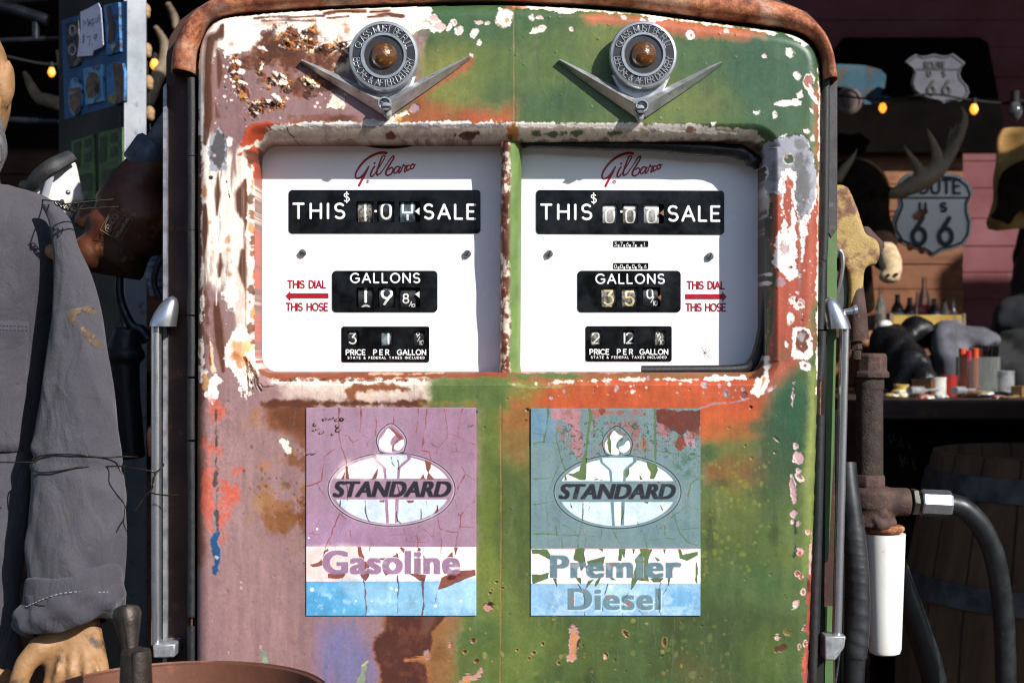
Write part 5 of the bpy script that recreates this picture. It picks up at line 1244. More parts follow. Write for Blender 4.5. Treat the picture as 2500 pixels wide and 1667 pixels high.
def slot_screw(parent, px, py, r, d, mat, dark, ang=0, name='screw', dome=.5):
    k = PX(d)
    mb = MB()
    mb.lathe([(0, 0), (r * k, 0), (r * k, r * k * .45), (r * k * .8, r * k * .7), (0, r * k * .8)], W(px, py, d), (0, -1, 0), 20)
    o = mb.build(name, mat, parent)
    a = math.radians(ang)
    c = W(px, py, d) + Vector((0, -r * k * .75, 0))
    sl = MB(); sl.obox(c, Vector((math.cos(a), 0, math.sin(a))) * r * k * .86, (0, r * k * .1, 0), Vector((-math.sin(a), 0, math.cos(a))) * r * k * .16)
    s = sl.build('screw_slot', dark, o if o.parent and o.parent.parent is None else parent)
    return o

def number_wheel(parent, px0, py0, px1, py1, d, txt, mats, dig, size=None, off=0.0, extra=None, xoff=0.0, wgt=None):
    """a short drum on a level axle behind its window; digits wrap on its face"""
    k = PX(d)
    cx, cy = (px0 + px1) / 2, (py0 + py1) / 2
    w = (px1 - px0) * k; hgt = (py1 - py0) * k
    R = hgt * .75
    a = W(px0, cy, d) + Vector((0, R, 0))
    mb = MB(); mb.lathe([(0, 0), (R * .98, 0), (R, w * .03), (R, w * .97), (R * .98, w), (0, w)], a, (1, 0, 0), 48)
    o = mb.build('number_wheel', mats, parent)
    H = size or (py1 - py0) * .82
    tm = MB()
    def fm(x, y):                                   # x,y px offset from the window's centre, y down
        th = y * k / R
        return a + Vector((w / 2 + x * k, -(R + .0001) * math.cos(th), -R * math.sin(th))), Vector((0, -math.cos(th), -math.sin(th)))
    def glyph(ch, x, y, h, sw):
        gw, ls = GL[ch]
        for ln in ls:
            dense = []
            for p0, p1 in zip(ln[:-1], ln[1:]):
                for q in range(3):
                    dense.append((p0[0] + (p1[0] - p0[0]) * q / 3, p0[1] + (p1[1] - p0[1]) * q / 3))
            dense.append(ln[-1])
            L = [(x + (u - gw / 2) * h, y + (.5 - v) * h) for u, v in dense]
            L = [q for q in L if abs(q[1]) < (py1 - py0) * .56]
            if len(L) > 1: strokes(tm, [L], fm, sw * k, .0003)
    sw = wgt or H * .15
    if txt: glyph(txt, xoff, off, H, sw)
    for ex in (extra or []):
        glyph(*ex)
    if tm.v: tm.build('digit', dig, parent)
    return o

def make_dial(pump, R, right):
    d = .070
    dx = lambda x: x
    if not right:
        root_pts = rrect(596, 318, 1246, 930, 30)
    else:
        root_pts = rrect(1248, 318, 1900, 930, 30)
    wins = [(870, 492, 912, 542), (921, 492, 963, 542), (974, 492, 1026, 542), (870, 702, 912, 750), (923, 702, 965, 750), (975, 702, 1026, 750), (848, 808, 876, 844), (930, 808, 958, 844), (1010, 808, 1038, 844)] if not right else \
        [(1470, 497, 1507, 545), (1519, 497, 1557, 545), (1570, 497, 1621, 545), (1467, 701, 1505, 749), (1517, 701, 1556, 749), (1569, 701, 1612, 749), (1441, 807, 1468, 843), (1521, 807, 1548, 843), (1598, 807, 1625, 843)]
    f = curve_plate('dial_face', [root_pts] + [rrect(a - 1, b_ - 1, c + 1, e_ + 1, 2) for a, b_, c, e_ in wins], d, d + .002, R['white'], pump)
    bb_ = MB(); bb_.pprism(rrect(root_pts[0][0] - 640 if False else (700 if not right else 1300), 470, 1060 if not right else 1660, 860, 4), d + .012, d + .0155)
    bb_.build('wheel_housing', R['dark'], f)
    f['label'] = 'right dial reading 35 gallons' if right else 'left dial reading 19 gallons'
    e = d - .0012; t = e - .0006                        # plate front, lettering plane
    def plate(o_, holes):
        return curve_plate('black_plate', [o_] + holes, e, d + .0006, R['black'], f)
    white = MB(); red = MB()
    def tx(*a, **k): g = MB(); ptext(g, *a, **k); g.build('white_lettering', R['wtext'], f)
    def txr(*a, **k): g = MB(); ptext(g, *a, **k); g.build('red_lettering', R['red'], f)
    if not right:
        plate(rrect(705, 464, 1173, 570, 9), [rrect(870, 492, 912, 542, 2), rrect(921, 492, 963, 542, 2), rrect(974, 492, 1026, 542, 2)])
        plate(rrect(811, 661, 1068, 762, 10), [rrect(870, 702, 912, 750, 2), rrect(923, 702, 965, 750, 2), rrect(975, 702, 1026, 750, 2)])
        plate(rrect(834, 797, 1048, 884, 5), [rrect(848, 808, 876, 844, 3), rrect(930, 808, 958, 844, 3), rrect(1010, 808, 1038, 844, 3)])
        tx('THIS', 716, 533, 35, 6, t, width=124, wx=1.02); tx('SALE', 1036, 534, 34, 6, t, width=124, wx=1.0, slope=.004)
        tx('$', 840, 493, 22, 3.2, t); white.lathe([(0, 0), (3.4 * PX(t), 0), (3 * PX(t), .0006), (0, .0006)], W(917, 516, t), (0, -1, 0), 14)
        tx('GALLONS', 856, 690, 22, 4.2, t, width=168, wx=1.06)
        tx('PRICE', 845, 866, 12, 2.9, t, width=46); tx('PER', 912, 866, 12, 2.9, t, width=37); tx('GALLON', 970, 866, 12, 2.9, t, width=69)
        tx('STATE & FEDERAL TAXES INCLUDED', 849, 876, 5.4, 1.35, t, width=187)
        txr('THIS DIAL', 703, 703, 17.5, 3.6, d - .0004, width=92, wx=.82); txr('THIS HOSE', 699, 758, 17.5, 3.6, d - .0004, width=101, wx=.82)
        arrow = [(697, 722.5), (709, 710), (709, 716), (802, 716), (802, 728), (709, 728), (709, 735)]
        number_wheel(f, 873, 490, 910, 546, d + .0015, '1', R['wheel_worn'], R['digit'], 42, 0, wgt=6.5)
        number_wheel(f, 924, 490, 961, 546, d + .0015, '0', R['wheel'], R['digit'], 36, -2, wgt=6)
        number_wheel(f, 976, 490, 1013, 546, d + .0015, 'b', M('bluish_number_wheel', '#5c7078', '#2c3a40', .35, 0, 120), R['digit'], 38, -4, wgt=6)
        number_wheel(f, 874, 700, 911, 754, d + .0015, '1', R['wheel'], R['digit'], 36, -8, extra=[('0', 0, 38, 36, 6)], wgt=7)
        number_wheel(f, 925, 700, 963, 754, d + .0015, '9', R['wheel'], R['digit'], 38, -3, wgt=6.5)
        number_wheel(f, 977, 700, 1014, 754, d + .0015, '8', R['wheel'], R['digit'], 22, 2, xoff=-5, extra=[('/', 6, 16, 12, 2.6), ('1', 9, 20, 9, 2.2), ('0', 14, 20, 9, 2.2)], wgt=3.8)
        number_wheel(f, 849, 806, 873, 846, d + .0015, '3', R['wheel'], R['digit'], 27, 0, wgt=4); number_wheel(f, 931, 806, 957, 846, d + .0015, '1', M('silvery_number_wheel', '#44555c', '#8fa0a6', .3, 0, 90), R['digit'], 27, 0, xoff=4, wgt=5)
        number_wheel(f, 1011, 806, 1037, 846, d + .0015, '9', R['wheel'], R['digit'], 12, -9, xoff=-4, extra=[('/', -2, 2, 11, 1.8), ('1', 1, 11, 11, 2), ('0', 7, 11, 11, 2)], wgt=2)
        ptr = [((1013, 516), (1024, 507), (1024, 525)), ((1013, 718), (1024, 711), (1024, 727))]; ptm = R['digit']
        screws = [(739, 618, 9, -20), (1141, 620, 9, 55)]
    else:
        sk = lambda pts: [(x, y + (x - 1309) * .004) for x, y in pts]
        plate(sk(rrect(1309, 464, 1768, 571, 9)), [sk(rrect(1470, 497, 1507, 544, 3)), sk(rrect(1519, 497, 1557, 544, 3)), sk(rrect(1570, 497, 1621, 544, 3))])
        plate(rrect(1410, 661, 1662, 762, 10), [rrect(1467, 701, 1505, 749, 2), rrect(1517, 701, 1556, 749, 2), rrect(1569, 701, 1612, 749, 2)])
        plate(rrect(1430, 796, 1640, 882, 5), [rrect(1441, 807, 1468, 843, 3), rrect(1521, 807, 1548, 843, 3), rrect(1598, 807, 1625, 843, 3)])
        tx('THIS', 1321, 535, 35, 6, t, width=122, wx=1.02, slope=.004); tx('SALE', 1632, 539, 35, 6, t, width=124, wx=1.0, slope=.006)
        tx('$', 1443, 496, 22, 3.2, t); white.lathe([(0, 0), (3.4 * PX(t), 0), (3 * PX(t), .0006), (0, .0006)], W(1517, 517, t), (0, -1, 0), 14)
        tx('GALLONS', 1455, 692, 22, 4.2, t, width=166, wx=1.06)
        tx('PRICE', 1440, 865, 12, 2.9, t, width=46); tx('PER', 1507, 865, 12, 2.9, t, width=37); tx('GALLON', 1562, 865, 12, 2.9, t, width=68)
        tx('STATE & FEDERAL TAXES INCLUDED', 1443, 875, 5.4, 1.35, t, width=184)
        txr('THIS DIAL', 1678, 705, 17.5, 3.6, d - .0004, width=90, wx=.82); txr('THIS HOSE', 1675, 759, 17.5, 3.6, d - .0004, width=96, wx=.82)
        arrow = [(1774, 724.5), (1763, 712), (1763, 718), (1673, 718), (1673, 730), (1763, 730), (1763, 737)]
        u = [('0', 0, 7, 32, 5)]
        for a_, b_, m_ in ((1471, 1506, R['wheel_pale']), (1521, 1556, R['wheel_worn']), (1572, 1609, R['wheel_pale'])):
            number_wheel(f, a_, 496, b_, 547, d + .0015, None, m_, R['digit'], 32, 0, extra=[('0', 0, 8, 34, 5), ('-', 0, -16, 60, 9)])
        number_wheel(f, 1468, 699, 1504, 753, d + .0015, '3', R['wheel_worn'], R['digit_y'], 36, 0, extra=[('0', 0, 40, 36, 5)], wgt=5.5)
        number_wheel(f, 1518, 699, 1555, 753, d + .0015, '5', R['wheel_worn'], R['digit_y'], 34, 3, wgt=5.5)
        number_wheel(f, 1570, 699, 1607, 753, d + .0015, '0', R['wheel'], R['digit'], 22, -9, xoff=-2, extra=[('/', 4, 6, 14, 2.6), ('1', 7, 15, 11, 2.2), ('0', 13, 15, 11, 2.2)], wgt=3.8)
        number_wheel(f, 1442, 805, 1467, 845, d + .0015, '2', R['wheel_worn'], R['digit'], 28, 0, wgt=4); number_wheel(f, 1522, 805, 1547, 845, d + .0015, '2', R['wheel'], R['digit'], 27, 0, xoff=3, extra=[('1', -10, 0, 26, 4)], wgt=4)
        number_wheel(f, 1599, 805, 1624, 845, d + .0015, '9', R['wheel_worn'], R['digit'], 12, -9, xoff=-5, extra=[('/', -1, 2, 11, 1.8), ('1', 1, 11, 11, 2), ('0', 7, 11, 11, 2)], wgt=2)
        ptr = [((1610, 521), (1620, 512), (1621, 527)), ((1605, 726), (1614, 719), (1614, 733))]; ptm = R['copper']
        for yy, s_ in ((588, '3767 1'), (642, '008096')):
            cb = MB(); cb.pprism(rrect(1497, yy, 1583, yy + 15, 2), d - .0004, d + .002); c_ = cb.build('counter_window', R['black'], f)
            dg = MB()
            for q, ch in enumerate(s_):
                if ch != ' ': ptext(dg, ch, 1500 + q * 14.5, yy + 13, 9, 1.6, d - .0008, wx=.9)
            dg.build('counter_digits', R['digit'], f)
            nt_ = MB()
            for q in range(5): nt_.pbox(1508 + q * 14, yy + 9, 1512 + q * 14, yy + 15, d - .0007, d)
            nt_.build('counter_teeth', R['digit'], f)
        screws = [(1341, 620, 9, 70), (1733, 626, 9, 60)]
    for tri in ptr:
        mb = MB(); mb.pprism(tri, t - .0005, t + .001); mb.build('pointer', ptm, f)
    white.build('decimal_point', R['wtext'], f)
    fr = [W(x, y, d - .0006) for x, y in arrow]
    red.prism(fr, [p + Vector((0, .001, 0)) for p in fr])
    red.build('red_arrow', R['red'], f); red = MB()
    logo(red, 0 if not right else 602, 0 if not right else 1, d - .0004)
    red.build('script_lettering', R['red'], f)
    for (x, y, r_, a_) in screws: slot_screw(f, x, y, r_, d - .0015, R['screw'], R['dark'], a_)
    if right:
        cr = MB()
        for a_ in range(0, 360, 47):
            L = 9 + (a_ * 7) % 16
            cr.tube([W(1721, 861, d - .0002), W(1721 + L * math.cos(math.radians(a_)), 861 + L * math.sin(math.radians(a_)), d - .0002)], (.0003, .0001), 5)
        cr.build('rust_star', R['copper'], f)
    return f

def logo(mb, ox, oy, d):
    k = .3826
    f = lambda pts: [(600 + x * k + ox, 320 + y * k * 1.0 + oy) for x, y in pts]
    sp = lambda pts, n=6: [tuple(q) for q in spline(f(pts), n)]
    fm = pmap(d); w = PX(d)
    def st(pts, ww): strokes(mb, [sp(pts)], fm, [q * k * w for q in ww] if not np.isscalar(ww) else ww * k * w, .0003)
    st([(898, 142), (872, 139), (835, 146), (785, 170), (740, 210), (708, 258), (700, 290), (712, 303), (738, 292), (765, 260), (782, 232)], (16, 17, 16, 14, 12, 11, 12, 12, 10))
    st([(785, 226), (768, 262), (745, 305), (722, 350)], (10, 13, 15, 15))
    st([(822, 226), (806, 252), (796, 280), (804, 292), (822, 274)], (10, 11, 10, 7)); st([(824, 203), (820, 210)], (11, 11))
    st([(815, 285), (850, 235), (885, 175), (888, 158), (874, 160), (856, 200), (838, 255), (838, 282), (856, 272)], (7, 7, 8, 8, 10, 12, 11, 8))
    st([(856, 276), (890, 228), (928, 172), (945, 160), (942, 178), (918, 218), (899, 252), (893, 274), (908, 284), (931, 270), (941, 247), (930, 233), (914, 246)], (7, 7, 9, 9, 11, 13, 12, 10, 10, 10, 9))
    st([(984, 232), (967, 227), (949, 244), (945, 264), (958, 269), (975, 248), (987, 228), (976, 256), (980, 268), (994, 252)], (9, 10, 11, 10, 9, 10, 11, 10, 8))
    st([(992, 255), (1001, 228), (1009, 214), (1011, 225), (1026, 223), (1014, 246), (1014, 262), (1026, 250)], (8, 8, 9, 8, 9, 9, 8))
    st([(1046, 220), (1034, 222), (1026, 240), (1032, 253), (1048, 240)], (8, 9, 9, 8)); st([(1064, 211), (1052, 224), (1052, 240), (1062, 242), (1075, 226), (1070, 211), (1062, 216), (1084, 214)], (8, 9, 9, 9, 8, 8, 7))
    R_ = [(778 + 10 * math.cos(a), 322 + 10 * math.sin(a)) for a in np.linspace(0, 2 * math.pi, 17)]
    strokes(mb, [f(R_)], fm, 3 * k * w, .0002); strokes(mb, [f([(775, 327), (775, 317)]), f([(775, 317), (781, 318), (780, 321), (775, 322)]), f([(777, 322), (782, 327)])], fm, 2.2 * k * w, .0002)

def ornament(pump, cx, cy, r, tipl, tipr, vert, screw, R, label):
    """polished ring with raised words round a small glass dome, on a V of two tapering wings"""
    ring_o = thing_part('sight_glass_ornament', pump, W(cx, cy, 0)); ring_o['label'] = label
    k = S
    H = .026
    c = W(cx, cy, .001)
    rr = r * k
    mb = MB()
    mb.lathe([(0, 0), (rr * .97, 0), (rr * .98, H * .6), (rr, H * .7), (rr, H * .86), (rr * .965, H), (rr * .90, H * 1.02), (rr * .885, H * .96), (rr * .66, H * .96), (rr * .645, H * 1.06), (rr * .58, H * 1.06), (rr * .55, H * .98), (rr * .53, H * .3), (0, H * .25)], c, (0, -1, 0), 72)
    ring = mb.build('bezel_ring', R['plate'], ring_o, 30)
    fl = MB(); fl.lathe([(rr * .665, H * .962), (rr * .88, H * .962), (rr * .88, H * .975), (rr * .665, H * .975)], c, (0, -1, 0), 72)
    fl.build('ring_floor', R['ringfloor'], ring_o, 30)
    tx = MB()
    def circ(txt, r0, h, a0, a1, flip):
        n = len(txt); base = text_w(txt, h, 0, .8); arc = abs(math.radians(a1 - a0)) * (r0 + (0 if flip else 0))
        gap = (arc - base) / (n - 1)
        pos = 0
        for ch in txt:
            gw, ls = GL[ch]
            def fm(x, y, pos=pos):
                s_ = (pos + x * .8 * h) / r0
                if not flip:
                    a = math.radians(a0) - s_; q = r0 + (y - .5) * h
                else:
                    a = math.radians(a0) + s_; q = r0 - (y - .5) * h
                return c + Vector((q * math.cos(a), -H * .985, q * math.sin(a))), Vector((0, -1, 0))
            strokes(tx, ls, fm, h * .17, h * .10, 6)
            pos += gw * .8 * h + gap
    circ('GLASS MUST BE FULL', rr * .77, rr * .19, 163, 15, False)
    circ('BEFORE & AFTER DELIVERY', rr * .77, rr * .19, 185, 355, True)
    tx.build('raised_lettering', R['plate'], ring_o)
    hole = MB(); hole.lathe([(0, H * .5), (rr * .53, H * .5), (rr * .53, H * .97), (rr * .50, H * .97), (rr * .48, H * .55), (0, H * .55)], c, (0, -1, 0), 40)
    hole.build('ring_well', R['dark'], ring_o)
    b = MB(); rb = rr * .41
    b.lathe([(rb * 1.0, H * .5), (rb, H * .8), (rb * .97, H * .9), (rb * .88, H * 1.05), (rb * .72, H * 1.2), (rb * .5, H * 1.33), (rb * .25, H * 1.40), (0, H * 1.42)], c, (0, -1, 0), 40)
    b.build('glass_dome', R['bulb'], ring_o, 180)
    # V: each wing is a ridged, tapering bar
    wings = MB()
    vx = np.array(vert); sx = np.array(screw)
    for tip, sg in ((np.array(tipl), -1), (np.array(tipr), 1)):
        # sections from tip to vertex: centre line, half-width across (px), height
        n = 9
        f_ = []; v_ = []
        for i in range(n):
            t = i / (n - 1)
            q = tip + (np.array((vx[0], vx[1] - 24)) - tip) * t
            dirv = (vx - tip) / np.linalg.norm(vx - tip); nrm = np.array((dirv[1], -dirv[0])) * (-sg)
            nrm = nrm if nrm[1] < 0 else -nrm
            hw = 4 + 17 * t ** .8
            hh = .007 + .012 * t
            up_ = W(*(q + nrm * hw), 0.002); lo_ = W(*(q - nrm * hw), 0.002); rg = W(*(q + nrm * hw * .1), 0)
            v_ += [up_, up_ + Vector((0, -hh * .55 - .002, 0)), rg + Vector((0, -hh - .002, 0)), lo_ + Vector((0, -hh * .3 - .002, 0)), lo_]
        for i in range(n - 1):
            for j in range(4):
                f_.append((i * 5 + j, i * 5 + j + 1, i * 5 + 5 + j + 1, i * 5 + 5 + j))
        f_.append((0, 1, 2, 3, 4)); f_.append(tuple((n - 1) * 5 + j for j in (4, 3, 2, 1, 0)))
        wings.add(v_, f_)
    w1 = wings.build('wing', R['pot'], ring_o, 25)
    web = MB(); rx = r
    web.pprism([(cx - rx * .9, cy + rx * .45), (cx + rx * .9, cy + rx * .45), (cx + rx * .62, cy + rx * 1.05), (sx[0] + 14, sx[1]), (vx[0] + 10, vx[1] - 6), (vx[0], vx[1] + 3), (vx[0] - 10, vx[1] - 6), (sx[0] - 14, sx[1]), (cx - rx * .62, cy + rx * 1.05)], -.011, .002)
    web.build('web', R['pot'], ring_o, 25, bevel=.003)
    boss = MB(); bk = r * .2 * k
    boss.lathe([(0, 0), (bk, 0), (bk * .98, .024), (bk * .9, .026), (bk * .76, .026), (bk * .74, .019), (0, .019)], W(screw[0], screw[1], .002), (0, -1, 0), 28)
    boss.build('screw_boss', R['pot'], ring_o)
    wl = MB(); wl.lathe([(0, 0), (bk * .74, 0), (0, .0005)], W(screw[0], screw[1], -.0175), (0, -1, 0), 24); wl.build('boss_well', R['dark'], ring_o)
    s = MB(); s.lathe([(0, 0), (bk * .6, 0), (bk * .6, .004), (bk * .5, .0052), (0, .0056)], W(screw[0], screw[1], -.0205), (0, -1, 0), 24); s.build('screw', R['plate'], ring_o)
    sl = MB(); sl.obox(W(screw[0], screw[1], -.0262), (bk * .58, 0, 0), (0, .0006, 0), (0, 0, bk * .12)); sl.build('screw_slot', R['dark'], ring_o)
    return ring_o

def thing_part(name, parent, loc):
    o = bpy.data.objects.new(name, None); COL.objects.link(o); o.parent = parent
    o.empty_display_size = .02
    o.location = Vector(loc) - ORG[parent.name]
    ORG[o.name] = Vector(loc)
    return o
# ------------------------------------------------------------------ the fuel pump
R = metals()
pump = thing('fuel_pump', 'old twin-dial fuel pump with peeling green and mauve paint and rust', 'fuel pump', (0, .28, 0))
door = make_door(pump, attr_mat('worn_door_paint', .42, .10, 900, .4, .9))
make_stickers(pump, attr_mat('faded_sticker_print', .4, .06, 1500, .35, .8))
make_dial(pump, R, False); make_dial(pump, R, True)
ornament(pump, 941, 147, 85, (737, 151), (1146, 143), (946, 288), (943, 261), R, 'left sight-glass ornament on the rusted mauve paint')
ornament(pump, 1566, 144, 82, (1364, 150), (1760, 156), (1563, 296), (1563, 267), R, 'right sight-glass ornament on the green paint')

# post between the dials: rolled, rust-lipped on the left, green on the right
mb = MB()
sec = [(-27, 66), (-25, 24), (-18, 12), (-8, 9), (6, 14), (16, 26), (24, 70), (24, 138), (-27, 138)]
ys_ = np.linspace(318, 926, 50); n_ = len(sec); v = []; f = []
for j, y in enumerate(ys_):
    fl = 1 + .5 * max(0, (350 - y) / 30) ** 2 + .4 * max(0, (y - 890) / 36) ** 2
    for (x, dd) in sec:
        v.append(W(1250 - (y - 330) * .006 + x * fl, y, (dd + (30 + (y - 318) * .05 if dd < 130 else 0) + 1.2 * math.sin(y * .05 + x)) * S))
for j in range(len(ys_) - 1):
    for q in range(n_):
        q2 = (q + 1) % n_
        f.append((j * n_ + q, j * n_ + q2, (j + 1) * n_ + q2, (j + 1) * n_ + q))
mb.add(v, f)
m, t, b = new_mat('two_coloured_post_paint')
tc = t.nodes.new('ShaderNodeTexCoord'); sp = t.nodes.new('ShaderNodeSeparateXYZ'); t.links.new(tc.outputs['Object'], sp.inputs[0])
n1 = nz(t, 70, 6, .65); n2 = nz(t, 25, 5, .6); n3 = nz(t, 130, 5, .65)
ad = t.nodes.new('ShaderNodeMath'); ad.operation = 'MULTIPLY_ADD'; t.links.new(n2.outputs['Fac'], ad.inputs[0]); ad.inputs[1].default_value = .016; t.links.new(sp.outputs['X'], ad.inputs[2])
side = ramp(t, ad.outputs[0], [(.0042, (0, 0, 0, 1)), (.0058, (1, 1, 1, 1))])
grn = ramp(t, n2.outputs['Fac'], [(.4, C4('#6f8a44')), (.65, C4('#5a7438'))]); rst = ramp(t, n1.outputs['Fac'], [(.42, C4('#5e3222')), (.5, C4('#8a4c30')), (.56, C4('#ecd9c6')), (.7, C4('#f6e8da'))])
mx = t.nodes.new('ShaderNodeMix'); mx.data_type = 'RGBA'; t.links.new(side.outputs[0], mx.inputs[0]); t.links.new(rst.outputs[0], mx.inputs[6]); t.links.new(grn.outputs[0], mx.inputs[7])
t.links.new(mx.outputs[2], b.inputs['Base Color']); b.inputs['Roughness'].default_value = .55; bump(t, b, n3.outputs['Fac'], .3, .001)
mb.build('dial_post', m, pump, 50)

# body, back of the pump
bodyp = [(406, 3200), (406, 140), (415, 90), (440, 50), (480, 20), (540, -10), (1250, -45), (1900, 0), (1970, 30), (2015, 80), (2038, 150), (2040, 3200)]
mb = MB(); mb.pprism(bodyp, .09, .58)
bodym = mb.build('body', M('dark_rusted_body', '#4a2a1e', '#35201a', .6, .1, 14, .35, .65, .3, 160, .002, '#6a4030', 40, .58, .7), pump, 30, bevel=.004).data.materials[0]
mb = MB(); mb.pprism(bodyp + [(1985, 3200), (1985, 170), (490, 170), (490, 3200)], .052, .0895); mb.build('front_frame', bodym, pump, 30)
mb = MB(); mb.pprism([(403, 205), (398, 215), (397, 3200), (407, 3200), (407, 205)], .044, .3); mb.build('edge_trim', M('bare_grey_edge', '#a2a2aa', '#75757c', .45, .3, 60), pump, 30)
# green face of the body on the right
mb = MB(); mb.pprism([(2022, 190), (2043, 190), (2043, 760), (2036, 1100), (2022, 1370), (2014, 1370)], .047, .054)
o = mb.build('side_panel', R['green_trim'], pump, 30)
mb = MB(); mb.pprism([(2020, 188), (2044, 188), (2044, 560), (2030, 580), (2020, 560)], .0455, .052)
mb.build('bare_panel', M('blackened_bare_steel', '#5a5758', '#3a3636', .45, .4, 30, .35, .65, .3, 200, .001, '#7c7a7c', 40, .6, .75), pump, 30)
mb = MB(); mb.pprism([(2014, 1480), (2034, 1480), (2034, 3200), (2014, 3200)], .047, .054); mb.build('lower_panel', R['green_trim'], pump, 30)

# hood: rolled steel band over the top
inner = spline([(468, 176), (470, 130), (478, 100), (494, 60), (530, 33), (600, 20), (760, 8), (1000, -2), (1250, -6), (1500, 7), (1700, 31), (1852, 50), (1936, 64), (1984, 86), (2010, 124), (2019, 190)], 5)
outer = spline([(404, 165), (408, 128), (420, 86), (446, 44), (486, 4), (560, -30), (760, -52), (1000, -64), (1250, -68), (1500, -56), (1700, -38), (1880, -14), (1966, 16), (2014, 64), (2040, 122), (2053, 188)], 5)
prof = [(0, .030), (.02, .012), (.10, .003), (.25, -.003), (.45, -.004), (.65, .001), (.82, .012), (.94, .027), (1, .05), (1.0, .6)]
v = []; f = []; L = len(inner); q_ = len(prof)
for i in range(L):
    for (u_, dd) in prof:
        p2 = inner[i] * (1 - u_) + outer[i] * u_
        v.append(Vector(((p2[0] - 1250) * S, dd, Z0 - (p2[1] - 833.5) * S)))
for i in range(L - 1):
    for q in range(q_ - 1):
        f.append((i * q_ + q, i * q_ + q + 1, (i + 1) * q_ + q + 1, (i + 1) * q_ + q))
mb = MB(); mb.add(v, f)
m, t, b = new_mat('rusted_hood_paint')
a1 = nz(t, 13, 8, .7); a2 = nz(t, 45, 8, .75); a3 = nz(t, 150, 5, .7); a4 = nz(t, 5, 4, .6)
c1 = ramp(t, a1.outputs['Fac'], [(.36, C4('#8a4630')), (.46, C4('#a8633c')), (.54, C4('#cda184')), (.64, C4('#e2c8b2'))])
c2 = ramp(t, a2.outputs['Fac'], [(.40, C4('#5e2e22')), (.5, C4('#a25a38')), (.62, C4('#c88658'))])
fa = ramp(t, a4.outputs['Fac'], [(.44, (0, 0, 0, 1)), (.54, (1, 1, 1, 1))])
mx = t.nodes.new('ShaderNodeMix'); mx.data_type = 'RGBA'; t.links.new(fa.outputs[0], mx.inputs[0]); t.links.new(c1.outputs[0], mx.inputs[6]); t.links.new(c2.outputs[0], mx.inputs[7])
mm = t.nodes.new('ShaderNodeMix'); mm.data_type = 'RGBA'; mm.blend_type = 'MULTIPLY'; mm.inputs[0].default_value = .55; r3 = ramp(t, a3.outputs['Fac'], [(.36, (.45, .38, .35, 1)), (.52, (1, 1, 1, 1))]); t.links.new(mx.outputs[2], mm.inputs[6]); t.links.new(r3.outputs[0], mm.inputs[7])
t.links.new(mm.outputs[2], b.inputs['Base Color']); b.inputs['Roughness'].default_value = .75; bb = bump(t, b, a3.outputs['Fac'], .7, .002)
mb.build('hood', m, pump, 60, solid=-.002)
mb = MB(); mb.tube([W(470, 172, .03), W(436, 173, .012), W(410, 170, .035)], .0012, 8); mb.build('hood_hem', R['rust_dark'], pump)

# rubber gasket strips round the door, broken into lengths
def gasket(pts, r, n=8):
    g = MB(); P = spline([W(x, y, .016) for x, y in pts], n); g.tube(P, r, 10, flat=.8)
    g.build('gasket', R['rubber'], pump)
for a_, b_ in ((190, 380), (382, 560), (562, 768), (772, 918), (924, 1072), (1078, 1505), (1527, 1680)):
    gasket([(467, a_), (467 + (a_ % 3), (a_ + b_) / 2), (467, b_)], .0048)
gasket([(780, 12), (900, 6), (1100, 0), (1250, -1), (1300, 2)], .0042); gasket([(1378, 3), (1500, 12), (1650, 28), (1752, 43)], .0046)
gasket([(1766, 40), (1880, 54), (1940, 66), (1978, 86), (2004, 116), (2014, 160), (2016, 240), (2015, 380), (2013, 560), (2010, 635)], .0050)
gasket([(2008, 640), (2005, 740), (2002, 804)], .0050); gasket([(2008, 808), (2004, 880), (2000, 926)], .0050); gasket([(2002, 1012), (1999, 1150), (1996, 1300), (1990, 1450), (1984, 1680)], .0052)
g = MB(); g.tube([W(2003, 926, .02), W(2002, 1014, .02)], .0011, 6); g.tube([W(468, 1500, .018), W(468, 1530, .018)], .0012, 6); g.build('gasket_wire', R['rust_orange'], pump)
g = MB(); g.pprism([(462, 190), (478, 170), (478, 1750), (462, 1750)], .036, .05); g.build('gasket_channel', R['dark'], pump); g = MB(); g.pprism([(2000, 200), (2024, 190), (2010, 1750), (1970, 1750)], .04, .051); g.build('gasket_channel', R['dark'], pump)
# sagging black seal in the right window and the slot over the left dial
g = MB(); P = spline([W(1275, 352, .045), W(1320, 350, .042), (W(1500, 352, .040)), W(1650, 358, .040), W(1770, 366, .040), W(1815, 374, .041), W(1838, 392, .042), W(1848, 412, .044)], 8)
g.tube(P, (.005, .0065, .008, .009, .009, .009, .010, .004), 12, rfun=lambda s_, a: 1 + .12 * math.sin(s_ * 30)); g.build('window_seal', M('glossy_black_seal', '#0c0c0d', '#18181a', .3, 0, 60, .35, .65, .3, 200, .002), pump)
g = MB(); P = spline([W(1876, 628, .03), W(1868, 740, .032), W(1856, 830, .034), W(1838, 884, .036), W(1806, 900, .036), W(1700, 902, .034), W(1566, 903, .032)], 8)
g.tube(P, (.003, .005, .006, .007, .006, .0055, .0055), 10); g.build('window_seal', R['rubber'], pump)
g = MB(); ar = [(x, 346 + 17 * math.sin((x - 850) / 200 * math.pi)) for x in np.linspace(850, 1050, 16)]; g.pprism([(850, 330), (1050, 330)] + ar[::-1], .066, .0695); g.build('dial_slot', R['dark'], pump)
g = MB()
for a_, b_ in ((395, 478), (556, 700), (760, 880)): g.pbox(626, a_, 633, b_, .066, .07)
g.build('dial_rim', M('red_dial_rim', '#b9502f', '#a04428', .5, 0, 60), pump)

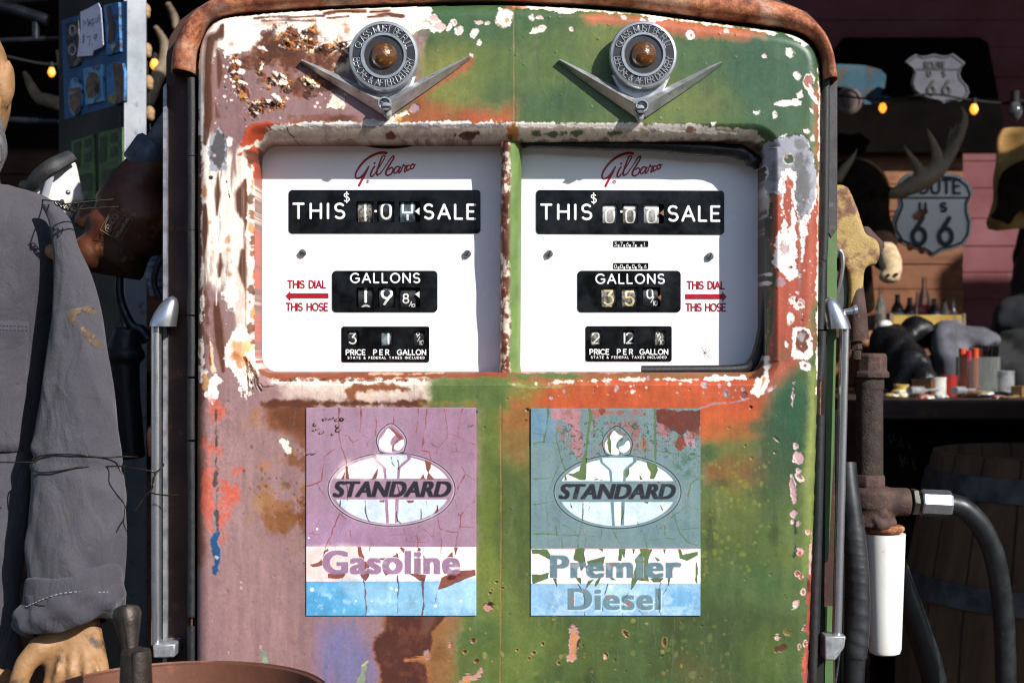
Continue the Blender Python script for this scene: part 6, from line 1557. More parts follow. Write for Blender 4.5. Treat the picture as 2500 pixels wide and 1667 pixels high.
# chrome hand rails on both sides
def rail(pts_top, x0, x1, y0, y1, bot, tilt=0.0, right=False):
    rt = thing_part('hand_rail', pump, W((x0 + x1) / 2, y1, .03))
    d = .028
    k = PX(d); r_ = (x1 - x0) / 2 * k; cx = (x0 + x1) / 2
    g = MB(); g.tube([W(cx, y0 - 10, d), W(cx - tilt * .5, (y0 + y1) / 2, d), W(cx - tilt, y1, d)], r_, 28); g.build('rail_tube', R['chrome'], rt)
    # bullet bracket: half dome on top of a short collar, leaning to the pump
    hw = (pts_top[2] - pts_top[0]) / 2; bx = (pts_top[0] + pts_top[2]) / 2; h = pts_top[3] - pts_top[1]
    g = MB(); v = []; f = []; n = 28; rows = 12
    for i in range(rows + 1):
        u_ = i / rows; rr = hw * math.sqrt(max(0, 1 - (1 - u_) ** 1.9)); y = pts_top[1] + h * u_
        sh = (-1 if right else 1) * (1 - u_) ** 1.3 * hw * .75
        for q in range(n):
            a = 2 * math.pi * q / n
            v.append(W(bx + sh + rr * math.cos(a), y, d) + Vector((0, rr * k * math.sin(a) * .95, 0)))
    for i in range(rows):
        for q in range(n): f.append((i * n + q, i * n + (q + 1) % n, (i + 1) * n + (q + 1) % n, (i + 1) * n + q))
    f.append(tuple(rows * n + q for q in range(n))); f.append(tuple(range(n - 1, -1, -1)))
    g.add(v, f); g.build('rail_bracket', R['chrome'], rt, 50)
    g = MB(); g.pprism(bot, d - .014, d + .03); g.build('rail_bracket', R['pot'], rt, 30, bevel=.002)
    return rt
rl = rail((365, 722, 430, 797), 369, 394, 797, 1572, [(372, 1574), (428, 1571), (426, 1604), (374, 1606)]); rl['label'] = 'left chrome hand rail'
rr_ = rail((2016, 724, 2077, 803), 2050, 2074, 803, 1550, [(2014, 1552), (2066, 1552), (2062, 1580), (2040, 1612), (2014, 1612)], 19, True); rr_['label'] = 'right chrome hand rail'
g = MB(); g.tube([W(2060, 762, .03), W(2078, 760, .03), W(2086, 758, .03)], (.004, .0045, .006), 18); g.lathe([(0, 0), (.0066, 0), (.0066, .004), (0, .004)], W(2084, 758, .03), (1, 0, .1), 18); g.build('rail_stub', R['chrome'], rr_)
g = MB(); g.tube([W(2050, 1590, .03), W(2044, 1640, .03), W(2036, 1690, .03)], .0012, 6); g.build('rail_wire', R['screw'], rr_)
# ------------------------------------------------------------------ nozzle, filter, hoses on the right of the pump
rustp = M('pitted_rusty_iron', '#453830', '#342a26', .8, .2, 60, .38, .62, .9, 330, .003, '#6f4c3a', 90, .6, .74)
rustr = M('reddish_rusted_casting', '#5a4038', '#42302a', .75, .15, 50, .38, .62, .8, 400, .002, '#7c5a4c', 120, .6, .72)
hosem = M('black_rubber_hose', '#1c1d1f', '#242528', .42, 0, 60, .35, .65, .15, 300, .001, '#3a3b3d', 90, .62, .75, k=.8)
tapem = M('wound_black_tape', '#202124', '#2b2c30', .5, 0, 40, .35, .65, .3, 200, .001, k=.8)
def hollow(pts, hw, d, n=10):
    return [W(x, y, d) for x, y in pts]
# yellowed nozzle in its boot
noz = thing('fuel_nozzle', 'rust-eaten yellow fuel nozzle hung on the right side of the pump', 'fuel nozzle', W(2090, 830, .12))
g = MB()
g.pprism([(2030, 452), (2055, 449), (2073, 456), (2084, 480), (2097, 512), (2110, 556), (2116, 572), (2140, 582), (2150, 600), (2151, 626), (2140, 648), (2118, 648), (2112, 662), (2109, 700), (2106, 760), (2108, 808), (2102, 830), (2080, 830), (2074, 770), (2077, 700), (2072, 668), (2056, 640), (2030, 620)], .09, .155)
g.build('nozzle_body', M('yellowed_rusting_casting', '#b89a5c', '#a08448', .6, .05, 26, .35, .65, .5, 300, .002, '#6f4430', 20, .47, .55), noz, 40, remesh=.0028, rsm=9)
g = MB(); g.tube([W(2098, 560, .118), W(2116, 600, .112), W(2140, 618, .116)], (.012, .019, .017), 16); g.build('spout_socket', rustr, noz, 50, remesh=.003, rsm=5)
g = MB(); g.tube([W(2092, 690, .1), W(2094, 760, .095), W(2096, 828, .1)], (.008, .0115, .0135), 16); g.build('nozzle_neck', rustr, noz)
g = MB(); g.lathe([(0, 0), (.0078, 0), (.0078, .011), (0, .011)], W(2091, 853, .1), (0, 0, 1), 6); g.lathe([(0, 0), (.006, 0), (.006, .012), (0, .012)], W(2091, 878, .1), (0, 0, 1), 14); g.build('hex_nut', rustp, noz, 20, bevel=.0008)
g = MB(); P = spline([W(2034, 640, .085), W(2046, 612, .08), W(2056, 630, .08), (W(2052, 680, .082)), W(2040, 725, .085), W(2030, 745, .088)], 6); g.tube(P, .0035, 10, flat=1.6); g.build('trigger_guard', R['chrome'], noz)
g = MB(); g.pprism([(2044, 660), (2062, 655), (2070, 700), (2066, 750), (2044, 752)], .1, .12); g.build('boot_plate', M('dull_grey_boot', '#5b605c', '#484c48', .5, .4, 60), noz)
# filter
fil = thing('fuel_filter', 'rusty pipe and tee with a white filter canister beside the pump', 'fuel filter', W(2130, 1597, .12))
d = .12; k = PX(d)
ax = lambda x, y: W(x, y, d)
g = MB(); sq = [(-.0215, -.0215), (.0215, -.0215), (.0215, .0215), (-.0215, .0215)]
g.lathe([(0, 0), (.0235, 0), (.0235, .007), (.0205, .009), (.0205, .029), (.018, .032), (0, .032)], ax(2127, 922), (0, 0, 1), 8, up=(.38, -.92, 0)); g.build('pipe_cap', rustr, fil, 25, bevel=.0015)
g = MB(); g.lathe([(0, 0), (.0172, 0), (.0172, .13), (0, .13)], ax(2123, 1165), (0, 0, 1), 32); g.lathe([(.0176, 0), (.0182, .003), (.0182, .012), (.0176, .015)], ax(2124, 950), (0, 0, 1), 32); g.build('pipe', rustp, fil)
g = MB(); g.lathe([(0, 0), (.0195, 0), (.021, .004), (.021, .016), (.0195, .02), (0, .02)], ax(2121, 1195), (0, 0, 1), 8, up=(.38, -.92, 0)); g.build('collar', rustr, fil, 25, bevel=.001)
g = MB()
g.lathe([(0, 0), (.026, 0), (.026, .022), (.0292, .026), (.0292, .046), (.022, .052), (0, .052)], ax(2126, 1284), (0, 0, 1), 32)
g.lathe([(0, 0), (.0185, 0), (.0185, .05), (0, .05)], W(2126, 1223, d), (1, 0, -.02), 24); g.lathe([(0, 0), (.0165, 0), (.0165, .005), (0, .005)], W(2210, 1222, d), (1, 0, -.02), 8)
for q in range(14):
    a = q * 1.3; g.ball(W(2126, 1262, d) + Vector((.026 * math.sin(a), -.026 * abs(math.cos(a)), .008 * math.sin(q * 2.1))), .004 + .002 * (q % 3), n=8, m=6)
g.build('tee_fitting', rustr, fil, 40, remesh=.0022, rsm=3)
g = MB(); g.lathe([(0, 0), (.0185, 0), (.0185, .007), (0, .007)], ax(2225, 1224), (1, 0, -.03), 6); g.lathe([(0, 0), (.011, 0), (.011, .006), (0, .006)], ax(2238, 1225), (1, 0, -.03), 16); g.build('lock_nut', M('weathered_nut', '#6a6862', '#4c4a46', .5, .7, 120), fil, 20, bevel=.0008)
g = MB(); g.lathe([(0, 0), (.0165, 0), (.0175, .002), (.0175, .012), (.0178, .012), (.0178, .036), (.0165, .039), (0, .039)], ax(2247, 1226), (1, 0, -.05), 8); g.build('hose_coupling', R['chrome'], fil, 20, bevel=.001)
g = MB(); g.lathe([(0, 0), (.0255, 0), (.0277, .003), (.0277, .006), (.0255, .008), (0, .008)], ax(2155, 1297), (0, 0, 1), 40); g.build('canister_rim', R['rust_orange'], fil)
g = MB(); g.lathe([(0, 0), (.015, .0005), (.0195, .003), (.0212, .008), (.0265, .158), (0, .158)], ax(2160, 1597), (0, 0, 1), 48); g.build('canister', M('rust_speckled_white_canister', '#f4f3ee', '#e6e3d8', .32, 0, 18, .4, .7, .1, 200, .001, '#c08a4c', 70, .64, .76, k=.92), fil)
g = MB(); P = spline([W(2318, 1229, .125), W(2352, 1240, .125), W(2392, 1280, .13), W(2424, 1345, .14), W(2442, 1430, .15), W(2452, 1530, .16), W(2456, 1700, .17), W(2456, 2000, .2), W(2400, 2300, .25)], 10); g.tube(P, (.0135, .0138, .0138, .0138), 24); g.build('outlet_hose', hosem, fil)
# taped hose hanging against the pump
tape = thing('taped_hose', 'black hose wrapped in tape hanging between rail and white canister', 'hose', W(2090, 1800, .06))
P = spline([W(2066, 1130, .075), W(2070, 1180, .07), W(2078, 1240, .065), W(2088, 1330, .06), W(2095, 1420, .058), W(2096, 1520, .058), W(2088, 1610, .06), W(2084, 1720, .065), W(2080, 2100, .08)], 12)
g = MB(); g.tube(P, .0128, 20, rfun=lambda s_, a: 1.0); g.build('hose', hosem, tape)
g = MB(); T = [p for p in P if .232 < Z0 - p[2] < .40]; T = spline(T, 3); g.tube(T, .0140, 20, rfun=lambda s_, a: 1 + .035 * ((s_ * 9.0 + a / 6.28) % 1.0) + .012 * math.sin(s_ * 60 + 2 * a)); g.build('tape_wrap', tapem, tape)
g = MB(); P = spline([W(2196, 1380, .24), W(2212, 1450, .25), W(2244, 1540, .26), W(2280, 1660, .27), W(2320, 1900, .3)], 8); g.tube(P, (.012, .017, .0175, .0175), 16); setp(g.build('lower_hose', hosem), 'dark hose slanting down behind the white canister', 'hose')
g = MB(); g.tube([W(2044, 1000, .09), W(2050, 1300, .085), W(2046, 1660, .085), W(2040, 2400, .09)], .007, 12); setp(g.build('thin_hose', hosem), 'thin dark hose close behind the right chrome rail', 'hose')
# brown nozzle on the left
nz2 = thing('fuel_nozzle', 'brown painted fuel nozzle behind the mannequin shoulder, ringed by wires', 'fuel nozzle', W(280, 700, .12))
bn = M('brown_nozzle_paint', '#5e3018', '#341a0e', .55, .1, 14, .38, .62, .5, 90, .002, '#8a5a34', 40, .58, .7)
g = MB()
pp = lambda x, y, dd=.215: W(x, y, dd)
g.tube([pp(392, 380), pp(360, 420), pp(330, 470), pp(300, 520)], (.022, .034, .042, .044), 18); g.tube([pp(330, 520), pp(280, 540), pp(238, 535)], (.05, .04, .03), 18); g.tube([pp(232, 512), pp(214, 540), pp(206, 560)], (.02, .018, .016), 14)
g.ball(pp(222, 618, .2), .027, .03, .027); g.tube([pp(300, 540), pp(280, 640), pp(240, 625)], (.05, .045, .025), 16); g.tube([pp(330, 480), pp(350, 540), pp(345, 620)], (.04, .05, .03), 16)
g.build('nozzle_body', bn, nz2, 60, remesh=.004, rsm=10)
g = MB(); g.lathe([(0, 0), (.028, 0), (.030, .004), (.030, .034), (.026, .04), (0, .04)], pp(345, 410), (pp(410, 320) - pp(345, 410)), 28); g.build('nozzle_collar', M('bluish_grey_collar', '#545c6c', '#434a58', .5, .5, 60), nz2)
g = MB()
for q in range(4): g.lathe([(0, 0), (.019, 0), (.019, .016), (.0165, .018), (.0165, .021), (0, .021)], pp(372 + q * 13, 372 - q * 19), (pp(410, 320) - pp(345, 410)), 24)
g.build('ribbed_hose_end', M('grey_ribbed_rubber', '#56585e', '#3c3e44', .5, .1, 60), nz2)
g = MB(); P = spline([pp(345, 560), pp(300, 640), pp(292, 720), pp(318, 790), pp(345, 808), pp(362, 830)], 6); g.tube(P, (.007, .006, .007, .010), 12); P = spline([pp(404, 615, .2), pp(384, 650, .2), pp(376, 690, .2), pp(390, 730, .2)], 5); g.tube(P, .004, 10); g.build('trigger_guard', M('dark_steel_guard', '#4a5058', '#2e3238', .4, .8, 60), nz2)
g = MB(); fm = lambda x, y: (pp(x, y, .158), Vector((0, -1, 0)))
ca, sa = math.cos(math.radians(-60)), math.sin(math.radians(-60))
def em(u, v): return (282 + u * ca - v * sa * 1.0, 548 + u * sa + v * ca)   # label frame turned to read upwards
strokes(g, [[em(*q) for q in ((-30, -26), (30, -26), (30, 30), (-30, 30), (-30, -26))], [em(-30, 6), em(30, 6)], [em(25 * math.cos(a), -10 + 13 * math.sin(a)) for a in np.linspace(0, 6.283, 25)]], fm, .0008, .0005)
def etx(txt, u0, v0, h, wid):
    gap = (wid - text_w(txt, h, 0, .8)) / (len(txt) - 1); u = u0
    for ch in txt:
        gw, ls = GL[ch]
        strokes(g, [[em(u + a * .8 * h, v0 - b * h) for a, b in ln] for ln in ls], fm, .0013, .0005); u += gw * .8 * h + gap
etx('EMCO', -18, -4, 13, 38); etx('Wheaton', -26, 23, 11, 52)
g.build('maker_plate_lettering', M('worn_embossed_lettering', '#8a7868', '#756452', .5, .2, 90), nz2)
# dark grip hanging lower, on the same side
g = MB(); g.tube([W(312, 800, .2), W(300, 860, .2), W(306, 960, .2), W(320, 1120, .2)], (.018, .022, .02, .02), 14); g.lathe([(0, 0), (.027, 0), (.027, .014), (.022, .014), (.022, .026), (0, .026)], W(305, 880, .2), (0, 0, 1), 24); setp(g.build('hose_grip', M('black_grip', '#17181b', '#222326', .5, 0, 60), remesh=.003), 'black hose grip hanging in shade left of the pump', 'hose grip')
# ------------------------------------------------------------------ rusty bucket with pump handle in front
bk = thing('rusty_bucket', 'rust-brown bucket with round lid and iron pump handle in front of the pump', 'bucket', (W(430, 1603, -.33).x, -.33, .42))
bx, by, bz, br = bk.location[0] + .001, -.31, Z0 - .352, .147
lidm = M('smooth_rusted_lid', '#6f4430', '#5c3626', .62, .15, 14, .35, .65, .25, 140, .002, '#8a5638', 34, .58, .72)
g = MB(); g.lathe([(0, bz - .5), (br * .86, bz - .5), (br * .95, bz - .02), (br * .97, bz - .004), (br * .985, bz), (br, bz - .002), (br * 1.0, bz - .012), (br * .975, bz - .014), (br * .965, bz - .03), (0, bz - .031)][0:6] + [(br * .99, bz - .001), (br * .955, bz - .003), (br * .945, bz - .024), (br * .9, bz - .03), (0, bz - .031)], (bx, by, 0), (0, 0, 1), 96); g.build('lid', lidm, bk, 40)
px_, py_ = W(332, 1600, -.36).x, -.36
iron = M('dark_worn_iron', '#3a332e', '#4a403a', .45, .7, 40, .35, .65, .5, 300, .001, '#5f4a3c', 70, .58, .7)
g = MB(); zt = Z0 - (1586 - 833.5) * S * (1 - .36 / D)
g.lathe([(0, bz - .032), (.036, bz - .032), (.030, bz - .012), (.0165, bz + .002), (.0145, zt - .006), (.0135, zt), (0, zt + .001)], (px_, py_, 0), (0, 0, 1), 40)
g.build('post', iron, bk)
g = MB(); g.obox((px_ + .002, py_ - .003, zt + .0005), (.0007, 0, 0), (0, .0135, 0), (0, 0, .0012)); g.obox((px_ + .002, py_ - .0152, zt - .016), (.0007, 0, 0), (0, .0012, 0), (0, 0, .018)); g.build('split_line', R['dark'], bk)
g = MB(); b0 = W(318, 1590, -.345); t0 = W(308, 1476, -.335); ax_ = t0 - b0; L_ = ax_.length
g.lathe([(0, 0), (.0075, 0), (.0085, L_ * .2), (.0118, L_ * .55), (.0142, L_ * .8), (.0120, L_ * .94), (.006, L_ * .995), (0, L_)], b0, ax_, 32); g.build('handle', iron, bk)
g = MB(); g.tube([b0 + ax_ * .02 + Vector((.001, -.0078, 0)), b0 + ax_ * .5 + Vector((.001, -.0113, 0)), b0 + ax_ * .8 + Vector((.001, -.0136, 0)), b0 + ax_ * .97 + Vector((.001, -.008, 0))], .0009, 6); g.build('mould_seam', R['dark'], bk)
# ------------------------------------------------------------------ the mannequin in coveralls on the left
man = thing('person', 'mannequin in dusty grey coveralls with rolled sleeve, standing left of the pump', 'person', (-.68, .14, 0))
skin = M('grubby_tan_rubber_skin', '#b98c60', '#a07448', .6, 0, 22, .38, .65, .6, 130, .002, '#4e3e2e', 42, .56, .7, k=.72)
d = .085
A = lambda x, y, dd=.085: W(x, y, dd)
g = MB()
g.ball(A(-92, 215), .058, .082, .100); g.tube([A(-95, 300, .1), A(-100, 420, .11), A(-105, 520, .12)], (.052, .05, .06), 18)
g.ball(A(22, 200, .08), .006, .016, .029); g.ball(A(16, 240, .08), .006, .010, .012); g.ball(A(-92, 240, -.005), .012, .018, .022)
g.tube([A(-120, 520, .15), A(-125, 1000, .15), A(-125, 1400, .15)], (.08, .07, .07), 24, flat=.5)
g.tube([A(40, 560, .14), A(150, 630, .1), A(182, 740, .085), A(190, 1050), A(185, 1250), A(178, 1500)], (.014, .009, .014, .026, .028, .029), 18)
g.tube([A(180, 1480), A(184, 1560, .08), A(188, 1640, .075), A(190, 1720, .075)], (.030, .036, .042, .040), 22, flat=.55)
for (x0, x1, x2, x3, yk, L, r_) in ((118, 108, 104, 104, 1690, 160, .0098), (160, 156, 154, 152, 1705, 185, .0102), (202, 204, 205, 204, 1705, 170, .0098), (242, 250, 252, 250, 1685, 130, .0088)):
    g.tube([A(x0 + (190 - x0) * .35, yk - 90, .075), A(x0, yk, .066), A(x1, yk + L * .45, .062), A(x2, yk + L * .75, .068), A(x3, yk + L, .08)], (r_ * 1.05, r_ * 1.15, r_, r_ * .95, r_ * .75), 14); g.ball(A(x0, yk - 2, .066), r_ * 1.2)
g.tube([A(138, 1560, .075), A(95, 1585, .062), A(62, 1620, .055), A(46, 1665, .052), A(40, 1715, .052)], (.018, .0165, .0138, .0128, .009), 14)
for (x0, y0, x1, y1) in ((150, 1590, 132, 1680), (176, 1585, 172, 1690), (205, 1590, 218, 1690), (228, 1600, 250, 1670)):
    g.tube([A(x0, y0, .058), A((x0 + x1) / 2, (y0 + y1) / 2, .05), A(x1, y1, .056)], (.002, .0045, .003), 8)
for s_ in (-1, 1): g.tube([A(-150 + s_ * 60, 1400, .14), Vector((-.68 + s_ * .05, .16, .5)), Vector((-.67 + s_ * .08, .17, .05))], (.05, .05, .04), 14)
g.build('body', skin, man, 60, remesh=.0042, rsm=5)
g = MB(); g.tube([A(-140, 110), A(-130, 130, .1)], (.07, .05), 18)
g.tube([A(-72, 240, .1), A(-62, 300, .07), A(-62, 360, .03), A(-80, 395, .0)], (.028, .034, .04, .04), 16); g.ball(A(-150, 165, .11), .060, .08, .075); g.build('hair', M('grey_hair', '#7a787a', '#4c4a4c', .8, 0, 200, .4, .6, .8, 400, .003, vec=(1, 1, .15)), man, 60, remesh=.006, rsm=2)
# cloth
m, t, b = new_mat('faded_grey_twill')
n1 = nz(t, 7, 5, .6); n2 = nz(t, 1600, 2, .5, vec_scale=(1, 1, .25)); n3 = nz(t, 30, 5, .65); n4 = nz(t, 900, 2, .5)
c1 = ramp(t, n1.outputs['Fac'], [(.35, C4('#6a676f', .54)), (.65, C4('#57545d', .54))]); st_ = ramp(t, n3.outputs['Fac'], [(.62, (0, 0, 0, 1)), (.78, (.35, .35, .35, 1))])
mx = t.nodes.new('ShaderNodeMix'); mx.data_type = 'RGBA'; t.links.new(st_.outputs[0], mx.inputs[0]); t.links.new(c1.outputs[0], mx.inputs[6]); mx.inputs[7].default_value = C4('#6a5a48', .7)
wv = ramp(t, n2.outputs['Fac'], [(.3, (.82, .82, .82, 1)), (.7, (1.12, 1.12, 1.12, 1))]); mm = t.nodes.new('ShaderNodeMix'); mm.data_type = 'RGBA'; mm.blend_type = 'MULTIPLY'; mm.inputs[0].default_value = 1; t.links.new(mx.outputs[2], mm.inputs[6]); t.links.new(wv.outputs[0], mm.inputs[7])
t.links.new(mm.outputs[2], b.inputs['Base Color']); b.inputs['Roughness'].default_value = .95; b.inputs['Specular IOR Level'].default_value = .15; b.inputs['Sheen Weight'].default_value = .15; n5 = nz(t, 26, 3, .5, dist=1.4, vec_scale=(1, 1, .55)); n6 = nz(t, 90, 3, .55, dist=.8); q5 = bump(t, b, n5.outputs['Fac'], .55, .012); q6 = bump(t, b, n6.outputs['Fac'], .3, .003, q5); bump(t, b, n4.outputs['Fac'], .7, .001, q6)
cloth = m
rs = random.Random(4)
def loft(rows, d, dratio, n=64, wr=None, zfun=None):
    """rows of (left px, right px, y px); elliptical sections with fold relief"""
    v = []; f = []
    R_ = spline(rows, 8)
    for i, (l, r, y) in enumerate(R_):
        c = A((l + r) / 2, y, d); hw = (r - l) / 2 * PX(d)
        for q in range(n):
            a = 2 * math.pi * q / n; 
            k = 1 + (wr(i / len(R_), a, y) if wr else 0)
            v.append(c + Vector((hw * math.cos(a) * k, -hw * dratio * math.sin(a) * k, (zfun(a, y) if zfun else 0))))
    L = len(R_)
    for i in range(L - 1):
        for q in range(n): f.append((i * n + q, i * n + (q + 1) % n, (i + 1) * n + (q + 1) % n, (i + 1) * n + q))
    return v, f
def folds(s_, a, y):
    z = 0
    z += .05 * math.exp(-((y - 1150 - 60 * math.cos(a)) / 22) ** 2) - .07 * math.exp(-((y - 1128 - 18 * math.cos(a * 1.0)) / 12) ** 2)
    z += .035 * math.sin(3 * a + y * .006) * min(1, abs(y - 700) / 500) + .05 * math.exp(-((a - 1.2 - (y - 1250) * .004) / .28) ** 2) * math.exp(-((y - 1330) / 110) ** 2)
    z -= .06 * math.exp(-((a - 2.3 + (y - 1330) * .003) / .2) ** 2) * math.exp(-((y - 1370) / 90) ** 2)
    z += .03 * math.sin(y * .02 + 2 * a) * math.sin(a * 5 + y * .011)
    for (a0, y0, sl_, w_, l_, h_) in ((1.9, 700, .003, .16, 120, .07), (1.2, 820, -.003, .14, 140, .06), (2.2, 960, .002, .15, 100, -.07), (1.5, 1010, .006, .13, 70, .06), (1.0, 1060, .007, .12, 60, .06), (2.0, 1200, -.004, .16, 80, .07), (1.7, 1290, .005, .15, 110, -.06), (.7, 1320, .004, .16, 90, .09), (1.35, 1390, -.004, .14, 60, .09), (2.5, 1280, .003, .16, 120, .07), (.9, 700, .002, .12, 90, -.05)):
        z += h_ * math.exp(-((a - a0 - (y - y0) * sl_) / w_) ** 2 - ((y - y0) / l_) ** 2)
    return z
g = MB(); v, f = loft([(100, 140, 500), (118, 172, 540), (128, 190, 600), (132, 222, 670), (128, 246, 760), (118, 264, 860), (104, 280, 960), (90, 292, 1060), (80, 298, 1130), (74, 303, 1220), (66, 304, 1320), (66, 300, 1400), (68, 292, 1450)], .075, .72, 96, folds); g.add(v, f)
g.build('sleeve', cloth, man, 180)
def cz(a, y): return -.012 * math.cos(a - .5) * (-1) + .004 * math.sin(3 * a)
g = MB(); v, f = loft([(70, 286, 1398), (66, 296, 1406), (62, 300, 1440), (58, 304, 1462)], .07, .74, 96, lambda s_, a, y: .02 * math.sin(2 * a + 1) + .012 * math.sin(7 * a), cz); g.add(v, f)
g.build('cuff_band', cloth, man, 180, solid=.003)
g = MB(); v, f = loft([(64, 296, 1440), (52, 304, 1466), (40, 304, 1490), (44, 290, 1516), (60, 270, 1532), (84, 250, 1530)], .07, .78, 96, lambda s_, a, y: .06 * math.sin(a * 2 + y * .03) + .05 * math.sin(5 * a - y * .06) + .03 * math.sin(9 * a + y * .09), cz); g.add(v, f)
g.build('cuff', cloth, man, 180)
g = MB(); sl = [A(184 + 121 * math.cos(a), 1450 - 24 * math.cos(a - .5) + 8 * math.sin(3 * a), .07) + Vector((0, -.0455 * math.sin(a) - .0035, 0)) for a in np.linspace(.15, math.pi - .15, 60)]
for q in range(0, 58, 2): g.tube([sl[q], sl[q + 1]], .0005, 5)
g.build('stitching', M('pale_thread', '#b8b6bc', '#9a98a0', .9, 0, 80), man)
def tf(s_, a, y):
    return .02 * math.sin(5 * a + y * .004) + .03 * math.sin(y * .012 + 3 * a) * (.3 + .7 * s_) + .012 * math.sin(11 * a + y * .02)
g = MB(); v, f = loft([(-190, 20, 452), (-290, 110, 482), (-340, 165, 540), (-350, 172, 620), (-345, 148, 720), (-340, 122, 850), (-335, 102, 980), (-330, 86, 1100), (-328, 66, 1300), (-330, 50, 1500), (-330, 40, 1700), (-325, 30, 2000)], .135, .46, 120, tf); g.add(v, f)
g.build('coverall', cloth, man, 180)
for s_, nm in ((-1, 'trouser_leg'), (1, 'trouser_leg')):
    g = MB(); g.tube([A(-160 + s_ * 95, 1980, .15), Vector((-.66 + s_ * .085, .15, .45)), Vector((-.66 + s_ * .09, .16, .06))], (.105, .095, .09), 24, rfun=lambda q, a: 1 + .04 * math.sin(5 * a + q * 20)); g.build(nm, cloth, man, 180)
    g = MB(); g.ball((-.66 + s_ * .09, .09, .045), .045, .12, .05); g.build('shoe', R['rubber'], man)
g = MB(); pk = [(-60, 776), (112, 784), (100, 1095), (-60, 1110)]
fp = [W(x, y, .0) for x, y in pk]
def tors(x, y):                                             # a point on the torso's front
    R_ = ((452, -190, 20), (540, -340, 165), (720, -345, 148), (980, -335, 102), (1300, -328, 66), (1700, -330, 40))
    l = np.interp(y, [q[0] for q in R_], [q[1] for q in R_]); r = np.interp(y, [q[0] for q in R_], [q[2] for q in R_])
    c = A((l + r) / 2, y, .135); hw = (r - l) / 2 * PX(.135); u = max(-1, min(1, (A(x, y, .135).x - c.x) / hw))
    return Vector((A(x, y, .135).x, .135 - hw * .46 * math.sqrt(max(0, 1 - u * u)) * 1.04 - .004, c.z))
v = []; f = []
for j in range(13):
    for i in range(13):
        l = -80; r = 96 - (j / 12) * 24
        v.append(tors(l + (r - l) * i / 12, 780 + j * 26 + 6 * i / 12))
for j in range(12):
    for i in range(12): f.append((j * 13 + i, j * 13 + i + 1, (j + 1) * 13 + i + 1, (j + 1) * 13 + i))
g.add(v, f); g.build('pocket', cloth, man, 60, solid=.002)
g = MB()
for yy in (790, 800):
    for q in range(0, 44, 2): g.tube([tors(-70 + q * 3.8, yy + q * .14) + Vector((0, -.002, 0)), tors(-66 + q * 3.8, yy + q * .14) + Vector((0, -.002, 0))], .0004, 5)
g.build('stitching', M('dark_thread', '#5c5a64', '#4c4a54', .9, 0, 80), man)
g = MB()                                                     # scuffed patch of dried mud on the sleeve
def slv(x, y, o=.0008):
    R_ = ((500, 100, 140), (600, 128, 190), (670, 132, 222), (760, 128, 246), (860, 118, 264), (960, 104, 280), (1130, 80, 298), (1320, 66, 304))
    l = np.interp(y, [q[0] for q in R_], [q[1] for q in R_]); r = np.interp(y, [q[0] for q in R_], [q[2] for q in R_])
    c = A((l + r) / 2, y, .075); hw = (r - l) / 2 * PX(.075); u = max(-1, min(1, (A(x, y, .075).x - c.x) / hw)); a = math.acos(u); k = 1 + folds(0, a, y)
    return Vector((c.x + hw * u * k, .075 - hw * .72 * math.sqrt(max(0, 1 - u * u)) * k - o, c.z))
def patch(pts, n=14):
    P = np.array(spline(pts, 3, True)); c = P.mean(0); v = [slv(*c, .0012)]
    for ring in (.55, 1):
        for q in P: v.append(slv(*(c + (q - c) * ring + (rs.uniform(-3, 3), rs.uniform(-3, 3))), .0012 if ring < 1 else .0004))
    m_ = len(P); f = [(0, 1 + q, 1 + (q + 1) % m_) for q in range(m_)] + [(1 + q, 1 + m_ + q, 1 + m_ + (q + 1) % m_, 1 + (q + 1) % m_) for q in range(m_)]
    g.add(v, f)
patch([(176, 762), (196, 754), (214, 758), (200, 772), (198, 796), (186, 792)]); patch([(200, 756), (238, 748), (244, 768), (222, 762)]); patch([(208, 800), (228, 806), (244, 822), (254, 842), (248, 854), (232, 836), (218, 824)])
g.build('mud_stain', M('dried_mud', '#6b5a46', '#54463a', .95, 0, 60, .35, .6, .4, 300, .001, '#8a7660', 120, .55, .68, k=.75), man, 60)
# tying wires
wirem = M('dull_tie_wire', '#2a2622', '#3c342a', .45, .6, 200, .4, .6, .2, 900, .0005, '#8a6a34', 60, .6, .7)
o = thing('tie_wire', 'thin wire twisted round the mannequin shoulder and brown nozzle', 'wire', A(150, 500, .05))
top = [tors(x, y) + Vector((0, -.004, 0)) for x, y in ((-120, 478), (-40, 484), (40, 488), (100, 489))]
for P in (top + [A(138, 492, .03), A(158, 498, .03), A(172, 497, .035), A(220, 492, .05), A(277, 487, .06)], [A(138, 494, .03), A(150, 508, .03), A(160, 514, .03), A(176, 513, .03), A(186, 512, .035), A(230, 508, .05), A(290, 505, .06)], [A(186, 514, .03), A(190, 505, .03), A(192, 497, .03)]):
    g = MB(); g.tube(spline(P, 6), .0009, 8); g.build('wire_strand', wirem, o)
for q in range(5):
    g = MB(); c = A(142 + q * 9, 497 + q * 4, .03); g.tube([c + Vector((.004 * math.cos(a), .003 * math.sin(a * 2), .003 * math.sin(a))) for a in np.linspace(0, 6.0, 14)], .0008, 6); g.build('wire_twist', wirem, o)
o = thing('tie_wire', 'wire round the mannequin sleeve tied to the left chrome rail', 'wire', A(300, 1140, .03))
w1 = [slv(92, 1128, .002), slv(98, 1118, .003), slv(120, 1108, .003), slv(160, 1102, .003), slv(220, 1104, .003), slv(270, 1112, .003), A(300, 1114, .05), A(336, 1115, .045)]
w2 = [slv(90, 1128, .003), slv(96, 1140, .003), slv(130, 1146, .003), slv(180, 1140, .003), slv(222, 1133, .003), slv(280, 1134, .003), A(300, 1138, .02), A(340, 1144, .008), A(370, 1150, .006), A(379, 1153, .009), A(396, 1140, .012), A(399, 1132, .03), A(386, 1133, .05)]
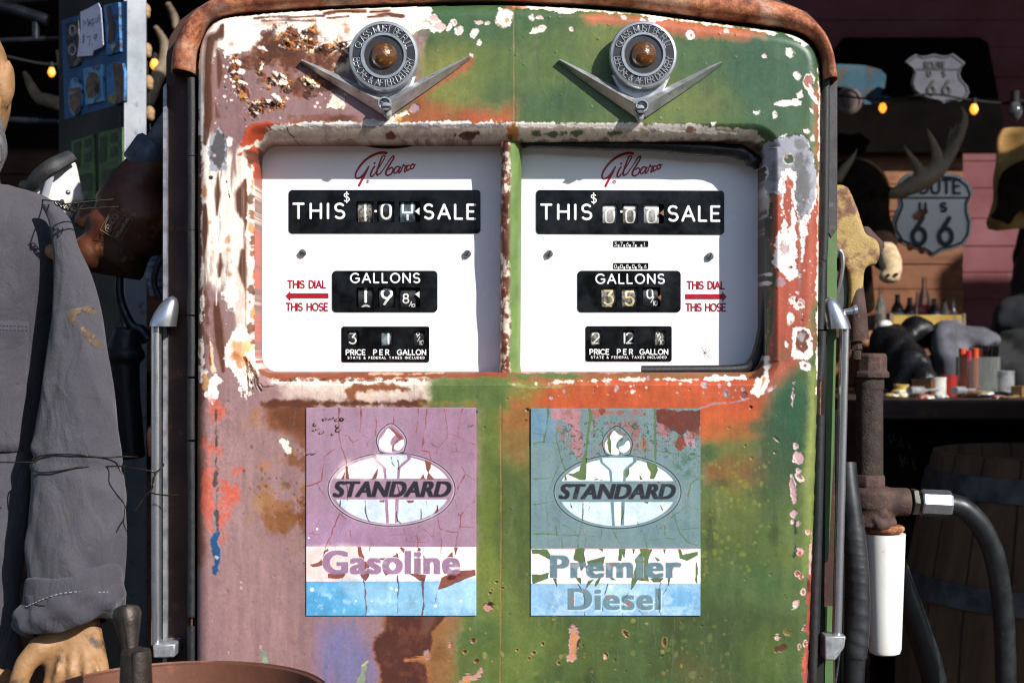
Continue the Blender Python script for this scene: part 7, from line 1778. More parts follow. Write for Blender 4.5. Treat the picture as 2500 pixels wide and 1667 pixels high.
w3 = [A(379, 1153, .009), A(376, 1170, .008), A(372, 1185, .009), A(367, 1197, .010), A(352, 1215, .012), A(332, 1245, .014)]; w4 = [A(381, 1156, .010), A(373, 1172, .010), A(374, 1186, .008), A(368, 1200, .009), A(385, 1206, .006), A(410, 1209, .004), A(436, 1208, .002)]
for P in (w1, w2, w3, w4, [A(-20, 1128, .02), A(40, 1128, .02), A(88, 1128, .02)]):
    g = MB(); g.tube(spline(P, 6), .00095, 8); g.build('wire_strand', wirem, o)
# ------------------------------------------------------------------ display rack and small goods in the gloom at left
RA = Vector(W(303, 833.5, .70)); RD = Vector((-.643, .766, 0)); RN = Vector((-.766, -.643, 0))
CAMP = Vector((0, -D, Z0))
def rk(px, py, off=0.0):
    """a photograph point on the rack's shaded face, raised by off"""
    ray = Vector(((px - 1250) * S, D, -(py - 833.5) * S)); p0 = RA + RN * off
    return CAMP + ray * ((p0 - CAMP).dot(RN) / ray.dot(RN))
rack = thing('display_rack', 'black magnet display rack with a bare grey metal edge, left of the pump', 'display rack', (RA.x, .75, 0))
def slab(pts, o0, o1, name, mat, parent=None, **k):
    g = MB(); g.prism([rk(x, y, o1) for x, y in pts], [rk(x, y, o1) - RN * (o1 - o0) for x, y in pts]); return g.build(name, mat, parent, 30, **k)
P2 = [RA + RD * .28, RA + RD * .001]
g = MB(); zt = 1.95; g.prism([Vector((q.x, q.y, .05)) for q in P2] + [Vector((q.x, q.y, zt)) for q in P2[::-1]], [Vector((q.x, q.y, .05)) - RN * .015 for q in P2] + [Vector((q.x, q.y, zt)) - RN * .015 for q in P2[::-1]])
g.build('board', M('black_rack_board', '#16130f', '#0e0c0a', .6, 0, 10, k=.8), rack)
g = MB(); e = -RN; a = RA; v0 = [a, a + e * .042, a + e * .042 + RD * .02, a + RD * .02]
g.prism([Vector((q.x, q.y, .03)) for q in v0], [Vector((q.x, q.y, zt + .02)) for q in v0]); g.build('post', M('galvanised_grey_post', '#8c8f96', '#a4a6aa', .5, .3, 20, .35, .65, .1, 200, .001, '#6c6e74', 60, .58, .7), rack, 30, bevel=.002)
g = MB(); g.obox((RA.x - .08, .85, .02), (.16, 0, 0), (0, .12, 0), (0, 0, .02)); g.build('foot', R['rubber'], rack)
def pm(n_, c1, c2, c3, k=.7): return M(n_, c1, c2, .4, 0, 30, .45, .55, 0, col3=c3, scale2=55, lo2=.54, hi2=.58, k=k)
sky_ = pm('printed_blue_magnet', '#3f86c0', '#2f6fa8', '#2a2c34'); darkp = pm('printed_dark_magnet', '#2a2422', '#3c302c', '#8a7a74'); lb_ = pm('printed_pale_blue_magnet', '#7ab4e0', '#5a9cd0', '#4a4038')
def magnet(name, lab, pts, mat, art=None, artm=None):
    o = slab(pts, 0, .006, name, mat, None, bevel=.0008); setp(o, lab, 'magnet', 'magnets on the display rack')
    if art:
        for i, (kind, ps, m_) in enumerate(art):
            g = MB(); n = len(ps); g.prism([rk(x, y, .0068) for x, y in ps], [rk(x, y, .006) for x, y in ps]); g.build('printed_' + kind, m_, o, 30)
mw = M('pale_print', '#c4bcc0', '#8a8488', .5, 0, 60, k=.7); mbk = M('dark_print', '#1c1e24', '#3a3434', .5, 0, 80, k=.8); mbr = M('brown_print', '#7a5038', '#4a3830', .5, 0, 90, k=.8)
def el(cx, cy, rx, ry, n=24): return [(cx + rx * math.cos(a), cy + ry * math.sin(a)) for a in np.linspace(0, 2 * math.pi, n, endpoint=False)]
slab([(150, 50), (310, 2), (310, 250), (158, 292)], 0, .0008, 'blue_backing', M('blue_card', '#3478b0', '#2a6698', .6, 0, 8, k=.5), rack)
magnet('magnet', 'dark upright magnet with a pale ring, top left on the rack', [(160, 58), (190, 48), (196, 150), (190, 160), (166, 166)], darkp, [('ring', el(177, 75, 9, 14), mw), ('ring_centre', el(177, 75, 6, 10), mbk), ('band', el(176, 122, 10, 14), mw), ('band_centre', el(176, 122, 7, 10), mbk)])
magnet('magnet', 'tall blue magnet with a dark motorcycle print, right of the paper price note', [(252, 14), (289, 6), (293, 126), (260, 137)], sky_, [('rider', [(258, 22), (268, 14), (274, 40), (284, 60), (280, 100), (262, 108), (266, 66)], mbk), ('crest', [(266, 112), (284, 106), (276, 128)], mw)])
magnet('magnet', 'oval magnet in pale blue and brown, below the dark upright magnet', el(182, 236, 16, 47), lb_, [('scene', [(167, 218), (196, 212), (198, 240), (194, 262), (182, 280), (170, 262)], mbr), ('bridge', [(168, 226), (196, 220), (196, 226), (168, 232)], mw)])
magnet('magnet', 'square pale blue magnet with a brown horse-cart print, mid rack', [(203, 168), (248, 157), (252, 247), (208, 258)], lb_, [('cart', [(212, 190), (222, 176), (236, 180), (244, 200), (242, 226), (226, 240), (214, 240), (208, 214)], mbr), ('wheel', el(236, 216, 6, 12), mbk)])
magnet('magnet', 'half blue half dark magnet at the right end of the middle row', [(258, 164), (272, 154), (298, 154), (303, 176), (302, 246), (284, 257), (262, 250)], sky_, [('rock', [(274, 154), (297, 155), (302, 180), (301, 244), (284, 254), (280, 200)], mbr), ('sand', [(262, 234), (282, 230), (283, 254), (264, 249)], M('yellow_print', '#a89448', '#8a7838', .5, 0, 60, k=.6))])
gc = pm('printed_green_card', '#5c8a2c', '#4a7424', '#3a4a20', .5)
for lab, pts, q in (('green printed card hanging at lower left of the rack', [(174, 345), (228, 328), (234, 487), (180, 487)], 0), ('green printed card at lower right of the rack, beside the metal edge', [(240, 325), (298, 311), (300, 482), (242, 487)], 64)):
    o = slab(pts, 0, .003, 'printed_card', gc); setp(o, lab, 'card', 'green printed cards on the rack')
    for i, (x0, y0, x1, y1) in enumerate(((180, 350, 196, 412), (206, 342, 222, 362), (206, 376, 222, 398), (184, 428, 224, 470))):
        g = MB(); ps = [(x0 + q, y0 - q * .22), (x1 + q, y0 - 5 - q * .22), (x1 + q, y1 - 5 - q * .2), (x0 + q, y1 - q * .2)]; g.prism([rk(x, y, .0036) for x, y in ps], [rk(x, y, .003) for x, y in ps]); g.build('text_block', M('olive_print', '#3c4a22', '#2f3a1c', .6, 0, 50, k=.6), o)
o = slab([(196, 30), (214, 22), (232, 12), (240, 8), (246, 22), (249, 60), (252, 110), (248, 116), (228, 124), (224, 136), (188, 139), (192, 110), (197, 70)], .010, .011, 'price_note', M('white_paper', '#e4dcec', '#d8d0e4', .9, 0, 20, k=.9)); setp(o, 'white paper note with a handwritten price, taped over the magnets', 'note')
g = MB(); fm = lambda x, y: (rk(x, y, .0115), RN)
for ln in ([(204, 66), (203, 50), (209, 60), (214, 46), (216, 66)], [(216, 66), (219, 48), (222, 64)], [(217, 58), (222, 56)], [(229, 46), (224, 50), (225, 60), (229, 58), (229, 52), (227, 66)], [(233, 46), (233, 56), (238, 54), (238, 44)], [(245, 36), (240, 40), (244, 46), (240, 52)], [(207, 88), (201, 92), (206, 98), (200, 104)], [(204, 84), (203, 108)], [(212, 92), (221, 88), (217, 112)], [(224, 110), (225, 110)], [(236, 84), (229, 88), (230, 94), (236, 92), (236, 84), (233, 100)]):
    strokes(g, [ln], fm, .0016, .0002, 6)
g.build('handwriting', R['black'], o)
for i, (x, y, s_) in enumerate(((355, 25, 1.2), (358, 121, 1.2), (362, 200, 1.2), (365, 275, 1.2))):
    g = MB(); c = W(x, y, .74); g.ball(c, .008 * s_, .008, .010 * s_); g.ball(c + Vector((.002, 0, -.008)), .007, .007, .008)
    setp(g.build('shell', M('tan_shell', '#b08a60', '#8a6844', .6, 0, 90, bmp=.4, k=.8), None, 60, remesh=.0018, rsm=3), ('topmost tan shell', 'second tan shell from the top', 'third tan shell from the top', 'lowest tan shell')[i] + ' strung along the grey rack edge', 'shell', 'tan shells strung beside the rack')
g = MB(); g.tube([W(354, -20, .745), W(359, 140, .745), W(367, 320, .745)], .0012, 6); setp(g.build('cord', R['dark']), 'thin cord carrying the tan shells beside the rack', 'cord')
# bulbs
glow, t, b = new_mat('glowing_filament_bulb'); b.inputs['Emission Color'].default_value = (1, .30, .02, 1); b.inputs['Emission Strength'].default_value = 1.5; b.inputs['Base Color'].default_value = (.8, .4, .1, 1)
dim = M('unlit_bulb_glass', '#5a5c60', '#3c3e42', .1, 0, 30)
def bulb(x, y, dd, lab, lit=True, r_=.011):
    r_ *= .68 if lit else .9
    o = thing('light_bulb', lab, 'light bulb', W(x, y, dd), 'string-light bulbs in the shop')
    c = W(x, y, dd); g = MB(); g.lathe([(0, -r_ * 1.5), (r_ * .55, -r_ * 1.2), (r_, -r_ * .4), (r_ * .95, r_ * .2), (r_ * .5, r_ * 1.2), (0, r_ * 1.2)], c, (0, 0, 1), 20); g.build('glass', glow if lit else dim, o, 180)
    g = MB(); g.lathe([(0, r_ * 1.1), (r_ * .6, r_ * 1.1), (r_ * .6, r_ * 2.6), (0, r_ * 2.7)], c, (0, 0, 1), 14); g.build('socket', R['dark'], o)
bulb(126, 176, 1.7, 'small amber bulb glowing in the dark, left of the magnet rack', r_=.013); bulb(377, 157, 1.7, 'small amber bulb glowing between the rack and the pump hood', r_=.015)
bulb(2155, 263, 2.1, 'small amber bulb glowing under the blue car cut-out', r_=.015); bulb(2378, 266, 2.1, 'small amber bulb glowing at lower right of the upper shield sign', r_=.016); bulb(2478, 270, 2.1, 'unlit grey bulb near the right edge', False, .022)
for pts, lab in (([(-60, 120), (126, 158), (250, 130), (377, 138), (520, 100)], 'dark cable carrying the bulbs left of the pump'), ([(1980, 225), (2155, 244), (2270, 230), (2378, 246), (2478, 250), (2600, 215)], 'dark cable carrying the bulbs right of the pump')):
    g = MB(); g.tube(spline([W(x, y, 1.72 if pts[0][0] < 0 else 2.12) for x, y in pts], 8), .003, 8); setp(g.build('bulb_cable', R['dark']), lab, 'cable')
# antler pieces, rails and a bag in the dark
bone = M('weathered_antler', '#8a7862', '#6a5a48', .7, 0, 14, .35, .65, .3, 90, .002, '#a89880', 30, .6, .72, k=.7)
def antler(name, lab, brs, dd, k=1.0):
    g = MB()
    for pts, rr in brs: g.tube(spline([W(x, y, dd) + Vector((0, .03 * math.sin(i * 1.3), 0)) for i, (x, y) in enumerate(pts)], 6), [r_ * k for r_ in rr], 12)
    return setp(g.build(name, bone, None, 60, remesh=.006, rsm=4), lab, 'antler')
antler('antler', 'long thin antler curving in the dark behind the magnet rack', [([(58, 175), (66, 205), (88, 235), (120, 248), (165, 262)], (.008, .012, .014, .016, .018)), ([(138, 120), (150, 200), (160, 262)], (.006, .012, .014))], 1.6)
antler('antler', 'dim antler hanging in the dark between the rack and the hood', [([(378, 62), (394, 100), (396, 150), (384, 205), (366, 262)], (.007, .013, .016, .018, .016)), ([(408, 5), (420, 40), (424, 70)], (.008, .012, .008))], 1.7)
hr = thing('hanging_rail', 'black steel hanging rails with pale end caps at the upper left', 'rail', W(60, 100, .9))
for pts, rr in (([(-60, 8), (30, 22), (118, 52)], .012), ([(-60, 102), (60, 98), (150, 94)], .006), ([(-60, 292), (40, 294), (150, 298)], .007), ([(88, 30), (88, 96)], .007), ([(-20, 5), (126, -6)], .01)):
    g = MB(); g.tube([W(x, y, .95) for x, y in pts], rr, 12); g.build('rail', M('black_steel', '#1e2024', '#2c2e34', .3, .6, 30), hr)
g = MB()
for (x, y) in ((152, 264), (152, 297)): g.tube([W(x - 6, y, .94), W(x + 6, y + 1, .94)], .007, 12); 
g.build('end_cap', M('pale_plastic', '#a8a49c', '#8a867e', .5, 0, 30), hr)
bag = thing('bag', 'white bag with a glossy black strap behind the mannequin shoulder', 'bag', W(120, 500, .28))
g = MB(); g.ball(W(122, 488, .28), .036, .03, .05); g.tube([W(84, 500, .28), W(110, 440, .28), W(160, 415, .28), W(172, 500, .28)], (.02, .02, .02, .02), 14); g.build('bag_body', M('white_canvas', '#e8e6e2', '#d8d4ce', .8, 0, 20, bmp=.2), bag, 60, remesh=.004, rsm=8)
g = MB(); g.tube(spline([W(50, 452, .25), W(74, 452, .24), W(100, 425, .235), (W(135, 402, .24)), W(176, 380, .26)], 6), (.006, .010, .011, .012, .010), 12, flat=.5); g.build('strap', R['rubber'], bag)
g = MB(); g.tube([W(108, 486, .238), W(124, 430, .238)], .005, 8, flat=.3); g.build('stripe', M('grey_band', '#a8aab2', '#9a9ca4', .8, 0, 30), bag); g = MB(); g.ball(W(166, 470, .243), .0035); g.build('rivet', R['chrome'], bag)
g = MB(); g.lathe([(0, 0), (.02, 0), (.022, .03), (.02, .04), (.008, .045), (0, .045)], W(398, 1112, .25), (0, 0, 1), 20); setp(g.build('orange_jug', M('orange_plastic', '#d8641c', '#b84c10', .4, 0, 20)), 'orange plastic jug half hidden behind the left chrome rail', 'jug')
g = MB(); g.tube([W(400, 600, .35), W(394, 660, .35), W(400, 720, .35)], (.02, .024, .02), 14, flat=.4, rfun=lambda s_, a: 1 + .08 * math.sin(a * 4)); setp(g.build('blue_cloth', M('blue_striped_cloth', '#5c6890', '#9aa0b8', .9, 0, 40, .48, .52, vec=(.2, .2, 3), k=.8)), 'blue striped cloth hanging behind the brown nozzle', 'cloth')
# ------------------------------------------------------------------ signs, antlers, counter and goods behind the pump at right
def plaque(name, pts, d, th, mat, parent=None, bev=.001):
    g = MB(); g.pprism(pts, d, d + th); return g.build(name, mat, parent, 30, bevel=bev)
def outline(pts, w, d, mat, name, parent, closed=True):
    g = MB(); P = [W(x, y, d) for x, y in pts]; P = P + [P[0]] if closed else P; g.tube(P, w * PX(d) / 2, 8, flat=.3); return g.build(name, mat, parent)
def shrink(pts, k, c=None):
    P = np.array(pts, float); c = P.mean(0) if c is None else np.array(c); return [tuple(c + (p - c) * k) for p in P]
blk = M('black_sign_paint', '#14161a', '#1c1e22', .5, 0, 30, k=.8)
# upper shield
sh = [(2210, 151), (2222, 141), (2236, 133), (2248, 138), (2262, 137), (2281, 132), (2300, 137), (2314, 136), (2327, 131), (2342, 142), (2357, 154), (2347, 166), (2343, 180), (2346, 192), (2354, 202), (2363, 212), (2367, 226), (2360, 241), (2342, 248), (2322, 247), (2312, 249), (2303, 254), (2294, 248), (2270, 243), (2248, 235), (2232, 222), (2225, 206), (2228, 190), (2232, 178), (2226, 164)]
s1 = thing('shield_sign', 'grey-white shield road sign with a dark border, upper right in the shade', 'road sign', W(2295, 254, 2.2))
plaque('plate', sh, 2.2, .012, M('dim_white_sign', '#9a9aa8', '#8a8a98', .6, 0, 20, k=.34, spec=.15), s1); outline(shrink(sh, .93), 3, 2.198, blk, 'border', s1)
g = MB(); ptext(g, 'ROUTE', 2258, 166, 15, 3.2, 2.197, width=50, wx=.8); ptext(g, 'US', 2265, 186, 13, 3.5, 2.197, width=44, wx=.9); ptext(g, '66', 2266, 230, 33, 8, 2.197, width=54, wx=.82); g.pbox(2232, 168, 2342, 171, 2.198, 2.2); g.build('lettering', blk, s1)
# lower shield, enamel
sh = [(2196, 440), (2214, 424), (2280, 420), (2340, 426), (2368, 446), (2377, 470), (2366, 494), (2366, 516), (2374, 545), (2371, 575), (2356, 598), (2325, 610), (2300, 614), (2279, 629), (2258, 615), (2226, 607), (2196, 592), (2180, 566), (2178, 545), (2188, 520), (2196, 500), (2190, 470)]
s2 = thing('shield_sign', 'white enamel shield road sign with rusty edge, half lit, below the antlers', 'road sign', W(2279, 629, 1.9))
en = M('chipped_white_enamel', '#f0ece0', '#e4dfd2', .25, 0, 30, .4, .7, .05, 120, .001, '#8a4a24', 22, .66, .72, k=.85)
plaque('plate', sh, 1.9, .016, en, s2, .004); outline(shrink(sh, .91), 5, 1.897, blk, 'border', s2)
g = MB(); ptext(g, 'ROUTE', 2216, 472, 33, 6, 1.896, width=128, wx=.85); ptext(g, 'US', 2246, 516, 20, 6, 1.896, width=64); ptext(g, '66', 2228, 596, 64, 11, 1.896, width=96, wx=.78); g.pbox(2196, 481, 2368, 485, 1.897, 1.9); g.build('lettering', blk, s2)
for x, y, r_ in ((2248, 522, 12), (2238, 528, 9), (2258, 516, 8), (2196, 588, 7), (2222, 604, 9), (2250, 612, 9), (2270, 620, 6), (2184, 560, 5)): g = MB(); g.lathe([(0, 0), (r_ * PX(1.9), 0), (0, .0012)], W(x, y, 1.8965), (0, -1, 0), 9); g.build('rust_chip', R['rust_orange'], s2)
# wooden car cut-out
teal = M('flaking_teal_wood', '#3f7890', '#2c5468', .8, 0, 9, .35, .65, .3, 90, .002, '#6a5a48', 16, .52, .6, k=.45)
car = thing('car_cutout', 'blue-green wooden car cut-out with a pale wheel, in the gloom beside the hood', 'wall sign', W(2090, 290, 2.3))
plaque('car_body', [(2000, 160), (2050, 157), (2110, 160), (2150, 170), (2164, 185), (2160, 215), (2150, 232), (2176, 236), (2172, 254), (2110, 256), (2098, 230), (2085, 215), (2040, 212), (2000, 216)], 2.3, .02, teal, car)
g = MB(); c = W(2070, 248, 2.285); k_ = PX(2.285); g.lathe([(0, 0), (33 * k_, 0), (33 * k_, .012), (27 * k_, .014), (27 * k_, .010), (17 * k_, .010), (16 * k_, .014), (0, .014)], c, (0, -1, 0), 36); g.build('wheel', M('faded_wheel_paint', '#7a6460', '#5a4644', .8, 0, 20, k=.5), car)
# elk head with antlers
fur = M('dark_brown_fur', '#3c2a1e', '#281c14', .95, 0, 50, .35, .65, .9, 220, .006, '#5c4630', 40, .6, .72, vec=(1, 1, .3), k=.5, spec=.1)
elk = thing('mounted_head', 'mounted dark brown elk head with cream muzzle and antlers, behind the yellow nozzle', 'hunting trophy', W(2150, 680, 1.75))
g = MB(); q = lambda x, y, dd=1.75: W(x, y, dd)
g.tube([q(2085, 470, 2.3), q(2100, 510, 2.0), q(2120, 560, 1.8)], (.10, .075, .055), 20); g.tube([q(2115, 520), q(2140, 580, 1.7), q(2166, 640, 1.62)], (.05, .046, .030), 20); g.ball(q(2160, 470, 1.72), .045, .02, .016); g.ball(q(2148, 560, 1.68), .012, .014, .012)
g.tube([q(2085, 640, 1.95), q(2095, 700, 1.98), q(2110, 760, 2.0)], (.045, .04, .03), 16)
g.build('head', fur, elk, 60, remesh=.007, rsm=3)
g = MB(); g.tube([q(2162, 610, 1.62), q(2174, 640, 1.58), q(2180, 668, 1.57)], (.026, .027, .022), 18); g.ball(q(2172, 676, 1.57), .026, .024, .016); g.build('muzzle', M('cream_muzzle_fur', '#d8c09a', '#b89c74', .9, 0, 60, bmp=.6, bscale=200, bdist=.004), elk, 60, remesh=.006, rsm=3)
for x, y in ((2168, 672), (2188, 670)): g = MB(); g.ball(q(x, y, 1.545), .005, .004, .004); g.build('nostril', R['dark'], elk)
g = MB()
def br(pts, rr): g.tube(spline([W(x, y, z) for x, y, z in pts], 6), rr, 14)
br([(2170, 474, 1.72), (2196, 468, 1.7), (2236, 450, 1.7), (2276, 424, 1.7), (2306, 394, 1.72), (2332, 352, 1.75), (2349, 315, 1.77), (2356, 285, 1.78), (2346, 258, 1.78)], (.013, .017, .022, .024, .018, .014, .011, .008, .003))
br([(2252, 438, 1.7), (2240, 408, 1.69), (2224, 382, 1.68), (2205, 354, 1.67)], (.018, .013, .008, .003)); br([(2284, 416, 1.7), (2288, 382, 1.69), (2278, 347, 1.68), (2262, 312, 1.67)], (.018, .014, .009, .003))
br([(2303, 400, 1.72), (2322, 360, 1.76), (2332, 320, 1.78), (2337, 288, 1.8)], (.013, .010, .006, .002)); br([(2310, 392, 1.72), (2316, 352, 1.76), (2320, 304, 1.79)], (.010, .006, .002)); br([(2330, 360, 1.74), (2342, 330, 1.74), (2346, 302, 1.76)], (.010, .008, .003))
br([(2040, 442, 1.7), (2062, 412, 1.7), (2080, 388, 1.7), (2094, 362, 1.7)], (.015, .011, .007, .002)); g.build('antlers', M('grey_tan_antler', '#9a8468', '#80694e', .65, 0, 12, .35, .65, .3, 80, .003, '#bfae92', 26, .6, .72, k=.7), elk, 60, remesh=.0045, rsm=3)
# hides hung at the right edge
hide = thing('hanging_hide', 'tan hide hanging at the right edge over the pink wall', 'hide', W(2480, 560, 1.9))
def sheet(name, pts, d, mat, parent, amp=.02, n=14):
    P = np.array(spline(pts, 4, True)); c = P.mean(0); v = []; f = []
    def z(p): return Vector((0, amp * math.sin(p[0] * .05 + p[1] * .013) + amp * .5 * math.sin(p[1] * .06), 0))
    v.append(W(*c, d) + z(c))
    for ring in (.3, .6, .85, 1):
        for p in P: q_ = c + (p - c) * ring; v.append(W(*q_, d) + z(q_))
    m_ = len(P)
    for i in range(m_): f.append((0, 1 + i, 1 + (i + 1) % m_))
    for r_ in range(3):
        for i in range(m_): a = 1 + r_ * m_; f.append((a + i, a + m_ + i, a + m_ + (i + 1) % m_, a + (i + 1) % m_))
    g = MB(); g.add(v, f); return g.build(name, mat, parent, 180, solid=.006)
sheet('hide_sheet', [(2446, 318), (2500, 312), (2560, 330), (2570, 560), (2500, 556), (2420, 558), (2432, 470), (2434, 400)], 1.92, M('tan_hide', '#b88c4c', '#9a7038', .85, 0, 10, .35, .65, .4, 80, .003, '#6a4a28', 18, .58, .7, k=.7), hide)
sheet('pelt', [(2452, 420), (2500, 390), (2560, 380), (2560, 520), (2490, 512), (2462, 548), (2446, 540), (2424, 528), (2434, 505)], 1.88, fur, hide)
# counter
woodd = M('dark_counter_wood', '#4a3222', '#33221a', .6, 0, 6, .35, .65, .4, 70, .002, '#6a4a30', 9, .58, .7, vec=(1, 1, 6), k=.8)
ct = thing('counter', 'dark wooden counter covered in badges and leather goods behind the filter', 'counter', (1.35, 1.75, 0))
zt = 1.2 - .128
g = MB(); g.box(.74, 2.4, 1.32, 2.2, zt - .04, zt); g.build('counter_top', woodd, ct, 30, bevel=.004)
g = MB(); g.box(.80, 2.34, 1.40, 1.44, 0, zt - .041); g.build('front_panel', M('black_chalk_panel', '#17120f', '#0f0c0a', .9, 0, 12, k=.8, spec=.1), ct, 30)
g = MB(); g.box(.80, .86, 1.445, 2.15, 0, zt - .041); g.build('side_panel', woodd, ct, 30)
g = MB()
for pts in ([(2168, 1060), (2176, 1085)], [(2182, 1055), (2180, 1078), (2190, 1070)], [(2200, 1066), (2196, 1090), (2208, 1084)], [(2214, 1076), (2222, 1096)], [(2196, 1108), (2204, 1140)], [(2210, 1112), (2206, 1132), (2218, 1128)], [(2226, 1118), (2234, 1146)]): g.tube([W(x, y, 1.398) for x, y in pts], .0022, 6, flat=.3)
g.build('chalk_writing', M('faint_chalk', '#5c5854', '#4a4642', .95, 0, 60, k=.6), ct)
rr = random.Random(12); bc = [M('badge_' + n_, c1, c2, .35, 0, 60, .45, .55, k=.8) for n_, c1, c2 in (('white', '#f0ece0', '#d8c890'), ('yellow', '#d8b040', '#e8e0c8'), ('red', '#b03828', '#f0e0d0'), ('tan', '#c0925c', '#8a6038'), ('grey', '#9aa4a4', '#d8dcdc'), ('brown', '#6a4028', '#4a2c1c'))]; bn_ = ('white', 'yellow and cream', 'red and white', 'tan', 'grey', 'brown')
for i in range(46):
    x = rr.uniform(.86, 1.42); y = rr.uniform(1.36, 1.75); k = i % 6; r_ = rr.uniform(.012, .026)
    g = MB(); g.lathe([(0, 0), (r_, 0), (r_ * .9, .004), (0, .006)], (x, y, zt + .0005 + (i % 4) * .004), (rr.uniform(-.1, .1), -.25 * (i % 3) * .3, 1), (16, 5, 12, 4)[i % 4])
    setp(g.build('badge', bc[k]), bn_[k] + ' badge lying on the dark counter among the others', 'badge', 'badges strewn on the counter')
# crate and bottles on a shelf
shelf = plaque('bottle_shelf', [(1995, 812), (2370, 812), (2370, 824), (1995, 824)], 1.95, .4, woodd); setp(shelf, 'wooden shelf carrying the yellow crate of bottles', 'shelf')
cr = thing('bottle_crate', 'yellow wooden bottle crate in front of the plank panel', 'crate', W(2265, 811, 2.1))
yw = M('worn_yellow_wood', '#b8963c', '#9a7a2c', .7, 0, 12, .35, .65, .3, 90, .002, '#6f6048', 20, .56, .68)
k2 = lambda a, b_, c, e_, d0, d1, nm, mt: (lambda g: (g.pbox(a, b_, c, e_, d0, d1), g.build(nm, mt, cr, 30, bevel=.002)))(MB())
gw_ = M('grey_crate_end', '#8a7c68', '#6f6252', .8, 0, 14); k2(2180, 769, 2350, 809, 2.0, 2.012, 'front_board', yw); k2(2172, 765, 2180, 810, 1.998, 2.24, 'end_board', gw_); k2(2350, 765, 2358, 810, 1.998, 2.24, 'end_board', gw_); k2(2180, 771, 2350, 812, 2.22, 2.235, 'back_board', yw); k2(2180, 803, 2350, 810, 2.014, 2.218, 'base', gw_)
glass, t, b = new_mat('clear_bottle_glass'); b.inputs['Base Color'].default_value = (.86, .93, .88, 1); b.inputs['Roughness'].default_value = .03; b.inputs['Transmission Weight'].default_value = .92; b.inputs['IOR'].default_value = 1.45
dg_, t, b = new_mat('dark_bottle_glass'); b.inputs['Base Color'].default_value = (.06, .05, .045, 1); b.inputs['Roughness'].default_value = .04; b.inputs['Transmission Weight'].default_value = .35
wl = M('white_label', '#e8e6e4', '#c8c6c6', .5, 0, 60); rl_ = M('red_label', '#c83440', '#e8d8d8', .5, 0, 40, .5, .6)
def bottle(x, y0, y1, dd, lab, mat, lm, w=16):
    o = thing('bottle', lab, 'bottle', W(x, y1, dd), 'glass bottles at the back of the shop'); k = PX(dd); h = (y1 - y0) * k; r_ = w * k
    g = MB(); g.lathe([(0, 0), (r_ * .9, 0), (r_, h * .03), (r_, h * .52), (r_ * .85, h * .62), (r_ * .42, h * .78), (r_ * .36, h * .95), (r_ * .42, h * .955), (r_ * .42, h), (0, h)], W(x, y1, dd), (0, 0, 1), 24); g.build('glass', mat, o, 50)
    if lm: g = MB(); g.lathe([(r_ * 1.01, h * .18), (r_ * 1.02, h * .18), (r_ * 1.02, h * .46), (r_ * 1.01, h * .46)], W(x, y1, dd), (0, 0, 1), 24); g.build('label', lm, o, 50)
for a in ((2150, 700, 812, 2.0, 'clear bottle standing left of the yellow crate', glass, None, 13), (2191, 719, 802, 2.07, 'leftmost dark bottle in the yellow crate', dg_, wl), (2221, 727, 802, 2.07, 'dark bottle second from left in the yellow crate', dg_, wl), (2240, 712, 802, 2.15, 'clear bottle left of the tall red-labelled bottle', glass, None, 12), (2256, 676, 802, 2.1, 'tall clear bottle with a red label rising above the crate', glass, rl_, 15), (2280, 729, 802, 2.07, 'dark bottle right of the tall red-labelled bottle', dg_, wl), (2305, 732, 802, 2.07, 'dark bottle second from right in the yellow crate', dg_, wl), (2326, 733, 802, 2.12, 'rightmost small red bottle in the yellow crate', dg_, rl_, 11)): bottle(*a)
# leather goods heaped on the counter
lea = M('glossy_black_leather', '#121214', '#1c1c1f', .3, 0, 30, .35, .65, .7, 90, .004, k=.8); gcl = M('faded_grey_cloth', '#6c6c76', '#4c4c54', .9, 0, 16, bmp=.4, k=.7)
def heap(name, lab, cat, balls, mat, rm=.009, group=None):
    g = MB()
    for x, y, dd, a, b_, c in balls: g.ball(W(x, y, dd), a, b_, c, 16, 10)
    o = g.build(name, mat, None, 60, remesh=rm, rsm=3)
    tx = bpy.data.textures.new(name, 'CLOUDS'); tx.noise_scale = .075; tx.noise_depth = 1; m_ = o.modifiers.new('creases', 'DISPLACE'); m_.texture = tx; m_.strength = .045; m_.mid_level = .5
    return setp(o, lab, cat, group)
heap('leather_jacket', 'crumpled glossy black leather jacket on the counter beside the rusty pipe', 'jacket', [(2185, 850, 1.75, .06, .06, .06), (2205, 880, 1.7, .05, .05, .07), (2225, 920, 1.65, .045, .05, .07), (2170, 900, 1.8, .05, .06, .08), (2245, 945, 1.6, .03, .05, .05), (2230, 815, 1.8, .05, .05, .03), (2150, 930, 1.8, .06, .06, .08)], lea)
heap('grey_jacket', 'grey cloth jacket draped over a black bag at the right of the counter', 'jacket', [(2315, 830, 1.8, .06, .05, .045), (2350, 825, 1.8, .07, .05, .035), (2305, 870, 1.75, .03, .04, .07), (2390, 832, 1.8, .05, .05, .03), (2330, 860, 1.78, .035, .04, .06)], gcl)
heap('black_bag', 'black bag under the grey jacket at the right of the counter', 'bag', [(2370, 900, 1.85, .12, .1, .09), (2430, 890, 1.9, .10, .1, .07), (2490, 890, 1.9, .10, .1, .08), (2490, 960, 1.8, .10, .1, .08)], M('matt_black_cloth', '#111114', '#19191d', .85, 0, 20, k=.7))
heap('brown_cap', 'grey-brown cap lying in front of the yellow crate', 'cap', [(2270, 812, 1.95, .055, .05, .018), (2320, 808, 1.93, .045, .04, .022), (2338, 790, 1.96, .022, .02, .03)], M('grey_brown_felt', '#7a6a62', '#5c504a', .9, 0, 20))
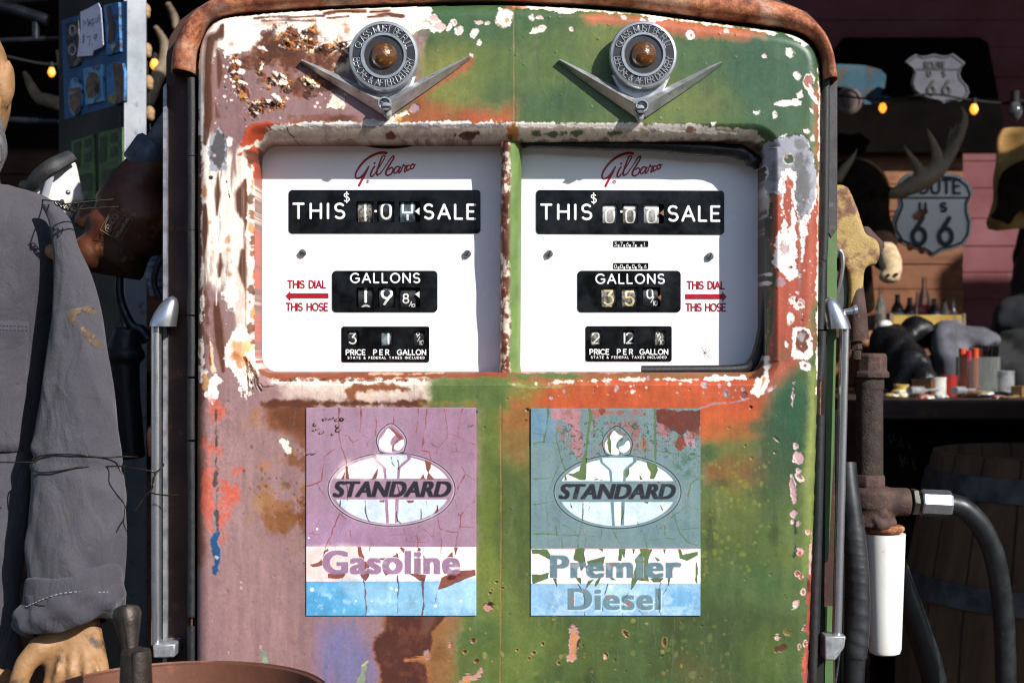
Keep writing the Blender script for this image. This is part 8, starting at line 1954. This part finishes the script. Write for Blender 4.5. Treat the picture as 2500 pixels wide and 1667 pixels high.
heap('red_white_cloth', 'red and white cloth on the shelf left of the crate', 'cloth', [(2152, 797, 1.95, .028, .02, .022), (2166, 806, 1.95, .025, .02, .014)], M('red_white_print', '#e8e4e2', '#c82820', .8, 0, 14, .49, .51))
heap('tan_bag', 'tan leather pouch on the shelf behind the black jacket', 'pouch', [(2262, 836, 1.85, .045, .03, .022), (2130, 835, 1.9, .05, .03, .024)], M('tan_leather', '#b07c4c', '#946238', .6, 0, 20))
heap('dark_coats', 'dark coats hanging at the right edge below the hide', 'coat', [(2540, 620, 2.1, .06, .08, .12), (2530, 700, 2.05, .06, .09, .14), (2505, 800, 2.0, .09, .1, .08)], M('dark_coat_cloth', '#14161c', '#1e222c', .9, 0, 14, k=.7))
jar = thing('pen_jar', 'glass jar of red and orange pens on the counter', 'jar', W(2388, 960, 1.58))
g = MB(); jx = W(2388, 960, 1.58); g.lathe([(0, 0), (.048, 0), (.05, .01), (.05, .085), (.046, .085), (.046, .012), (0, .012)], jx, (0, 0, 1), 28); g.build('jar', glass, jar, 40)
for i in range(9):
    a = i * 2.4; c = jx + Vector((.034 * math.cos(a), .034 * math.sin(a), .014)); g = MB(); g.tube([c, c + Vector((.006 * math.cos(a), .006 * math.sin(a), .085 + .006 * (i % 3)))], .0075, 10); g.build('pen', (R['red'], M('orange_pen', '#e05a28', '#c84818', .4, 0, 20), R['black'])[i % 3], jar)
# barrel
brl = thing('barrel', 'old wooden barrel with grey hoops in shade at lower right', 'barrel', (1.12, 1.1, 0))
H = .98; prof_ = [(0, 0), (.27, 0)] + [(.27 + .075 * math.sin(math.pi * q / 12), H * q / 12) for q in range(1, 12)] + [(.27, H), (.255, H), (.255, H - .03), (0, H - .03)]
g = MB(); v = []; 
g.lathe(prof_, brl.location, (0, 0, 1), 96)
m, t, b = new_mat('barrel_staves'); tc = t.nodes.new('ShaderNodeTexCoord'); sp = t.nodes.new('ShaderNodeSeparateXYZ'); t.links.new(tc.outputs['Object'], sp.inputs[0]); at = t.nodes.new('ShaderNodeMath'); at.operation = 'ARCTAN2'; t.links.new(sp.outputs['Y'], at.inputs[0]); t.links.new(sp.outputs['X'], at.inputs[1])
ml = t.nodes.new('ShaderNodeMath'); ml.operation = 'MULTIPLY'; ml.inputs[1].default_value = 22 / 6.2832; t.links.new(at.outputs[0], ml.inputs[0]); fl = t.nodes.new('ShaderNodeMath'); fl.operation = 'FRACT'; t.links.new(ml.outputs[0], fl.inputs[0]); rp = ramp(t, fl.outputs[0], [(0, (.1, .1, .1, 1)), (.04, (1, 1, 1, 1)), (.96, (1, 1, 1, 1)), (1, (.1, .1, .1, 1))])
n1 = nz(t, 8, 6, .65, vec_scale=(3, 3, .4)); c1 = ramp(t, n1.outputs['Fac'], [(.35, C4('#5a4430')), (.65, C4('#7c6044'))]); mm = t.nodes.new('ShaderNodeMix'); mm.data_type = 'RGBA'; mm.blend_type = 'MULTIPLY'; mm.inputs[0].default_value = 1; t.links.new(c1.outputs[0], mm.inputs[6]); t.links.new(rp.outputs[0], mm.inputs[7]); t.links.new(mm.outputs[2], b.inputs['Base Color']); b.inputs['Roughness'].default_value = .8; bump(t, b, rp.outputs[0], .6, .004)
g.build('staves', m, brl, 40)
for z in (.06, .24, .70, .90):
    g = MB(); q0 = z / H; r0 = .27 + .075 * math.sin(math.pi * q0) + .002; q1 = (z + .045) / H; r1 = .27 + .075 * math.sin(math.pi * min(1, q1)) + .002; g.lathe([(r0, z), (r0 + .003, z), (r1 + .003, z + .045), (r1, z + .045)], brl.location, (0, 0, 1), 64); g.build('hoop', M('grey_iron_hoop', '#6a6c72', '#4c4e54', .5, .5, 20), brl)
# small goods on the counter
tn = lambda n_, c1, c2: M(n_, c1, c2, .35, .2, 40, .45, .6, k=.8)
for nm, lab, cat, x, y, r_, h, c1, c2, n_ in (('tin', 'small red tin on the counter left of the pen jar', 'tin', 2316, 958, .02, .05, '#a83228', '#7a2018', 24), ('tin', 'small yellow tin near the front edge of the counter', 'tin', 2200, 978, .017, .028, '#c8a038', '#e0d8c0', 24), ('wooden_box', 'small brown wooden box behind the badges beside the rusty pipe', 'box', 2262, 952, .034, .04, '#7a5030', '#5c3a22', 4), ('mug', 'white enamel mug among the goods on the counter', 'mug', 2290, 940, .022, .045, '#e4e0d8', '#c8c4bc', 24), ('tin', 'dull silver tin at the right of the pen jar', 'tin', 2450, 962, .024, .06, '#9a9c9e', '#6c6e70', 24), ('wooden_box', 'low tan box near the right edge of the counter', 'box', 2480, 985, .04, .025, '#a47c4c', '#8a6438', 4)):
    c = W(x, y, 1.56); c.z = zt + .0005; g = MB(); g.lathe([(0, 0), (r_, 0), (r_, h * .9), (r_ * 1.04, h * .9), (r_ * 1.04, h), (r_ * .9, h), (r_ * .88, h * .92), (0, h * .92)], c, (0, 0, 1), n_); setp(g.build(nm, tn('painted_' + nm, c1, c2)), lab, cat)
for x0, y0, x1, y1, lab in ((2220, 985, 2290, 972, 'steel screwdriver-like tool lying among the badges'), (2330, 982, 2380, 990, 'thin dark tool lying in front of the pen jar')):
    a = W(x0, y0, 1.45); b_ = W(x1, y1, 1.52); a.z = b_.z = zt + .018; g = MB(); g.tube([a, a.lerp(b_, .45), a.lerp(b_, .5), b_], (.009, .009, .003, .003), 10); setp(g.build('hand_tool', R['pot']), lab, 'tool')
